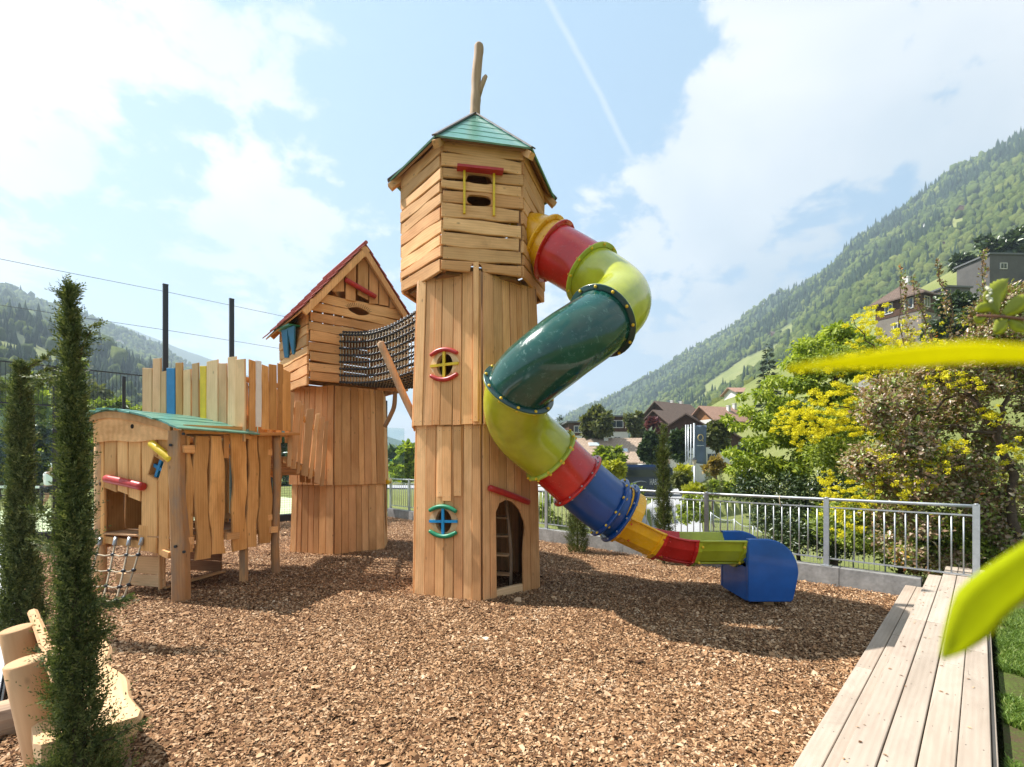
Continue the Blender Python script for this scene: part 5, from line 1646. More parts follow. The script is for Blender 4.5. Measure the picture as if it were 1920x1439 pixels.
# ================================================================ plants
def unit(v): return v / np.maximum(np.linalg.norm(v, axis=-1, keepdims=True), 1e-9)
def leaf_quads(c, d, up, L, W, fold=.25, r_=None):
    """one folded, pointed leaf per row: 5 points, 2 quads sharing the midrib"""
    d = unit(d); s = unit(np.cross(d, up)); nrm = np.cross(s, d)
    L = np.asarray(L).reshape(-1, 1); W = np.asarray(W).reshape(-1, 1)
    base = c; tip = c + d * L; mid = c + d * L * .5 - nrm * W * fold * .2
    a = c + d * L * .42 + s * W * .5 + nrm * W * fold; b = c + d * L * .42 - s * W * .5 + nrm * W * fold
    vs = np.stack([base, a, tip, b, mid], 1).reshape(-1, 3)
    o = np.arange(len(c))[:, None] * 5
    f = np.stack([o + np.array([[0, 1, 2, 4]]), o + np.array([[0, 4, 2, 3]])], 1).reshape(-1, 4)
    return vs, f
def crown(centres, radii, n, L, W, seed, shell=.55, droop=.0, squash=.8, outw=.6):
    r_ = np.random.default_rng(seed)
    centres = np.asarray(centres, float); radii = np.asarray(radii, float)
    w = radii ** 2; w = w / w.sum()
    i = r_.choice(len(centres), n, p=w)
    v = unit(r_.normal(0, 1, (n, 3))); rad = radii[i][:, None] * (shell + (1 - shell) * r_.uniform(0, 1, (n, 1))) * r_.uniform(.75, 1.12, (n, 1))
    p = centres[i] + v * rad * np.array([1, 1, squash])
    d = unit(v * outw + r_.normal(0, .6, (n, 3)) + np.array([0, 0, -droop]))
    up = unit(v + r_.normal(0, .35, (n, 3)) + np.array([0, 0, .8]))
    s = np.exp(r_.normal(0, .25, n))
    return leaf_quads(p, d, up, L * s, W * s, r_=r_)
def merge(parts):
    vs = []; fs = []; o = 0
    for v, f in parts:
        vs.append(v); fs.append(f + o); o += len(v)
    return np.concatenate(vs), np.concatenate(fs)
def sprays(base, d, ln, k, L, W, seed):
    """scale-leaved sprays: k short leaflets along each stem, alternating sides"""
    r_ = np.random.default_rng(seed); S = len(base)
    d = unit(d); side = unit(np.cross(d, r_.normal(0, 1, (S, 3))))
    t = (np.arange(k) + .5) / k
    curl = unit(r_.normal(0, 1, (S, 3)))
    p = base[:, None] + d[:, None] * (ln[:, None] * t)[..., None] + curl[:, None] * ((t ** 2)[None, :, None] * (ln * .18)[:, None, None])
    sg = np.where(np.arange(k) % 2 == 0, 1, -1)[None, :, None]
    ld = d[:, None] * 1.0 + side[:, None] * sg * .75 + r_.normal(0, .2, (S, k, 3))
    up = np.cross(d, side)[:, None] + 0 * p
    Lk = (L * (1.15 - .6 * t))[None, :] * r_.uniform(.7, 1.25, (S, k))
    return leaf_quads(p.reshape(-1, 3), ld.reshape(-1, 3), up.reshape(-1, 3), Lk.ravel(), (Lk * W / L).ravel(), .1)

L_CYP = leafmat('cypress_sprays', [(0, (.03, .048, .016)), (.35, (.07, .095, .030)), (.7, (.14, .165, .055)), (.9, (.24, .25, .10)), (1, (.20, .13, .06))], .2, .6, .2)
L_BROWN = leafmat('bronze_leaves', [(0, (.07, .09, .02)), (.2, (.20, .11, .06)), (.4, (.34, .22, .14)), (.55, (.50, .40, .29)), (.68, (.18, .24, .05)), (.84, (.30, .36, .08)), (.93, (.55, .16, .05)), (1, (.7, .6, .06))], .3, .35, .5)
L_YEL = leafmat('yellow_blossom', [(0, (.42, .40, .015)), (.45, (.72, .62, .02)), (1, (.84, .80, .10))], .4, .6, .2)
L_GREEN = leafmat('maple_leaves', [(0, (.07, .12, .018)), (.35, (.19, .26, .03)), (.7, (.36, .42, .05)), (1, (.55, .56, .10))], .4, .45, .3)
L_DARK = leafmat('dark_shrub_leaves', [(0, (.018, .035, .014)), (.5, (.045, .075, .028)), (.85, (.10, .14, .05)), (1, (.20, .24, .10))], .2, .35, .5)
L_BUSH = leafmat('hedge_leaves', [(0, (.08, .12, .02)), (.5, (.20, .26, .04)), (1, (.40, .44, .06))], .35, .5, .3)
L_LIME = leafmat('lime_hedge_leaves', [(0, (.20, .22, .02)), (.5, (.38, .38, .03)), (1, (.55, .52, .05))], .35, .5, .3)
L_OLIVE = leafmat('olive_tree_leaves', [(0, (.05, .065, .02)), (.5, (.11, .125, .04)), (1, (.20, .20, .08))], .3, .5, .3)
L_FIR = leafmat('fir_needles', [(0, (.015, .03, .015)), (.5, (.03, .055, .024)), (1, (.06, .09, .035))], .1, .6, .2)
L_PURP = leafmat('purple_leaves', [(0, (.07, .02, .03)), (1, (.20, .06, .07))], .3, .5, .3)
L_RUST = leafmat('rusty_leaves', [(0, (.16, .11, .03)), (1, (.36, .26, .08))], .35, .5, .3)
W_TRUNK = mat('tree_bark', (.10, .07, .05), .9, .15, build=speck((.10, .07, .05), .3, 14, .8, .01))

def limb(mb, a, b, r0, r1, rg, n=7, wob=.06, k=6):
    a = V(a); b = V(b); L = (b - a).length; pts = []
    for i in range(k + 1):
        t = i / k; p = a.lerp(b, t)
        if 0 < i < k: p += V((rg.uniform(-1, 1), rg.uniform(-1, 1), rg.uniform(-1, 1))) * L * wob
        pts.append(p)
    mb.sweep(pts, [r0 + (r1 - r0) * i / k for i in range(k + 1)], n, cap=False)
    return pts

def cypress(loc, h, prof, ns, seed, label, ln=.15, L=.022, W=.006, lean=(0, 0), strays=(), group=None, k=14):
    r_ = np.random.default_rng(seed); rg = random.Random(seed)
    root = thing('cypress', label, 'cypress', loc, group)
    z = h * r_.uniform(.015, .985, ns); z = z[(z / h < .80) | (r_.uniform(0, 1, ns) < .42)]; ns = len(z)
    pr = np.interp(z / h, [p[0] for p in prof], [p[1] for p in prof])
    th = r_.uniform(0, 2 * PI, ns)
    lump = .55 + .75 * vnoise(th * 1.3 + 5, z * 5 / max(h, .1) * 2.2, seed)
    rad = pr * lump * np.sqrt(r_.uniform(.12, 1, ns))
    ax = np.stack([lean[0] * z / h, lean[1] * z / h], 1)
    p = np.stack([loc[0] + ax[:, 0] + rad * np.cos(th) * .8, loc[1] + ax[:, 1] + rad * np.sin(th) * .8, loc[2] + z - .03], 1)
    d = np.stack([np.cos(th) * .55, np.sin(th) * .55, np.full(ns, 1.0)], 1) + r_.normal(0, .28, (ns, 3))
    parts = [sprays(p, d, ln * np.exp(r_.normal(0, .3, ns)) * (.45 + .75 * np.minimum(pr / prof[1][1], 1)), k, L, W, seed + 1)]
    mb = MB()
    top = (loc[0] + lean[0], loc[1] + lean[1], loc[2] + h * .99)
    limb(mb, loc, top, .028 * h / 2.7 + .006, .003, rg, 7, .006, 12)
    mb.build('trunk', W_TRUNK, root)
    mb = MB(); any_ = False
    for (z0, ang, l, rise) in strays:
        a = V((loc[0] + lean[0] * z0 / h, loc[1] + lean[1] * z0 / h, loc[2] + z0)); b = a + V((math.cos(ang) * l, math.sin(ang) * l, rise))
        pts = limb(mb, a, b, .006, .002, rg, 5, .05, 6); any_ = True
        P_ = np.array([q for q in pts for _ in range(7)]); m_ = len(P_)
        P_ = P_ + r_.normal(0, .008, P_.shape)
        dd = np.array([(b - a).normalized()] * m_) + r_.normal(0, .5, (m_, 3))
        parts.append(sprays(P_, dd, np.full(m_, ln * .55), 9, L * .85, W, seed + 3))
    if any_: mb.build('branch', W_TRUNK, root)
    v, f = merge(parts)
    np_mesh('crown', v - np.array(loc), f, L_CYP, root, Matrix.Translation(V(loc)))
    return root
c1 = P(152, 868, 2.32)
cypress((c1.x, c1.y, -.02), 2.80, [(0, .14), (.06, .15), (.16, .12), (.28, .08), (.40, .07), (.47, .05), (.55, .06), (.63, .038), (.70, .035), (.80, .025), (.92, .015), (1, .008)], 4200, 3,
        'tall dark green cypress in front of the log bench', ln=.125, L=.026, W=.0095, lean=(-.06, .0), k=12,
        strays=((2.30, PI * .97, .17, -.02), (2.28, PI * .80, .10, .20), (2.35, .3, .08, .18), (2.45, 2.2, .10, .14), (1.15, .15, .20, .02), (.80, 2.9, .24, .10), (.45, .1, .26, .10), (.30, 3.1, .22, .06), (1.55, 3.3, .16, .08), (1.35, 3.0, .18, .12), (.95, 0.1, .12, .08), (.62, 3.0, .16, .06)))
c2 = P(38, 868, 5.05)
cypress((c2.x, c2.y, -.02), 3.0, [(0, .20), (.08, .22), (.22, .17), (.40, .11), (.60, .08), (.75, .08), (.88, .06), (.96, .03), (1, .015)], 5200, 7,
        'smaller cypress standing by the path beyond the log bench', ln=.13, L=.040, W=.016, k=9, strays=((2.85, .3, .28, .22), (2.7, .7, .2, .2), (2.6, 3.0, .2, .1)))
c3 = P(1244, 868, 9.25)
cypress((c3.x, c3.y, -.14), 2.78, [(0, .10), (.1, .15), (.35, .12), (.6, .11), (.8, .08), (.92, .05), (1, .02)], 1600, 9, 'slender cypress in front of the railing right of the blue tube', ln=.16, L=.045, W=.018, k=9)
c4 = P(1083, 868, 10.4)
cypress((c4.x, c4.y, -.16), 1.5, [(0, .22), (.2, .26), (.5, .22), (.8, .14), (1, .03)], 1500, 12, 'short cypress by the concrete wall under the red tube', ln=.18, L=.045, W=.014, k=9)

# ---- shrubs and trees right of the railing
def plant(name, label, cat, base, trunk_pts, crowns, group=None):
    """trunk_pts: list of (a, b, r0, r1); crowns: list of (verts, faces, material, part name)"""
    rg = random.Random(int(abs(base[0] * 97 + base[1] * 31)))
    root = thing(name, label, cat, base, group)
    if trunk_pts:
        mb = MB()
        for (a, b, r0, r1) in trunk_pts: limb(mb, a, b, r0, r1, rg)
        mb.build('trunk', W_TRUNK, root)
    for (v, f, m_, nm) in crowns:
        np_mesh(nm, v - np.array(base, float), f, m_, root, Matrix.Translation(V(base)))
    return root
def pxc(lst, seed, thick=.5):
    """cluster centres from a list of (px, py, depth, radius)"""
    r_ = random.Random(seed); C_ = []; R__ = []
    for (px, py, d, r) in lst:
        for s in (0, 1, 2):
            q = P(px, py, d + (s * thick + r_.uniform(-.2, .2)) * 1.0); C_.append(tuple(q)); R__.append(r * r_.uniform(.85, 1.15))
    return C_, R__
def ell(cx, cy, rx, ry, n, d, dr, r0, r1, seed, keep=None):
    r_ = random.Random(seed); out = []
    while len(out) < n:
        x, y = r_.uniform(-1, 1), r_.uniform(-1, 1)
        if x * x + y * y > 1: continue
        px, py = cx + x * rx, cy + y * ry
        if keep and not keep(px, py): continue
        q = P(px, py, d + r_.uniform(-dr, dr)); out.append((tuple(q), r_.uniform(r0, r1)))
    return [o[0] for o in out], [o[1] for o in out]

# bronze-leaved shrub at the railing's end
C_, R__ = ell(1800, 850, 190, 235, 130, 8.3, .8, .22, .42, 5, keep=lambda x, y: (x - 1560) * 1.0 > (y - 640) * -.15 and not (x < 1640 and y > 960) and y > 655)
bv_, bf_ = crown(C_, R__, 56000, .064, .038, 6, shell=.15, outw=.4)
C2, R2 = ell(1900, 640, 110, 110, 36, 7.8, .5, .16, .30, 8)
bv2, bf2 = crown(C2, R2, 15000, .052, .030, 9, shell=.1)
bb = P(1890, 868, 7.5); bb = (bb.x, bb.y, -.05)
sh = []
shoots = [(1690, 500, 1712, 700, 8.0), (1712, 520, 1762, 720, 7.7), (1757, 490, 1800, 700, 7.9), (1846, 470, 1840, 680, 7.6), (1800, 640, 1835, 760, 7.8)]
tr = [(bb, P(1885, 860, 7.6), .07, .055), (P(1885, 860, 7.6), P(1868, 800, 7.6), .055, .045), (P(1868, 800, 7.6), P(1800, 735, 7.8), .045, .03), (P(1868, 800, 7.6), P(1905, 720, 7.5), .04, .025), (P(1800, 735, 7.8), P(1720, 690, 8.0), .03, .015),
      (P(1880, 850, 7.6), P(1780, 850, 7.7), .03, .015), (P(1870, 810, 7.6), P(1760, 800, 7.7), .03, .012), (P(1800, 740, 7.8), P(1650, 800, 7.9), .02, .008), (P(1760, 800, 7.7), P(1690, 900, 7.7), .014, .006), (P(1905, 720, 7.5), P(1930, 600, 7.5), .02, .01)]
parts = [(bv_, bf_), (bv2, bf2)]
r_ = np.random.default_rng(3)
for (xa, ya, xb, yb, d) in shoots:
    a, b = P(xa, ya, d), P(xb, yb, d); tr.append((b, a, .012, .004))
    k = 300; t = r_.uniform(0, 1, k)
    p = np.array(a)[None] * (1 - t[:, None]) + np.array(b)[None] * t[:, None] + r_.normal(0, .035, (k, 3)) * (.5 + t[:, None] * 1.1)
    parts.append(leaf_quads(p, unit(r_.normal(0, .7, (k, 3)) + np.array([0, 0, .5])), unit(r_.normal(0, 1, (k, 3))), np.full(k, .055), np.full(k, .032)))
v, f = merge(parts)
plant('bronze_shrub', 'large bronze-leaved shrub arching over the right end of the railing', 'shrub', bb, tr, [(v, f, L_BROWN, 'crown')])
# yellow-flowering shrub behind it
yl = [(1650, 608, 9.6, .22), (1680, 622, 9.6, .22), (1620, 600, 9.7, .14), (1720, 640, 9.4, .28), (1760, 655, 9.3, .28), (1690, 655, 9.5, .28), (1650, 660, 9.6, .2), (1800, 665, 9.3, .28), (1840, 660, 9.3, .25), (1880, 668, 9.3, .25),
      (1640, 720, 9.6, .3), (1600, 740, 9.6, .28), (1560, 750, 9.7, .28), (1590, 700, 9.8, .3), (1560, 790, 9.5, .28), (1590, 790, 9.5, .3), (1620, 770, 9.4, .25), (1500, 770, 9.9, .22), (1480, 800, 9.9, .16), (1510, 812, 9.8, .16), (1540, 800, 9.7, .2), (1495, 790, 9.9, .18),
      (1650, 690, 9.5, .3), (1700, 700, 9.3, .28), (1740, 700, 9.2, .25), (1610, 800, 9.3, .2), (1730, 788, 8.9, .16), (1755, 782, 8.9, .14), (1552, 905, 8.6, .10), (1556, 930, 8.5, .10), (1600, 925, 8.4, .12), (1615, 945, 8.3, .11), (1575, 960, 8.3, .12), (1590, 985, 8.2, .14), (1700, 860, 7.5, .10), (1760, 875, 7.4, .10), (1640, 900, 7.7, .12), (1690, 925, 7.5, .12), (1660, 845, 7.6, .12), (1725, 905, 7.4, .1), (1862, 780, 7.2, .1), (1900, 850, 7.1, .1), (1790, 835, 7.3, .1), (1750, 700, 7.5, .1), (1820, 720, 7.3, .1), (1720, 835, 8.8, .12), (1660, 880, 8.8, .12), (1850, 888, 8.8, .14), (1880, 900, 8.8, .14), (1500, 820, 9.8, .14), (1690, 745, 9.2, .2)]
C_, R__ = pxc(yl, 3, .25); ry = random.Random(44); C3 = []; R3_ = []
for c_, r in zip(C_, R__):
    for _ in range(7):
        v_ = V((ry.gauss(0, 1), ry.gauss(0, 1), ry.gauss(0, .8))) * r * 1.15; C3.append((c_[0] + v_.x, c_[1] + v_.y, c_[2] + v_.z)); R3_.append(ry.uniform(.035, .10) * (1 if r > .15 else .7))
yv, yf = crown(C3, R3_, 62000, .024, .020, 13, shell=.3, squash=.6)
gl = [(1560, 680, 10.4, .5), (1620, 660, 10.4, .5), (1690, 690, 10.3, .6), (1760, 700, 10.2, .6), (1600, 780, 10.3, .6), (1680, 800, 10.2, .7), (1560, 850, 10.2, .6), (1640, 880, 10.0, .7), (1740, 860, 9.9, .7), (1820, 880, 9.8, .6), (1700, 950, 9.6, .6), (1780, 990, 9.4, .6), (1620, 960, 9.4, .6), (1840, 980, 9.2, .5), (1880, 1000, 8.6, .5), (1560, 980, 9.8, .5), (1690, 1040, 9.2, .5), (1800, 1040, 9.0, .5)]
C_, R__ = pxc(gl, 4, .4)
gv_, gf_ = crown(C_, R__, 30000, .085, .042, 14, shell=.3)
yb = P(1690, 868, 10.0); yb = (yb.x, yb.y, terr1(yb.x, yb.y) - .05)
plant('flowering_shrub', 'tall shrub covered in bright yellow blossom behind the bronze shrub', 'shrub', yb,
      [(yb, P(1680, 800, 10.0), .06, .03), (P(1680, 800, 10), P(1640, 650, 9.7), .03, .01), (P(1680, 800, 10), P(1560, 760, 9.7), .03, .01), (P(1680, 800, 10), P(1780, 660, 9.5), .03, .01), (P(1640, 660, 9.7), P(1600, 598, 9.7), .015, .005)],
      [(yv, yf, L_YEL, 'blossom'), (gv_, gf_, L_BUSH, 'foliage')])
# broad green tree
gt = [(1520, 650, 13.6, .5), (1500, 680, 13.4, .5), (1570, 625, 13.7, .5), (1590, 640, 13.6, .6), (1560, 660, 13.6, .6), (1540, 690, 13.4, .6), (1600, 690, 13.6, .6), (1650, 670, 13.8, .6), (1500, 720, 13.2, .6), (1560, 740, 13.4, .7), (1470, 760, 13, .55), (1520, 790, 13, .7), (1440, 790, 12.8, .5), (1480, 820, 12.8, .6), (1420, 830, 12.6, .4), (1400, 860, 12.6, .35),
      (1370, 848, 12.5, .22), (1382, 800, 12.6, .22), (1365, 785, 12.7, .16), (1390, 745, 12.9, .16), (1400, 770, 12.8, .22), (1430, 740, 13, .3), (1450, 715, 13, .3), (1440, 870, 12.5, .45), (1400, 895, 12.5, .35), (1480, 880, 12.4, .5), (1530, 850, 12.6, .6), (1380, 880, 12.5, .25), (1580, 820, 13, .6), (1640, 760, 13.4, .6), (1570, 620, 13.8, .35), (1540, 650, 13.7, .35)]
C_, R__ = pxc(gt, 14, .7)
gv_, gf_ = crown(C_, R__, 36000, .115, .062, 15, shell=.45, droop=.55, squash=.5, outw=.7)
tb_ = P(1560, 868, 13.6); tb_ = (tb_.x, tb_.y, terr1(tb_.x, tb_.y) - .1)
plant('maple_tree', 'broad light green tree with drooping layers of leaves beyond the railing', 'tree', tb_, [(tb_, P(1560, 780, 13.6), .16, .10), (P(1560, 780, 13.6), P(1580, 640, 13.7), .09, .03), (P(1560, 790, 13.6), P(1440, 800, 12.9), .06, .02), (P(1560, 770, 13.6), P(1500, 700, 13.2), .05, .02)],
      [(gv_, gf_, L_GREEN, 'crown')])
dk = [(1420, 920, 11.8, .5), (1470, 920, 11.6, .6), (1520, 930, 11.4, .6), (1570, 910, 11.4, .6), (1440, 970, 11.6, .5), (1490, 980, 11.2, .6), (1540, 990, 11, .6), (1600, 960, 10.9, .6), (1400, 900, 12, .3), (1385, 925, 12, .25), (1560, 1020, 10.6, .5), (1620, 1010, 10.4, .5), (1480, 1010, 11.0, .5)]
C_, R__ = pxc(dk, 15, .4)
gv_, gf_ = crown(C_, R__, 17000, .085, .038, 16, shell=.5)
db = P(1500, 868, 11.6); db = (db.x, db.y, terr1(db.x, db.y) - .05)
plant('evergreen_shrub', 'dark glossy evergreen shrub under the light green tree', 'shrub', db, [(db, P(1500, 940, 11.6), .05, .02)], [(gv_, gf_, L_DARK, 'crown')])
# creeper-like growth low behind the railing
lo = [(1650, 1020, 8.9, .3), (1700, 1030, 8.6, .32), (1750, 1040, 8.4, .3), (1790, 1040, 8.2, .3), (1600, 1010, 9.3, .3), (1680, 990, 8.8, .35), (1740, 990, 8.5, .35), (1795, 1000, 8.3, .3), (1620, 980, 9.2, .3), (1845, 1030, 7.9, .3), (1880, 1040, 7.8, .3), (1905, 1000, 7.9, .3)]
C_, R__ = pxc(lo, 16, .3)
gv_, gf_ = crown(C_, R__, 20000, .055, .036, 17, shell=.4)
lb = P(1720, 868, 8.7); lb = (lb.x, lb.y, terr1(lb.x, lb.y) - .05)
plant('low_hedge', 'low leafy hedge close behind the right part of the railing', 'hedge', lb, None, [(gv_, gf_, L_BUSH, 'foliage')])
# fir standing by the turreted house
def fir(loc, h, r, n, seed, label, m_=None, L=.5, W=.12, group=None):
    r_ = np.random.default_rng(seed); z = h * (1 - np.sqrt(1 - r_.uniform(0, 1, n) * .97)) * .0 + h * r_.beta(1.1, 1.7, n) * .98
    tier = np.round(z / h * 13) / 13 * h; zz = tier * .6 + z * .4
    rad = r * (1 - zz / h) ** .85 * np.sqrt(r_.uniform(.05, 1, n)) * r_.uniform(.7, 1.1, n); th = r_.uniform(0, 2 * PI, n)
    p = np.stack([loc[0] + rad * np.cos(th), loc[1] + rad * np.sin(th), loc[2] + zz - rad * .22 + h * .04], 1)
    d = np.stack([np.cos(th), np.sin(th), np.full(n, -.15)], 1) + r_.normal(0, .25, (n, 3))
    v, f = leaf_quads(p, d, unit(r_.normal(0, .4, (n, 3)) + np.array([0, 0, 1])), np.full(n, L), np.full(n, W))
    return plant('fir_tree', label, 'fir tree', loc, [(loc, (loc[0], loc[1], loc[2] + h * .95), .02 * h, .02)], [(v, f, m_ or L_FIR, 'crown')], group)
def onland(px, d, dz=0.0):
    q = P(px, 868, d); return (q.x, q.y, terr1(q.x, q.y) + dz)
def hit(px, py, d0=30, d1=1800):
    d = d0
    while d < d1:
        q = P(px, py, d)
        if q.z < terr1(q.x, q.y): return (q.x, q.y, terr1(q.x, q.y))
        d *= 1.01
    return None
q = onland(1822, 34); pass
q = onland(1048, 95, -1); fir(q, 13.5, 2.4, 1800, 6, 'lone dark spruce beside the flat-roofed house', L=.9, W=.22)
q = onland(1440, 90, -1); fir(q, 15, 3, 1800, 7, 'dark fir right of the pink-roofed house', L=.9, W=.22)

def tree(px, d, ytop, wpx, label, m_, seed, name='tree', cat='tree', n=2600, L=None, ybot=None, group=None, trunk=True, squash=.85):
    q = P(px, 868, d); gz = terr1(q.x, q.y); ztop = CAMZ + (868 - ytop) / 880 * d
    zb = CAMZ - (ybot - 868) / 880 * d if ybot else gz + (ztop - gz) * .25
    R_ = wpx / 2 / 880 * d; r_ = random.Random(seed); C_ = []; S_ = []
    H_ = max(ztop - zb, .2)
    for i in range(22):
        t = r_.uniform(0, 1); a = r_.uniform(0, 2 * PI); rr_ = R_ * math.sqrt(r_.uniform(0, .8)) * math.sin(PI * (.15 + .75 * t)) ** .6
        C_.append((q.x + rr_ * math.cos(a), q.y + rr_ * math.sin(a), zb + H_ * (.12 + .76 * t))); S_.append(min(R_, H_ / 2) * r_.uniform(.22, .42))
    L = L or .010 * d
    v, f = crown(C_, S_, n, L, L * .6, seed, shell=.35, squash=squash)
    base = (q.x, q.y, gz - .1)
    tk = [(base, (q.x, q.y, zb + H_ * .45), R_ * .07 + .03, R_ * .03)] + [((q.x, q.y, zb + H_ * .2), C_[i], R_ * .035, R_ * .012) for i in range(4)] if trunk else None
    return plant(name, label, cat, base, tk, [(v, f, m_, 'crown')], group)
tree(1815, 34, 545, 125, 'dense dark green tree behind the bronze shrub shoots', L_DARK, 30, n=9000, L=.28, ybot=720)
tree(1118, 66, 765, 62, 'thin olive-green tree in front of the flat-roofed house', L_OLIVE, 31, n=2600, ybot=822)
tree(1196, 80, 768, 44, 'leafy tree between the flat-roofed house and the dark gables', L_OLIVE, 32, n=2400, ybot=850)
tree(1140, 40, 834, 66, 'light green tree covering the tan-roofed house', L_BUSH, 33, n=3400, ybot=905)
tree(1150, 30, 862, 40, 'yellow-green bush left of the bus', L_LIME, 34, 'bush', 'bush', n=1500, ybot=905, trunk=False)
tree(1224, 72, 788, 18, 'purple-leaved tree below the dark gables', L_PURP, 35, n=900, ybot=808)
tree(1222, 48, 806, 40, 'dark rounded tree left of the flag poles', L_DARK, 36, n=3000, ybot=868)
tree(1278, 44, 800, 44, 'dark green tree directly behind the flag poles', L_DARK, 37, n=2600, ybot=868)
tree(1226, 56, 832, 30, 'dark bush on the bank above the bus', L_DARK, 38, 'bush', 'bush', n=1500, ybot=872, trunk=False)
tree(1345, 40, 790, 54, 'bare-looking olive tree right of the banner', L_OLIVE, 39, n=1900, ybot=846)
tree(1340, 30, 862, 38, 'small rust-coloured tree below the banner', L_RUST, 40, n=1300, ybot=890)
tree(1282, 34, 876, 30, 'yellow-green hedge bush behind the slender cypress', L_LIME, 41, 'bush', 'bush', n=1500, ybot=898, trunk=False)
tree(1276, 28, 892, 34, 'grey-green bush below the flag poles', L_OLIVE, 42, 'bush', 'bush', n=1400, ybot=912, trunk=False)
for i, (px, w, lb) in enumerate(((1300, 40, 'leftmost of the clipped bushes along the drive'), (1338, 26, 'clipped bush between the two small cypresses'), (1362, 18, 'small clipped bush at the foot of the road sign'), (1388, 34, 'yellow-green bush beside the evergreen shrub'))):
    tree(px, 26, 908 if i else 912, w, lb, L_LIME if i in (0, 3) else L_BUSH, 50 + i, 'bush', 'bush', n=1100, ybot=928, trunk=False, group='bushes along the drive')
tree(766, 52, 828, 60, 'full green tree seen between the two towers', L_GREEN, 44, n=3600, ybot=906)
tree(744, 110, 842, 36, 'darker trees farther off between the two towers', L_DARK, 45, n=1500, ybot=880)
for i, (px, d, yt, w, m_, lb) in enumerate(((1030, 24, 920, 60, L_BUSH, 'bright bush behind the railing under the red tube'), (1190, 22, 905, 50, L_BUSH, 'bush behind the railing by the yellow chute'), (1300, 21, 928, 60, L_BUSH, 'bush on the bank below the drive'))):
    tree(px, d, yt, w, lb, m_, 60 + i, 'bush', 'bush', n=1700, ybot=985, trunk=False, L=.13)
for i, (px, d, yt, w, m_, lb) in enumerate(((30, 44, 690, 110, L_BUSH, 'leftmost pale tree behind the court'), (120, 52, 640, 110, L_GREEN, 'tall pale tree behind the nearer cypress'), (200, 46, 735, 90, L_BUSH, 'round tree behind the court near the hut'),
        (262, 60, 745, 80, L_GREEN, 'pale tree behind the court beside the pickets'), (70, 34, 790, 80, L_DARK, 'dark low tree behind the tennis player'), (0, 30, 800, 80, L_DARK, 'dark shrub at the left end of the court'), (330, 62, 770, 90, L_DARK, 'dark tree behind the lookout platform'), (160, 70, 690, 100, L_OLIVE, 'dull green tree farther behind the court'))):
    tree(px, d, yt, w, lb, m_, 70 + i, n=3400, ybot=905)
tree(540, 46, 790, 60, 'dark tree seen past the stilts of the hut', L_DARK, 81, n=1500, ybot=930)
tree(1882, 96, 432, 130, 'broad dark tree above the flat dark building', L_DARK, 82, n=9000, ybot=515)
tree(1405, 60, 832, 40, 'dark fir-like tree under the pink-roofed house', L_DARK, 83, n=1500, ybot=870)
def small_cyp(px, y0, y1, d, w, label, seed):
    q = P(px, y1, d); h = (y1 - y0) / 880 * d
    gz = q.z
    cypress((q.x, q.y, gz), h, [(0, w * .7), (.15, w), (.6, w * .8), (.85, w * .45), (1, .02)], 130, seed, label, ln=h * .10, L=h * .05, W=h * .02, k=6, group='small cypresses along the drive')
small_cyp(1327.5, 878, 926, 25, .20, 'left small cypress between clipped bushes by the drive', 91)
small_cyp(1352, 880, 926, 25, .18, 'middle small cypress left of the road sign', 92)
small_cyp(1372, 892, 922, 30, .20, 'first of two small cypresses right of the road sign', 93)
small_cyp(1379, 894, 922, 30, .20, 'last small cypress next to the evergreen shrub', 94)

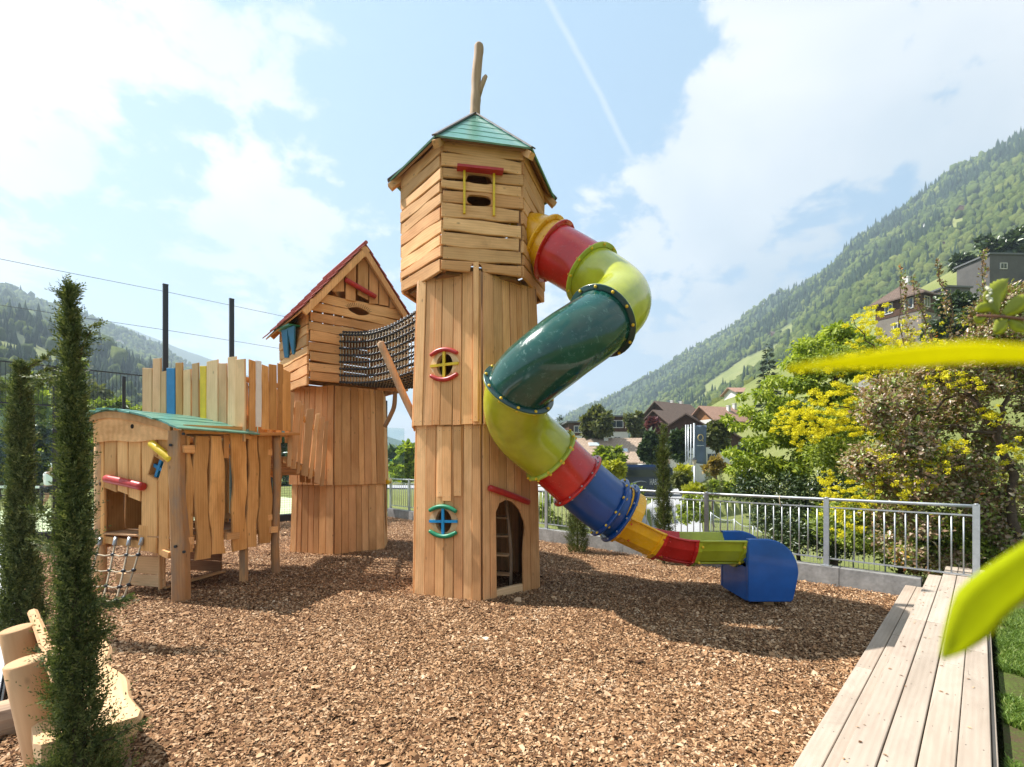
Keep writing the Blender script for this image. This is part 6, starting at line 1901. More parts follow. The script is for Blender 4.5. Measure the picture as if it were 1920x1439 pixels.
# ---- wooded slopes
def forest(name, label, n, k0, k1, y0, y1, kind, seed, m_):
    r_ = np.random.default_rng(seed)
    k = r_.uniform(k0, k1, n); y = np.exp(r_.uniform(math.log(y0), math.log(y1), n)); x = k * y
    cy = np.interp(k, KR, CY); w = forest_mask(x, y)
    sp = fbm(x / 110, y / 110, 3, 61)
    pk = sp > .49 if kind == 'fir' else sp < .51
    keep = (y < cy * 1.04) & (r_.uniform(0, 1, n) < w) & (pk | (r_.uniform(0, 1, n) < .14)) & ~((k > .72) & (y < 190))
    x, y = x[keep], y[keep]; m = len(x); z = terr(x, y)
    s = np.exp(r_.normal(0, .2, m)) * np.clip(y / 420, .42, 1.0) * (.72 if kind == 'fir' else 1.0)
    if kind == 'fir':
        a = np.arange(6) * PI / 3
        tpl = [(0, 0, 1.0)] + [(math.cos(t) * .55, math.sin(t) * .55, .48) for t in a] + [(math.cos(t + .5) * 1.0, math.sin(t + .5) * 1.0, .08) for t in a]
        tpl = np.array(tpl); H_ = 19.0 * s; Rr = 3.2 * s
        f = [(0, 1 + i, 1 + (i + 1) % 6) for i in range(6)] + [(1 + i, 7 + i, 1 + (i + 1) % 6) for i in range(6)] + [(7 + i, 7 + (i + 1) % 6, 1 + (i + 1) % 6) for i in range(6)]
    else:
        t_ = (1 + 5 ** .5) / 2
        bm = bmesh.new(); bmesh.ops.create_icosphere(bm, subdivisions=2 if kind == 'leaf' else 1, radius=1); tpl = np.array([tuple(v.co) for v in bm.verts]); f = [tuple(v.index for v in fc.verts) for fc in bm.faces]; bm.free()
        tpl[:, 2] = tpl[:, 2] * .5 + .5
        H_ = (12.0 if kind == 'leaf' else 9.0) * s; Rr = (4.2 if kind == 'leaf' else 3.2) * s
    jit = r_.uniform(.78, 1.22, (m, len(tpl), 1)) if kind != 'fir' else r_.uniform(.85, 1.15, (m, len(tpl), 1))
    th = r_.uniform(0, 2 * PI, m); c, s_ = np.cos(th)[:, None], np.sin(th)[:, None]
    T = tpl[None] * jit
    vx = (T[..., 0] * c - T[..., 1] * s_) * Rr[:, None] + x[:, None]; vy = (T[..., 0] * s_ + T[..., 1] * c) * Rr[:, None] + y[:, None]; vz = T[..., 2] * H_[:, None] + z[:, None] - 1.5
    v = np.stack([vx, vy, vz], -1).reshape(-1, 3); f = np.array(f)
    F = (np.arange(m) * len(tpl))[:, None, None] + f[None]
    o = np_mesh(name, v, F.reshape(-1, 3), m_, smooth=(kind != 'fir'))
    tag(o, label, kind='stuff'); print(name, m, 'trees', len(F.reshape(-1, 3)))
def wood_mat(stops):
    def f(n, b, m):
        ri = n.new('ShaderNodeNewGeometry').outputs['Random Per Island']; oc = n.new('ShaderNodeTexCoord').outputs['Object']
        k = n.noise(oc, .7, 5, .7); k2 = n.noise(oc, .012, 4, .6)
        f_ = n.math('ADD', n.math('MULTIPLY', ri, .45), n.math('MULTIPLY_ADD', k, .5, n.math('MULTIPLY_ADD', k2, 1.2, -.62)), clamp=True)
        n.link(n.ramp(f_, stops), b.inputs['Base Color'])
        bump(n, b, n.math('ADD', k, n.noise(oc, 2.4, 4, .7)), 1.0, 1.2)
    return f
M_FW = mat('spruce_wood', (.03, .05, .02), .9, .1, build=wood_mat([(0, (.012, .028, .014)), (.5, (.026, .050, .022)), (1, (.055, .085, .03))]))
M_BW = mat('beech_wood', (.08, .12, .03), .9, .1, build=wood_mat([(0, (.04, .068, .018)), (.5, (.105, .145, .030)), (1, (.23, .25, .06))]))
forest('spruce_forest', 'dark spruce forest on the mountain slope to the right', 42000, .03, 1.6, 150, 1900, 'fir', 5, M_FW)
forest('beech_forest', 'light green broadleaf wood on the mountain slope to the right', 5000, .03, 1.6, 120, 330, 'leaf', 6, M_BW)
forest('beech_forest', 'light green broadleaf wood higher on the right mountain slope', 34000, .03, 1.6, 300, 1800, 'far', 16, M_BW)
forest('spruce_forest', 'dark spruce forest on the mountain slope to the left', 12000, -1.7, -.15, 190, 1250, 'fir', 7, M_FW)
forest('beech_forest', 'light green broadleaf wood on the mountain slope to the left', 10000, -1.7, -.12, 70, 600, 'leaf', 8, M_BW)

# ================================================================ village
forest('beech_forest', 'light green broadleaf wood higher on the left mountain slope', 14000, -1.7, -.12, 500, 1200, 'far', 18, M_BW)
W_W = mat('white_render', (.62, .61, .58), .85, .2, build=speck((.62, .61, .58), .06, .6, .1))
W_G = mat('grey_render', (.30, .29, .28), .85, .2, build=speck((.30, .29, .28), .1, .6, .1))
W_D2 = mat('taupe_render', (.20, .175, .15), .85, .2, build=speck((.20, .175, .15), .12, .6, .1))
W_D = mat('dark_cladding', (.10, .095, .09), .8, .2, build=speck((.10, .095, .09), .15, .6, .1))
W_B = mat('dark_timber', (.085, .045, .028), .8, .2, build=speck((.085, .045, .028), .25, 1.5, .3))
W_O = mat('orange_timber', (.32, .15, .06), .8, .2, build=speck((.32, .15, .06), .2, 1.5, .3))
def rooftile(c):
    def f(n, b, m):
        oc = n.new('ShaderNodeTexCoord').outputs['Object']
        br = n.new('ShaderNodeTexBrick'); br.inputs['Scale'].default_value = 1.0; br.inputs['Mortar Size'].default_value = .03
        br.inputs['Brick Width'].default_value = .42; br.inputs['Row Height'].default_value = .36
        br.inputs['Color1'].default_value = (*c, 1); br.inputs['Color2'].default_value = (*[x * .78 for x in c], 1); br.inputs['Mortar'].default_value = (*[x * .5 for x in c], 1)
        n.link(oc, br.inputs['Vector'])
        n.link(n.mix(n.math('MULTIPLY', n.noise(oc, .8, 5, .7), .5), br.outputs[0], tuple(x * .6 for x in c) + (1,)), b.inputs['Base Color'])
    return f
R_TAN = mat('tan_tiles', (.42, .31, .23), .85, .2, build=rooftile((.46, .34, .25)))
R_PINK = mat('pink_tiles', (.42, .24, .17), .85, .2, build=rooftile((.42, .25, .18)))
R_BRN = mat('brown_tiles', (.16, .115, .09), .85, .2, build=rooftile((.17, .12, .095)))
R_GREY = mat('grey_sheet', (.12, .125, .13), .6, .3)
M_PANE = mat('window_pane', (.03, .04, .05), .08, .6)
M_FRM = mat('window_frame', (.55, .53, .50), .6, .3)
def house(label, c, rot, w, d, h, rh, wm, rm, um=None, uh=0, ov=.9, wins=(), chim=(), name='house', cat='house', hip=False, flat=False, balcony=None, group=None, orange=None, skyl=()):
    """c: ground point in the middle; ridge runs along local x; wins: (side, x, z, w, h)"""
    M_ = Matrix.Translation(V(c)) @ Matrix.Rotation(rot, 4, 'Z'); R3 = M_.to_3x3(); t = lambda x, y, z: M_ @ V((x, y, z))
    root = thing(name, label, cat, c, group)
    dp = max(2.0, c[2] - min(terr1(c[0] + i * w / 2, c[1] + j * d / 2) for i in (-1, 1) for j in (-1, 1)) + .5)
    mb = MB(); mb.box(t(0, 0, (h - uh) / 2 - dp / 2), (w, d, h - uh + dp), R3); mb.build('wall', wm, root, M_)
    if uh: mb = MB(); mb.box(t(0, 0, h - uh / 2), (w + .12, d + .12, uh), R3); mb.build('upper_wall', um, root, M_)
    if flat:
        mb = MB(); mb.box(t(0, 0, h + .15), (w + ov * 2, d + ov * 2, .28), R3); mb.build('roof', rm, root, M_)
    else:
        hm = orange or um or wm
        mb = MB(); a = (w / 2 + .06) * (0 if hip else 1)
        vs = [t(-w / 2, -d / 2, h), t(-w / 2, d / 2, h), t(-(w / 2 if not hip else w * .15), 0, h + rh), t(w / 2, -d / 2, h), t(w / 2, d / 2, h), t((w / 2 if not hip else w * .15), 0, h + rh)]
        mb.add(vs, [(0, 2, 1), (3, 4, 5), (0, 3, 5, 2), (1, 2, 5, 4)]); fix_normals(mb.build('gable', hm, root, M_))
        rf = None
        sl = rh / (d / 2)
        for s in (-1, 1):
            e = ov * .9; xr = w / 2 + ov if not hip else w * .15
            xe = w / 2 + ov
            q0 = [(-xe, s * (d / 2 + e), h - e * sl), (xe, s * (d / 2 + e), h - e * sl), (xr, 0, h + rh), (-xr, 0, h + rh)]
            vs = [t(*p_) for p_ in q0] + [t(p_[0], p_[1], p_[2] + .22) for p_ in q0]
            mb = MB(); mb.add(vs, [(3, 2, 1, 0), (4, 5, 6, 7), (0, 1, 5, 4), (1, 2, 6, 5), (2, 3, 7, 6), (3, 0, 4, 7)]); rf = fix_normals(mb.build('roof', rm, root, M_))
            if hip:
                q0 = [(s * xe, -(d / 2 + e), h - e * sl), (s * xe, (d / 2 + e), h - e * sl), (s * xr, 0, h + rh)]
                vs = [t(*p_) for p_ in q0] + [t(p_[0], p_[1], p_[2] + .2) for p_ in q0]
                mb = MB(); mb.add(vs, [(2, 1, 0), (3, 4, 5), (0, 1, 4, 3), (1, 2, 5, 4), (2, 0, 3, 5)]); fix_normals(mb.build('roof', rm, root, M_))
        for (x, y) in chim:
            z = h + rh * (1 - abs(y) / (d / 2)); mb = MB(); mb.box(t(x, y, z + .5), (.6, .6, 1.4), R3); mb.box(t(x, y, z + 1.25), (.75, .75, .12), R3); mb.build('chimney', W_W, rf, M_)
        for (x, y) in skyl:
            z = h + rh * (1 - abs(y) / (d / 2)) + .26; Rt = R3 @ Matrix.Rotation(-math.atan(sl) * (1 if y > 0 else -1), 3, 'X')
            mb = MB(); mb.box(t(x, y, z), (1.5, .9, .08), Rt); mb.box(t(x, y, z) + Rt @ V((0, 0, .045)), (1.25, .7, .03), Rt, mi=1); mb.build('skylight', [M_FRM, mat('skylight_glass', (.45, .55, .6), .1)], rf, M_)
    for (side, x, z, ww, hh) in wins:
        if side == 'f': p_ = (x, -d / 2 - .07, z); rr_ = R3; n_ = (0, -1, 0)
        elif side == 'l': p_ = (-w / 2 - .07, x, z); rr_ = R3 @ Matrix.Rotation(PI / 2, 3, 'Z')
        else: p_ = (w / 2 + .07, x, z); rr_ = R3 @ Matrix.Rotation(PI / 2, 3, 'Z')
        fr = MB()
        for (dx, dz, a, b) in ((-ww / 2, 0, .12, hh + .12), (ww / 2, 0, .12, hh + .12), (0, hh / 2, ww, .12), (0, -hh / 2, ww, .12), (0, 0, .07, hh)):
            fr.box(t(*p_) + rr_ @ V((dx, 0, dz)), (a, .14, b), rr_)
        wf = fr.build('window', M_FRM, root, M_)
        mb = MB(); mb.box(t(*p_), (ww - .1, .06, hh - .1), rr_); mb.build('pane', M_PANE, wf, M_)
    if balcony:
        side, z, a, b = balcony
        mb = MB(); y = -d / 2 - .65
        mb.box(t((a + b) / 2, y, z), (b - a, 1.2, .15), R3); mb.box(t((a + b) / 2, y - .6, z + .55), (b - a, .08, .95), R3); mb.build('balcony', W_B, root, M_)
    return root
g = lambda px, d: P(px, 868, d)
q = g(1146, 66); house('low house with broad tan tiled roof and two skylights', (q.x, q.y, -3.0), R(-3), 11.2, 9.5, 5.2, 2.9, W_W, R_TAN, W_B, 1.0, ov=1.0, wins=(('r', -2, 2.2, 1.2, 1.3),), skyl=((-2.6, -1.6), (1.0, -3.0)), chim=((-.8, -.4),))
q = g(1152, 88); house('flat-roofed house with dark timber top floor over white walls, right wing', (q.x, q.y + 3, -2.6), R(4), 4.2, 8, 12.9, 0, W_W, R_GREY, W_B, 2.7, ov=.6, flat=True, wins=(('f', -.2, 11.6, 2.6, 1.3), ('f', 0, 8.6, 1.2, 1.2)))
q = g(1085, 90); house('flat-roofed house with dark timber top floor over white walls, left wing', (q.x, q.y + 3, -2.6), R(4), 4.4, 8, 12.0, 0, W_W, R_GREY, W_B, 2.4, ov=.6, flat=True, wins=(('f', -.5, 10.8, 1.6, 1.2), ('f', .6, 8.2, 1.1, 1.2)))
q = g(1122, 94); house('pale middle wing linking the two flat-roofed blocks', (q.x, q.y + 3, -2.6), R(4), 4.2, 6, 9.6, 0, W_W, R_GREY, ov=.3, flat=True, wins=(('f', 0, 7.6, 1.4, 1.2),))
q = g(1262, 100); house('large chalet with brown roof and dark gable facing left', (q.x, q.y, -1), R(33), 9.5, 8, 12.0, 3.4, W_W, R_BRN, W_B, 3.0, ov=1.2, wins=(('f', -2, 7.2, 1.3, 1.3), ('f', 2, 7.2, 1.3, 1.3)), chim=((.5, .6), (3.5, .6)))
q = g(1243, 88); house('small brown-roofed chalet left of the larger gables', (q.x, q.y, -1), R(36), 4.5, 5.5, 10.2, 2.2, W_W, R_BRN, W_B, 2.2, ov=.8, wins=(('f', 0, 5.8, 1.1, 1.2),))
q = g(1352, 98); house('white house with pink tiled roof above the dark gables', (q.x, q.y, -1), R(20), 9.5, 7, 11.6, 2.7, W_W, R_PINK, None, 0, ov=1.0, orange=W_O, wins=(('f', -2.2, 10.0, 2.2, 1.5), ('f', 1.6, 10.0, 1.6, 1.5), ('f', 3.2, 7.2, 1.0, 1.4)), chim=((.8, -1.2), (3.2, -.4)))
q = g(1290, 80); house('chalet with wide dark gable above white walls behind the flag poles', (q.x, q.y, -2.4), R(66), 8, 10.5, 8.6, 3.4, W_W, R_BRN, W_B, 1.2, ov=1.2, wins=(('l', -2, 5.5, 1.3, 1.3), ('l', 2, 5.5, 1.3, 1.3)))
q = g(1332, 74); house('lower dark-gabled chalet half hidden by the banner', (q.x, q.y, -2.4), R(70), 7, 8.5, 7.6, 2.8, W_W, R_BRN, W_B, 1.0, ov=1.0, wins=(('l', 0, 5, 1.3, 1.3),))
q = g(1230, 60); house('small pale garage on the bank above the bus', (q.x - .5, q.y, -2.0), R(0), 3.2, 4, 3.4, 0, W_G, W_W, ov=.2, flat=True)
q = g(1393, 150); house('white farmhouse with pink roof alone on the hillside', (q.x, q.y, 21.0), R(3), 8.2, 8, 2.9, 1.7, W_W, R_PINK, None, 0, ov=1.0, wins=(('f', -1.5, 1.6, 1.1, 1.1), ('f', 1.6, 1.6, 1.4, 1.1)), balcony=('f', -.2, -3, 4))
q = g(1732, 70); house('grey turreted house with dark brown hipped roof above the blossom', (q.x, q.y + 3, 11), R(24), 4.8, 6, 16.2, 2.2, W_D2, R_BRN, W_B, 2.8, ov=.8, hip=True, wins=(('f', -1.1, 14.8, 1.4, 1.5), ('f', 1.2, 11.6, 1.1, 1.4), ('f', -1.3, 11.6, .8, 1.4), ('l', -1.5, 14.8, 1.0, 1.5), ('l', 1.2, 14.8, 1.0, 1.5), ('l', 0, 11.6, 1.0, 1.4)), chim=((0, 0),))
q = g(1782, 76); house('low grey wing with brown roof right of the turreted house', (q.x, q.y + 3, 14), R(8), 5, 6, 13.2, 1.4, W_D, R_PINK, ov=.6)
q = g(1665, 60); house('small brown-roofed house left of the turreted house', (q.x, q.y, 8), R(10), 3.6, 5, 6.4, 1.8, W_G, R_BRN, W_B, 1.5, ov=.7, hip=True)
q = g(1900, 84); house('long flat dark grey building high on the right', (q.x, q.y + 3, 32), R(2), 9.0, 6, 7.0, 0, W_D, R_GREY, ov=.3, flat=True, wins=(('f', -2, 5.0, 1.2, 1.0),))
q = g(1800, 82); house('smaller flat grey annexe below the long dark building', (q.x, q.y + 3, 24), R(5), 4.5, 5, 8.6, 0, W_D, R_GREY, ov=.3, flat=True)
for (px, py, s, lb) in ((1738, 434, 9, 'tiny white farmhouse high up in the wood'), (1805, 402, 8, 'tiny brown farmhouse higher up to the right'), (1855, 437, 10, 'brown farmhouse at the top of the meadow'), (1775, 470, 8, 'small farmhouse at the meadow edge left of the brown one'), (1450, 636, 9, 'small hamlet house at the foot of the far wood')):
    q = hit(px, py, 60)
    if q: 
        k = q[1] / 880 * 26 / s
        house(lb, q, R(10), k * s * .5, k * 6 * .8, k * 2.4, k * 2.0, W_W if 'white' in lb or 'pale' in lb else W_B, R_BRN, ov=k * .4)
q = hit(222, 647, 80)
if q: house('small pale building on the wooded slope to the left', q, R(-8), 12, 9, 4.5, 2.4, W_W, R_BRN, ov=.8)

# ---- drive and road (sheets following the ground)
def ribbon(name, pts, w, m_, label, lift=.06):
    pts = cat_rom([V((x, y, 0)) for x, y in pts], 10); vs = []; fs = []
    for i, p_ in enumerate(pts):
        t = (pts[min(i + 1, len(pts) - 1)] - pts[max(i - 1, 0)]).normalized(); s = V((-t.y, t.x, 0))
        for k in range(7):
            q = p_ + s * w * (k / 6 - .5); vs.append((q.x, q.y, terr1(q.x, q.y) + lift))
    for i in range(len(pts) - 1):
        for k in range(6): fs.append((i * 7 + k, i * 7 + k + 1, (i + 1) * 7 + k + 1, (i + 1) * 7 + k))
    mb = MB(); mb.add(vs, fs, True); o = fix_normals(mb.build(name, m_)); return tag(o, label, kind='structure')
M_ROAD = mat('pale_asphalt', (.34, .34, .345), .85, .2, build=speck((.34, .34, .345), .08, 1.2, .2))
ribbon('road', [(6.2, 18), (8.0, 24), (10.6, 31), (13.6, 38), (17, 46), (20, 51), (22, 54)], 3.6, M_ROAD, 'pale drive running down behind the railing')
ribbon('road', [(-14, 44), (-4, 44.5), (6, 45), (14, 46), (20, 50), (23, 54)], 6.5, M_ROAD, 'pale road the bus stands on', .10)
# white road sign post with red disc and white bar
sg = thing('road_sign', 'round red no-entry sign on a thin post beside the drive', 'road sign', onland(1366, 52)); q = P(1366, 909, 52)
mb = MB(); mb.sweep([V((q.x, q.y + .05, -3)), V((q.x, q.y + .05, q.z + .3))], .04, 8); mb.build('post', M_STEEL, sg)
mb = MB(); mb.sweep([q, q + V((0, .03, 0))], .38, 24, smooth=False); mb.build('disc', M_RED, sg)
mb = MB(); mb.box(q + V((0, -.01, 0)), (.5, .012, .13)); mb.build('bar', M_WHT, sg)
# flag poles, banner, lantern
for i, (px, d, yt, lb) in enumerate(((1286, 40, 797, 'leftmost'), (1290.5, 39, 797, 'second'), (1295.5, 38, 796, 'third'), (1301.5, 37, 794, 'rightmost, which carries the banner,'))):
    q0 = onland(px, d); q1 = P(px, yt, d); mb = MB(); mb.sweep([V(q0), V((q0[0], q0[1], q1.z))], .05 if i < 3 else .075, 10)
    tag(mb.build('flag_pole', M_STEEL), 'tall grey flag pole, ' + lb + ' of the four' if i < 3 else 'tall grey flag pole with the banner, rightmost of the four', 'flag pole', 'flag poles beside the drive')
bn = thing('banner', 'grey-blue banner with a gold ring hanging from a flag pole', 'banner', P(1304, 870, 37))
M_BAN = mat('banner_cloth', (.11, .14, .19), .8, .2, build=speck((.11, .14, .19), .08, 2, .3, .02))
M_GOLD = mat('gold_print', (.55, .40, .16), .5, .4)
vs = []; fs = []; nx, nz = 10, 16
for j in range(nz + 1):
    for i in range(nx + 1):
        px = 1303.5 + 21.5 * i / nx - (1.2 * math.sin(j / nz * 3) * i / nx); q = P(px, 798 + 71 * j / nz + (3 * i / nx if j == nz else 0), 37 + .10 * math.sin(i * .9 + j * .35) * (i / nx)); vs.append(q)
for j in range(nz):
    for i in range(nx): fs.append((j * (nx + 1) + i, (j + 1) * (nx + 1) + i, (j + 1) * (nx + 1) + i + 1, j * (nx + 1) + i + 1))
mb = MB(); mb.add(vs, fs, True); o = mb.build('cloth', M_BAN, bn); s_ = o.modifiers.new('t', 'SOLIDIFY'); s_.thickness = .01
mb = MB(); c = P(1313.5, 821, 36.85)
mb.sweep([c + V((math.cos(t) * .20, 0, math.sin(t) * .24)) for t in [R(a) for a in range(-40, 290, 15)]], .032, 6); mb.sweep([c + V((.05, 0, -.16)), c + V((.17, 0, -.27)), c + V((.24, 0, -.27))], .025, 6); mb.build('ring_emblem', M_GOLD, bn)
mb = MB(); mb.box(P(1313.5, 836, 36.85), (.55, .012, .03)); mb.build('print_line', M_WHT, bn)
lp = thing('street_lantern', 'old-fashioned lantern on a pale post in front of the flag poles', 'street lamp', onland(1302, 33)); q = P(1302, 866, 33)
mb = MB(); mb.sweep([V((q.x, q.y, -2.4)), V((q.x, q.y, q.z - .2))], .05, 8); mb.build('post', M_STEEL, lp)
mb = MB(); mb.sweep([q + V((0, 0, -.22)), q + V((0, 0, .12))], [.09, .17], 8, smooth=False); mb.build('lantern_glass', mat('lantern_glass', (.5, .42, .32), .2), lp)
mb = MB(); mb.sweep([q + V((0, 0, .12)), q + V((0, 0, .16)), q + V((0, 0, .3))], [.22, .20, .03], 8, smooth=False); mb.build('lantern_cap', M_BLACK, lp)

# ---- bus
bus = thing('tour_bus', 'dark blue tour bus with white lettering parked beyond the railing', 'bus', (10.8, 43, -2.0))
M_BUSB = mat('bus_paint', (.012, .024, .065), .25, .5, coat=.5)
BL, BR_, BYf, BYb = 7.2, 14.35, 41.8, 44.2
def rbox(mb, x0, x1, y0, y1, z0, z1, r):
    pl = []
    for (cx_, cz_, a0) in ((x1 - r, z1 - r, 0), (x0 + r, z1 - r, 90), (x0 + .1, z0 + .1, 180), (x1 - .1, z0 + .1, 270)):
        rr_ = r if a0 < 180 else .1
        for k in range(5): t = R(a0 + k * 22.5); pl.append((cx_ + rr_ * math.cos(t), cz_ + rr_ * math.sin(t)))
    Mx = Matrix(((1, 0, 0, 0), (0, 0, 1, 0), (0, 1, 0, 0), (0, 0, 0, 1))); mb.prism(pl[::-1], Mx, y0, y1, ch=.06)
mb = MB(); rbox(mb, BL, BR_, BYf, BYb, -1.65, 1.48, .35); fix_normals(mb.build('body', M_BUSB, bus))
mb = MB(); rbox(mb, BL + .1, BR_ - .12, BYf - .03, BYf + .05, .58, 1.22, .12); fix_normals(mb.build('window_band', M_PANE, bus))
mb = MB(); rbox(mb, BL + .2, BR_ - .25, BYf + .1, BYb - .1, 1.46, 1.66, .08); fix_normals(mb.build('roof_fairing', mat('bus_roof', (.02, .06, .18), .3), bus))
for x in (8.8, 12.9):
    mb = MB(); mb.sweep([V((x, BYf - .04, -1.5)), V((x, BYf + .3, -1.5))], .5, 20, smooth=False); w_ = mb.build('wheel', M_BLACK, bus)
    mb = MB(); mb.sweep([V((x, BYf - .06, -1.5)), V((x, BYf, -1.5))], .26, 16, smooth=False); mb.build('rim', M_STEEL, w_)
mb = MB(); pts = [V((9.6 + 2.4 * t, BYf - .02, -.9 + 1.1 * math.sin(t * 2.0))) for t in [i / 12 for i in range(13)]]; mb.sweep(pts, [.02 + .05 * math.sin(PI * i / 12) for i in range(13)], 5); mb.build('swoosh', mat('silver_print', (.35, .38, .42), .4), bus)
def text3d(s, name, M_, size, m_, parent, sx=1.0, ext=.004):
    cu = bpy.data.curves.new(name, 'FONT'); cu.body = s; cu.size = size; cu.extrude = ext
    tmp = bpy.data.objects.new('tmp', cu); col.objects.link(tmp)
    dg = bpy.context.evaluated_depsgraph_get(); me = bpy.data.meshes.new_from_object(tmp.evaluated_get(dg)); bpy.data.objects.remove(tmp)
    me.transform(Matrix.Diagonal((sx, 1, 1, 1))); me.materials.append(m_)
    return link(name, me, parent, M_)
Mt = Matrix(((1, 0, 0, 12.25), (0, 0, -1, BYf - .03), (0, 1, 0, -.12), (0, 0, 0, 1)))
text3d('HASSLER', 'lettering', Mt, .78, mat('white_print', (.6, .6, .62), .5), bus, .42)

# ---- scalloped garden fence on the slope below
gf = thing('garden_fence', 'light metal garden fence with a swagged top on the bank below', 'fence', P(1440, 1040, 16))
nd = [(1333, 962, 20.0), (1377, 975, 18.4), (1412, 985, 17.2), (1448, 999, 16.2), (1495, 1001, 15.2), (1545, 1011, 14.2), (1600, 1022, 13.3), (1660, 1034, 12.6)]
N3 = [P(a, b, c) for a, b, c in nd]
sw = MB(); pk_ = MB(); lo_ = MB()
for p_ in N3:
    mb = MB(); mb.sweep([V((p_.x, p_.y, p_.z - 1.1)), V((p_.x, p_.y, p_.z + .04))], .022, 6); mb.build('post', M_STEEL, gf)
for a, b in zip(N3, N3[1:]):
    L = (b - a).length; k = max(6, int(L / .12)); pts = []
    for i in range(k + 1):
        t = i / k; q = a.lerp(b, t) - UP * (.14 * math.sin(PI * t)); pts.append(q)
        if 0 < i < k: pk_.sweep([V((q.x, q.y, q.z - .75 + .1 * math.sin(PI * t))), q], .007, 4, smooth=False, cap=False)
    sw.sweep(pts, .014, 6); lo_.sweep([a - UP * .86, b - UP * .86], .012, 6)
sw.build('swagged_rail', M_STEEL, gf); lo_.build('lower_rail', M_STEEL, gf); tag(pk_.build('bars', M_STEEL, gf), kind='stuff')
# far green panel and net of the court
mb = MB(); mb.box(P(745, 881, 60), (1.9, .15, 2.6)); tag(mb.build('screen_panel', mat('teal_panel', (.03, .22, .20), .6)), 'small teal screen standing on the far lawn', 'screen')
nt = thing('court_net', 'white-topped net across the sports court', 'net', (-18.5, 18.2, 0))
mb = MB(); mb.beam(V((-24, 18.9, .90)), V((-18.3, 18.2, .90)), .03, .09); mb.build('tape', M_WHT, nt)
mb = MB(); mb.box((-18.25, 18.2, .46), (.08, .08, .92)); mb.build('post', M_BLACK, nt)
mb = MB()
for i in range(48):
    t = i / 47; q = V((-24, 18.9, 0)).lerp(V((-18.3, 18.2, 0)), t); mb.sweep([q + UP * .05, q + UP * .86], .004, 4, cap=False)
for j in range(7): mb.sweep([V((-24, 18.9, .1 + j * .12)), V((-18.3, 18.2, .1 + j * .12))], .004, 4, cap=False)
tag(mb.build('netting', M_BLACK, nt), kind='stuff')

# ---- tennis player seen from behind
def skin(name, verts, edges, radii, m_, parent, lvl=1):
    me = bpy.data.meshes.new(name); me.from_pydata(verts, edges, []); o = bpy.data.objects.new(name, me); col.objects.link(o)
    md = o.modifiers.new('s', 'SKIN'); md.use_smooth_shade = True
    for v, r in zip(me.skin_vertices[0].data, radii): v.radius = (r, r) if isinstance(r, (int, float)) else r
    me.skin_vertices[0].data[0].use_root = True
    o.modifiers.new('u', 'SUBSURF').levels = lvl; o.modifiers['u'].render_levels = lvl
    dg = bpy.context.evaluated_depsgraph_get(); m2 = bpy.data.meshes.new_from_object(o.evaluated_get(dg)); bpy.data.objects.remove(o)
    m2.materials.append(m_)
    for p_ in m2.polygons: p_.use_smooth = True
    m2.name = name
    return m2
pp = V((-18.05, 18.3, -.02))
SKN = mat('skin', (.48, .28, .20), .6, .3); SHT = mat('white_shirt', (.74, .74, .74), .9, .1, build=speck((.74, .74, .74), .04, 6, .4, .01)); SHO = mat('dark_shorts', (.035, .035, .04), .9, .1)
Mp = Matrix.Translation(pp)
J = dict(pel=(0, 0, .95), wai=(.0, 0, 1.1), che=(.06, 0, 1.32), nec=(.10, 0, 1.50), hd0=(.13, 0, 1.60), hd1=(.14, 0, 1.74),
         sl=(-.10, -.02, 1.44), el=(-.26, .05, 1.22), hl=(-.18, .22, 1.08), sr=(.27, .02, 1.42), er=(.38, .14, 1.18), hr=(.50, .24, 1.10),
         kl=(-.13, .06, .52), al=(-.22, -.12, .12), tl=(-.22, .04, .04), hpl=(-.10, 0, .88), hpr=(.10, 0, .88), kr=(.13, .10, .50), ar=(.16, .0, .10), tr=(.17, .16, .04))
ks = list(J); ix = {k: i for i, k in enumerate(ks)}
E = [('pel', 'wai'), ('wai', 'che'), ('che', 'nec'), ('nec', 'hd0'), ('hd0', 'hd1'), ('che', 'sl'), ('sl', 'el'), ('el', 'hl'), ('che', 'sr'), ('sr', 'er'), ('er', 'hr'), ('pel', 'hpl'), ('hpl', 'kl'), ('kl', 'al'), ('al', 'tl'), ('pel', 'hpr'), ('hpr', 'kr'), ('kr', 'ar'), ('ar', 'tr')]
RD = dict(pel=(.15, .11), wai=(.14, .10), che=(.17, .12), nec=.06, hd0=.085, hd1=.09, sl=.065, el=.042, hl=.034, sr=.065, er=.042, hr=.034, hpl=.095, kl=.06, al=.04, tl=.035, hpr=.095, kr=.06, ar=.04, tr=.035)
me = skin('person', [J[k] for k in ks], [(ix[a], ix[b]) for a, b in E], [RD[k] for k in ks], SKN, None, 2)
pr_ = link('person', me, None, Mp); tag(pr_, 'tennis player seen from behind in white cap, white shirt and dark shorts', 'person')
def wear(name, keys, edges, grow, m_, extra=None):
    JJ = dict(J); 
    if extra: JJ.update(extra)
    kk = list(keys); ii = {k: i for i, k in enumerate(kk)}
    rr_ = []
    for k in kk:
        r = {**RD, **{'slv1': .075, 'slv2': .075, 'hem': (.19, .14), 'th1': .10, 'th2': .10}}[k]
        rr_.append(tuple(x + grow for x in r) if isinstance(r, tuple) else r + grow)
    m2 = skin(name, [JJ[k] for k in kk], [(ii[a], ii[b]) for a, b in edges], rr_, m_, None, 2)
    return link(name, m2, pr_, Mp)
ex = {'slv1': (-.19, .02, 1.33), 'slv2': (.33, .08, 1.30), 'hem': (0, 0, .95), 'th1': (-.12, .03, .66), 'th2': (.12, .05, .64)}
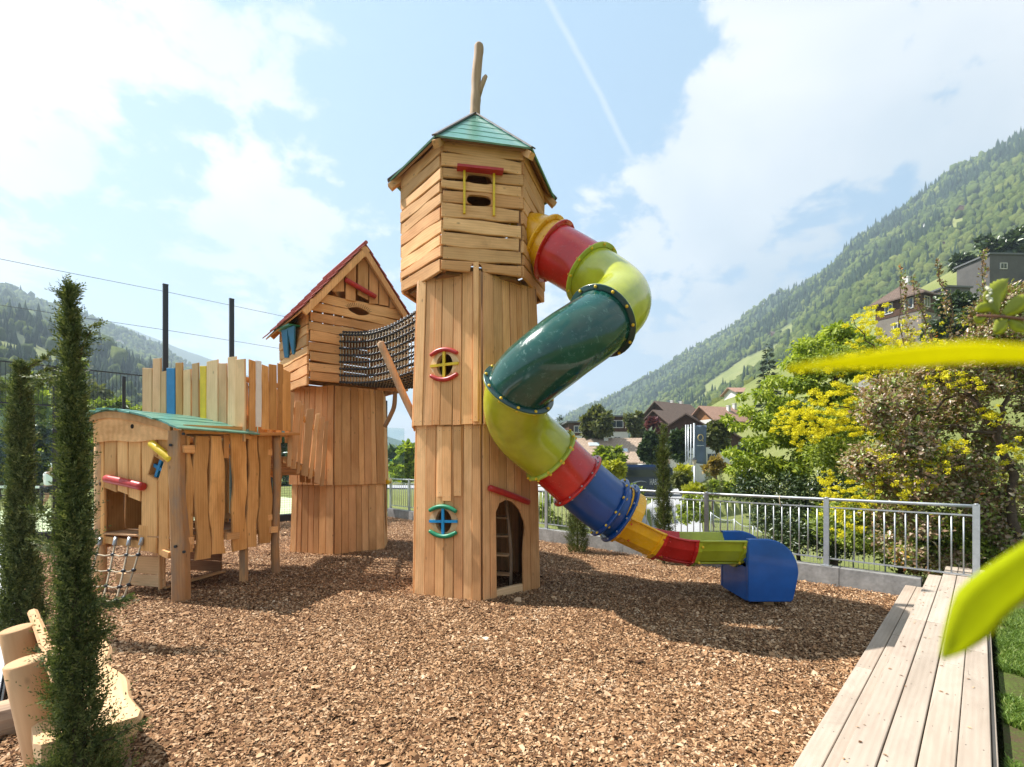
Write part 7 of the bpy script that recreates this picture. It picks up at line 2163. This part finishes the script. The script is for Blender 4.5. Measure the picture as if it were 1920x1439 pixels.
wear('shirt', ['hem', 'wai', 'che', 'sl', 'slv1', 'sr', 'slv2'], [('hem', 'wai'), ('wai', 'che'), ('che', 'sl'), ('sl', 'slv1'), ('che', 'sr'), ('sr', 'slv2')], .02, SHT, ex)
wear('shorts', ['pel', 'hpl', 'th1', 'hpr', 'th2'], [('pel', 'hpl'), ('hpl', 'th1'), ('pel', 'hpr'), ('hpr', 'th2')], .018, SHO, ex)
mb = MB(); mb.ball(pp + V((.135, 0, 1.765)), .112, 14, 9, (1, 1.1, .85)); mb.build('cap', SHT, pr_)
mb = MB()
for k in ('tl', 'tr'): mb2 = MB(); mb2.ball(pp + V(J[k]) + V((0, -.03, 0)), .07, 10, 6, (.75, 1.7, .7)); mb2.build('shoe', M_WHT, pr_)

# ---- twigs hanging in from the right, close to the lens
def bigleaf(name, pts, w, m_, parent, thick=.0006, prof=None, fold=.12, ser=0.0):
    pts = cat_rom(pts, 6); k = len(pts); mb = MB(); vs = []; fs = []
    for i, p_ in enumerate(pts):
        t = i / (k - 1); tn = (pts[min(i + 1, k - 1)] - pts[max(i - 1, 0)]).normalized()
        s = tn.cross(V((0, 1, .15))).normalized(); nn_ = s.cross(tn)
        ww = w * (prof(t) if prof else math.sin(PI * min(1, t * .97 + .03)) ** .7)
        if ser: ww *= 1 + ser * (1 if i % 2 else -1)
        for u in (-1, -.5, 0, .5, 1): vs.append(p_ + s * ww * u + nn_ * w * fold * abs(u))
    for i in range(k - 1):
        for u in range(4): fs.append((i * 5 + u, i * 5 + u + 1, (i + 1) * 5 + u + 1, (i + 1) * 5 + u))
    mb.add(vs, fs, True); o = mb.build(name, m_, parent)
    s_ = o.modifiers.new('t', 'SOLIDIFY'); s_.thickness = thick
    return o
def nl(c, tr_c, t):
    def f(n, b, m):
        oc = n.new('ShaderNodeTexCoord').outputs['Object']
        base = n.ramp(n.noise(oc, 90, 5, .7, .5), [(.3, tuple(x * .6 for x in c)), (.7, c)]); n.link(base, b.inputs['Base Color'])
        tr = n.new('ShaderNodeBsdfTranslucent'); tr.inputs['Color'].default_value = (*tr_c, 1)
        mx = n.new('ShaderNodeMixShader'); mx.inputs[0].default_value = t
        n.link(b.outputs[0], mx.inputs[1]); n.link(tr.outputs[0], mx.inputs[2]); n.link(mx.outputs[0], m.node_tree.nodes['Material Output'].inputs['Surface'])
    return f
L_NEAR = mat('near_leaf', (.30, .40, .02), .8, .12, build=nl((.42, .48, .02), (.80, .84, .02), .6))
L_NEAR2 = mat('near_yellow_leaf', (.5, .5, .01), .8, .12, build=nl((.78, .72, .012), (1.0, .95, .0), .65))
tw = thing('leafy_twig', 'out-of-focus yellow-green leaf hanging in at the right over the deck', 'twig', P(1960, 1050, .26))
bigleaf('leaf', [P(1772, 1236, .20), P(1806, 1190, .203), P(1855, 1130, .206), P(1925, 1075, .21), P(1990, 1030, .214)], .0155, L_NEAR, tw, prof=lambda t: min(1, (t + .004) * 2.4) ** .85 * (1 - .28 * t))
mb = MB(); mb.sweep([P(1985, 1032, .214), P(2060, 1010, .22), P(2160, 1010, .23)], .0012, 6); mb.build('stem', W_TRUNK, tw)
tw = thing('leafy_twig', 'long blurred yellow leaf crossing the blossom at the right edge', 'twig', P(1980, 650, .17))
bigleaf('leaf', [P(1478, 692, .175), P(1580, 680, .172), P(1700, 670, .17), P(1820, 662, .17), P(1930, 664, .17), P(2010, 664, .17)], .0040, L_NEAR2, tw, prof=lambda t: min(1, t * 2.2 + .05) ** .8 * (1 - .45 * max(0, t - .6) / .4))
mb = MB(); mb.sweep([P(2005, 664, .17), P(2100, 670, .175)], .0007, 6); mb.build('stem', W_TRUNK, tw)
tw = thing('leafy_twig', 'twig with sharp yellow-green lobed leaves and buds at the right edge', 'twig', P(1925, 600, .95))
D_ = .95
L_SH = mat('fresh_leaf', (.36, .42, .04), .4, .4, build=nl((.38, .42, .06), (.62, .66, .03), .42))
mb = MB(); mb.sweep([P(1832, 592, D_), P(1880, 594, D_), P(1925, 600, D_), P(2000, 612, D_)], [.0022, .0028, .0032, .004], 7); mb.build('stem', mat('red_stem', (.22, .10, .06), .6), tw)
for pts, w in (([P(1872, 586, D_), P(1868, 560, D_), P(1880, 540, D_), P(1892, 522, D_)], .022), ([P(1875, 588, D_), P(1858, 576, D_), P(1840, 578, D_), P(1832, 584, D_)], .010), ([P(1885, 590, D_), P(1905, 576, D_), P(1922, 566, D_), P(1940, 560, D_)], .018),
               ([P(1890, 598, D_), P(1880, 612, D_), P(1868, 624, D_)], .016), ([P(1895, 600, D_), P(1912, 612, D_), P(1930, 620, D_)], .012), ([P(1850, 592, D_), P(1838, 600, D_), P(1828, 594, D_)], .008), ([P(1866, 584, D_), P(1854, 560, D_), P(1850, 545, D_)], .008)):
    bigleaf('leaf', pts, w, L_SH, tw, ser=.10, fold=.3)
mb = MB(); rb_ = random.Random(6)
for i in range(16): mb.ball(P(1854 + rb_.uniform(-7, 7), 552 + rb_.uniform(-12, 14), D_ + rb_.uniform(-.01, .01)), .0034, 6, 4)
tag(mb.build('buds', mat('cream_buds', (.55, .55, .38), .6), tw), kind='stuff')

# ================================================================ air
def hazeb(n, b, m):
    out = m.node_tree.nodes['Material Output']
    m.node_tree.nodes.remove(b)
    pv = n.new('ShaderNodeVolumePrincipled'); pv.inputs['Color'].default_value = (.66, .83, 1.0, 1); pv.inputs['Density'].default_value = HAZE; pv.inputs['Anisotropy'].default_value = .25
    n.link(pv.outputs[0], out.inputs['Volume'])
HAZE = .00038
m = mat('valley_haze', build=hazeb)
zt = float(Z_.max()) + 30; print('haze top', zt)
mb = MB(); mb.box((0, 0, (zt - 60) / 2), (8200, 8200, zt + 60)); hz = mb.build('haze', m, M=Matrix.Identity(4)); tag(hz, 'thin blue air over the valley', kind='stuff')
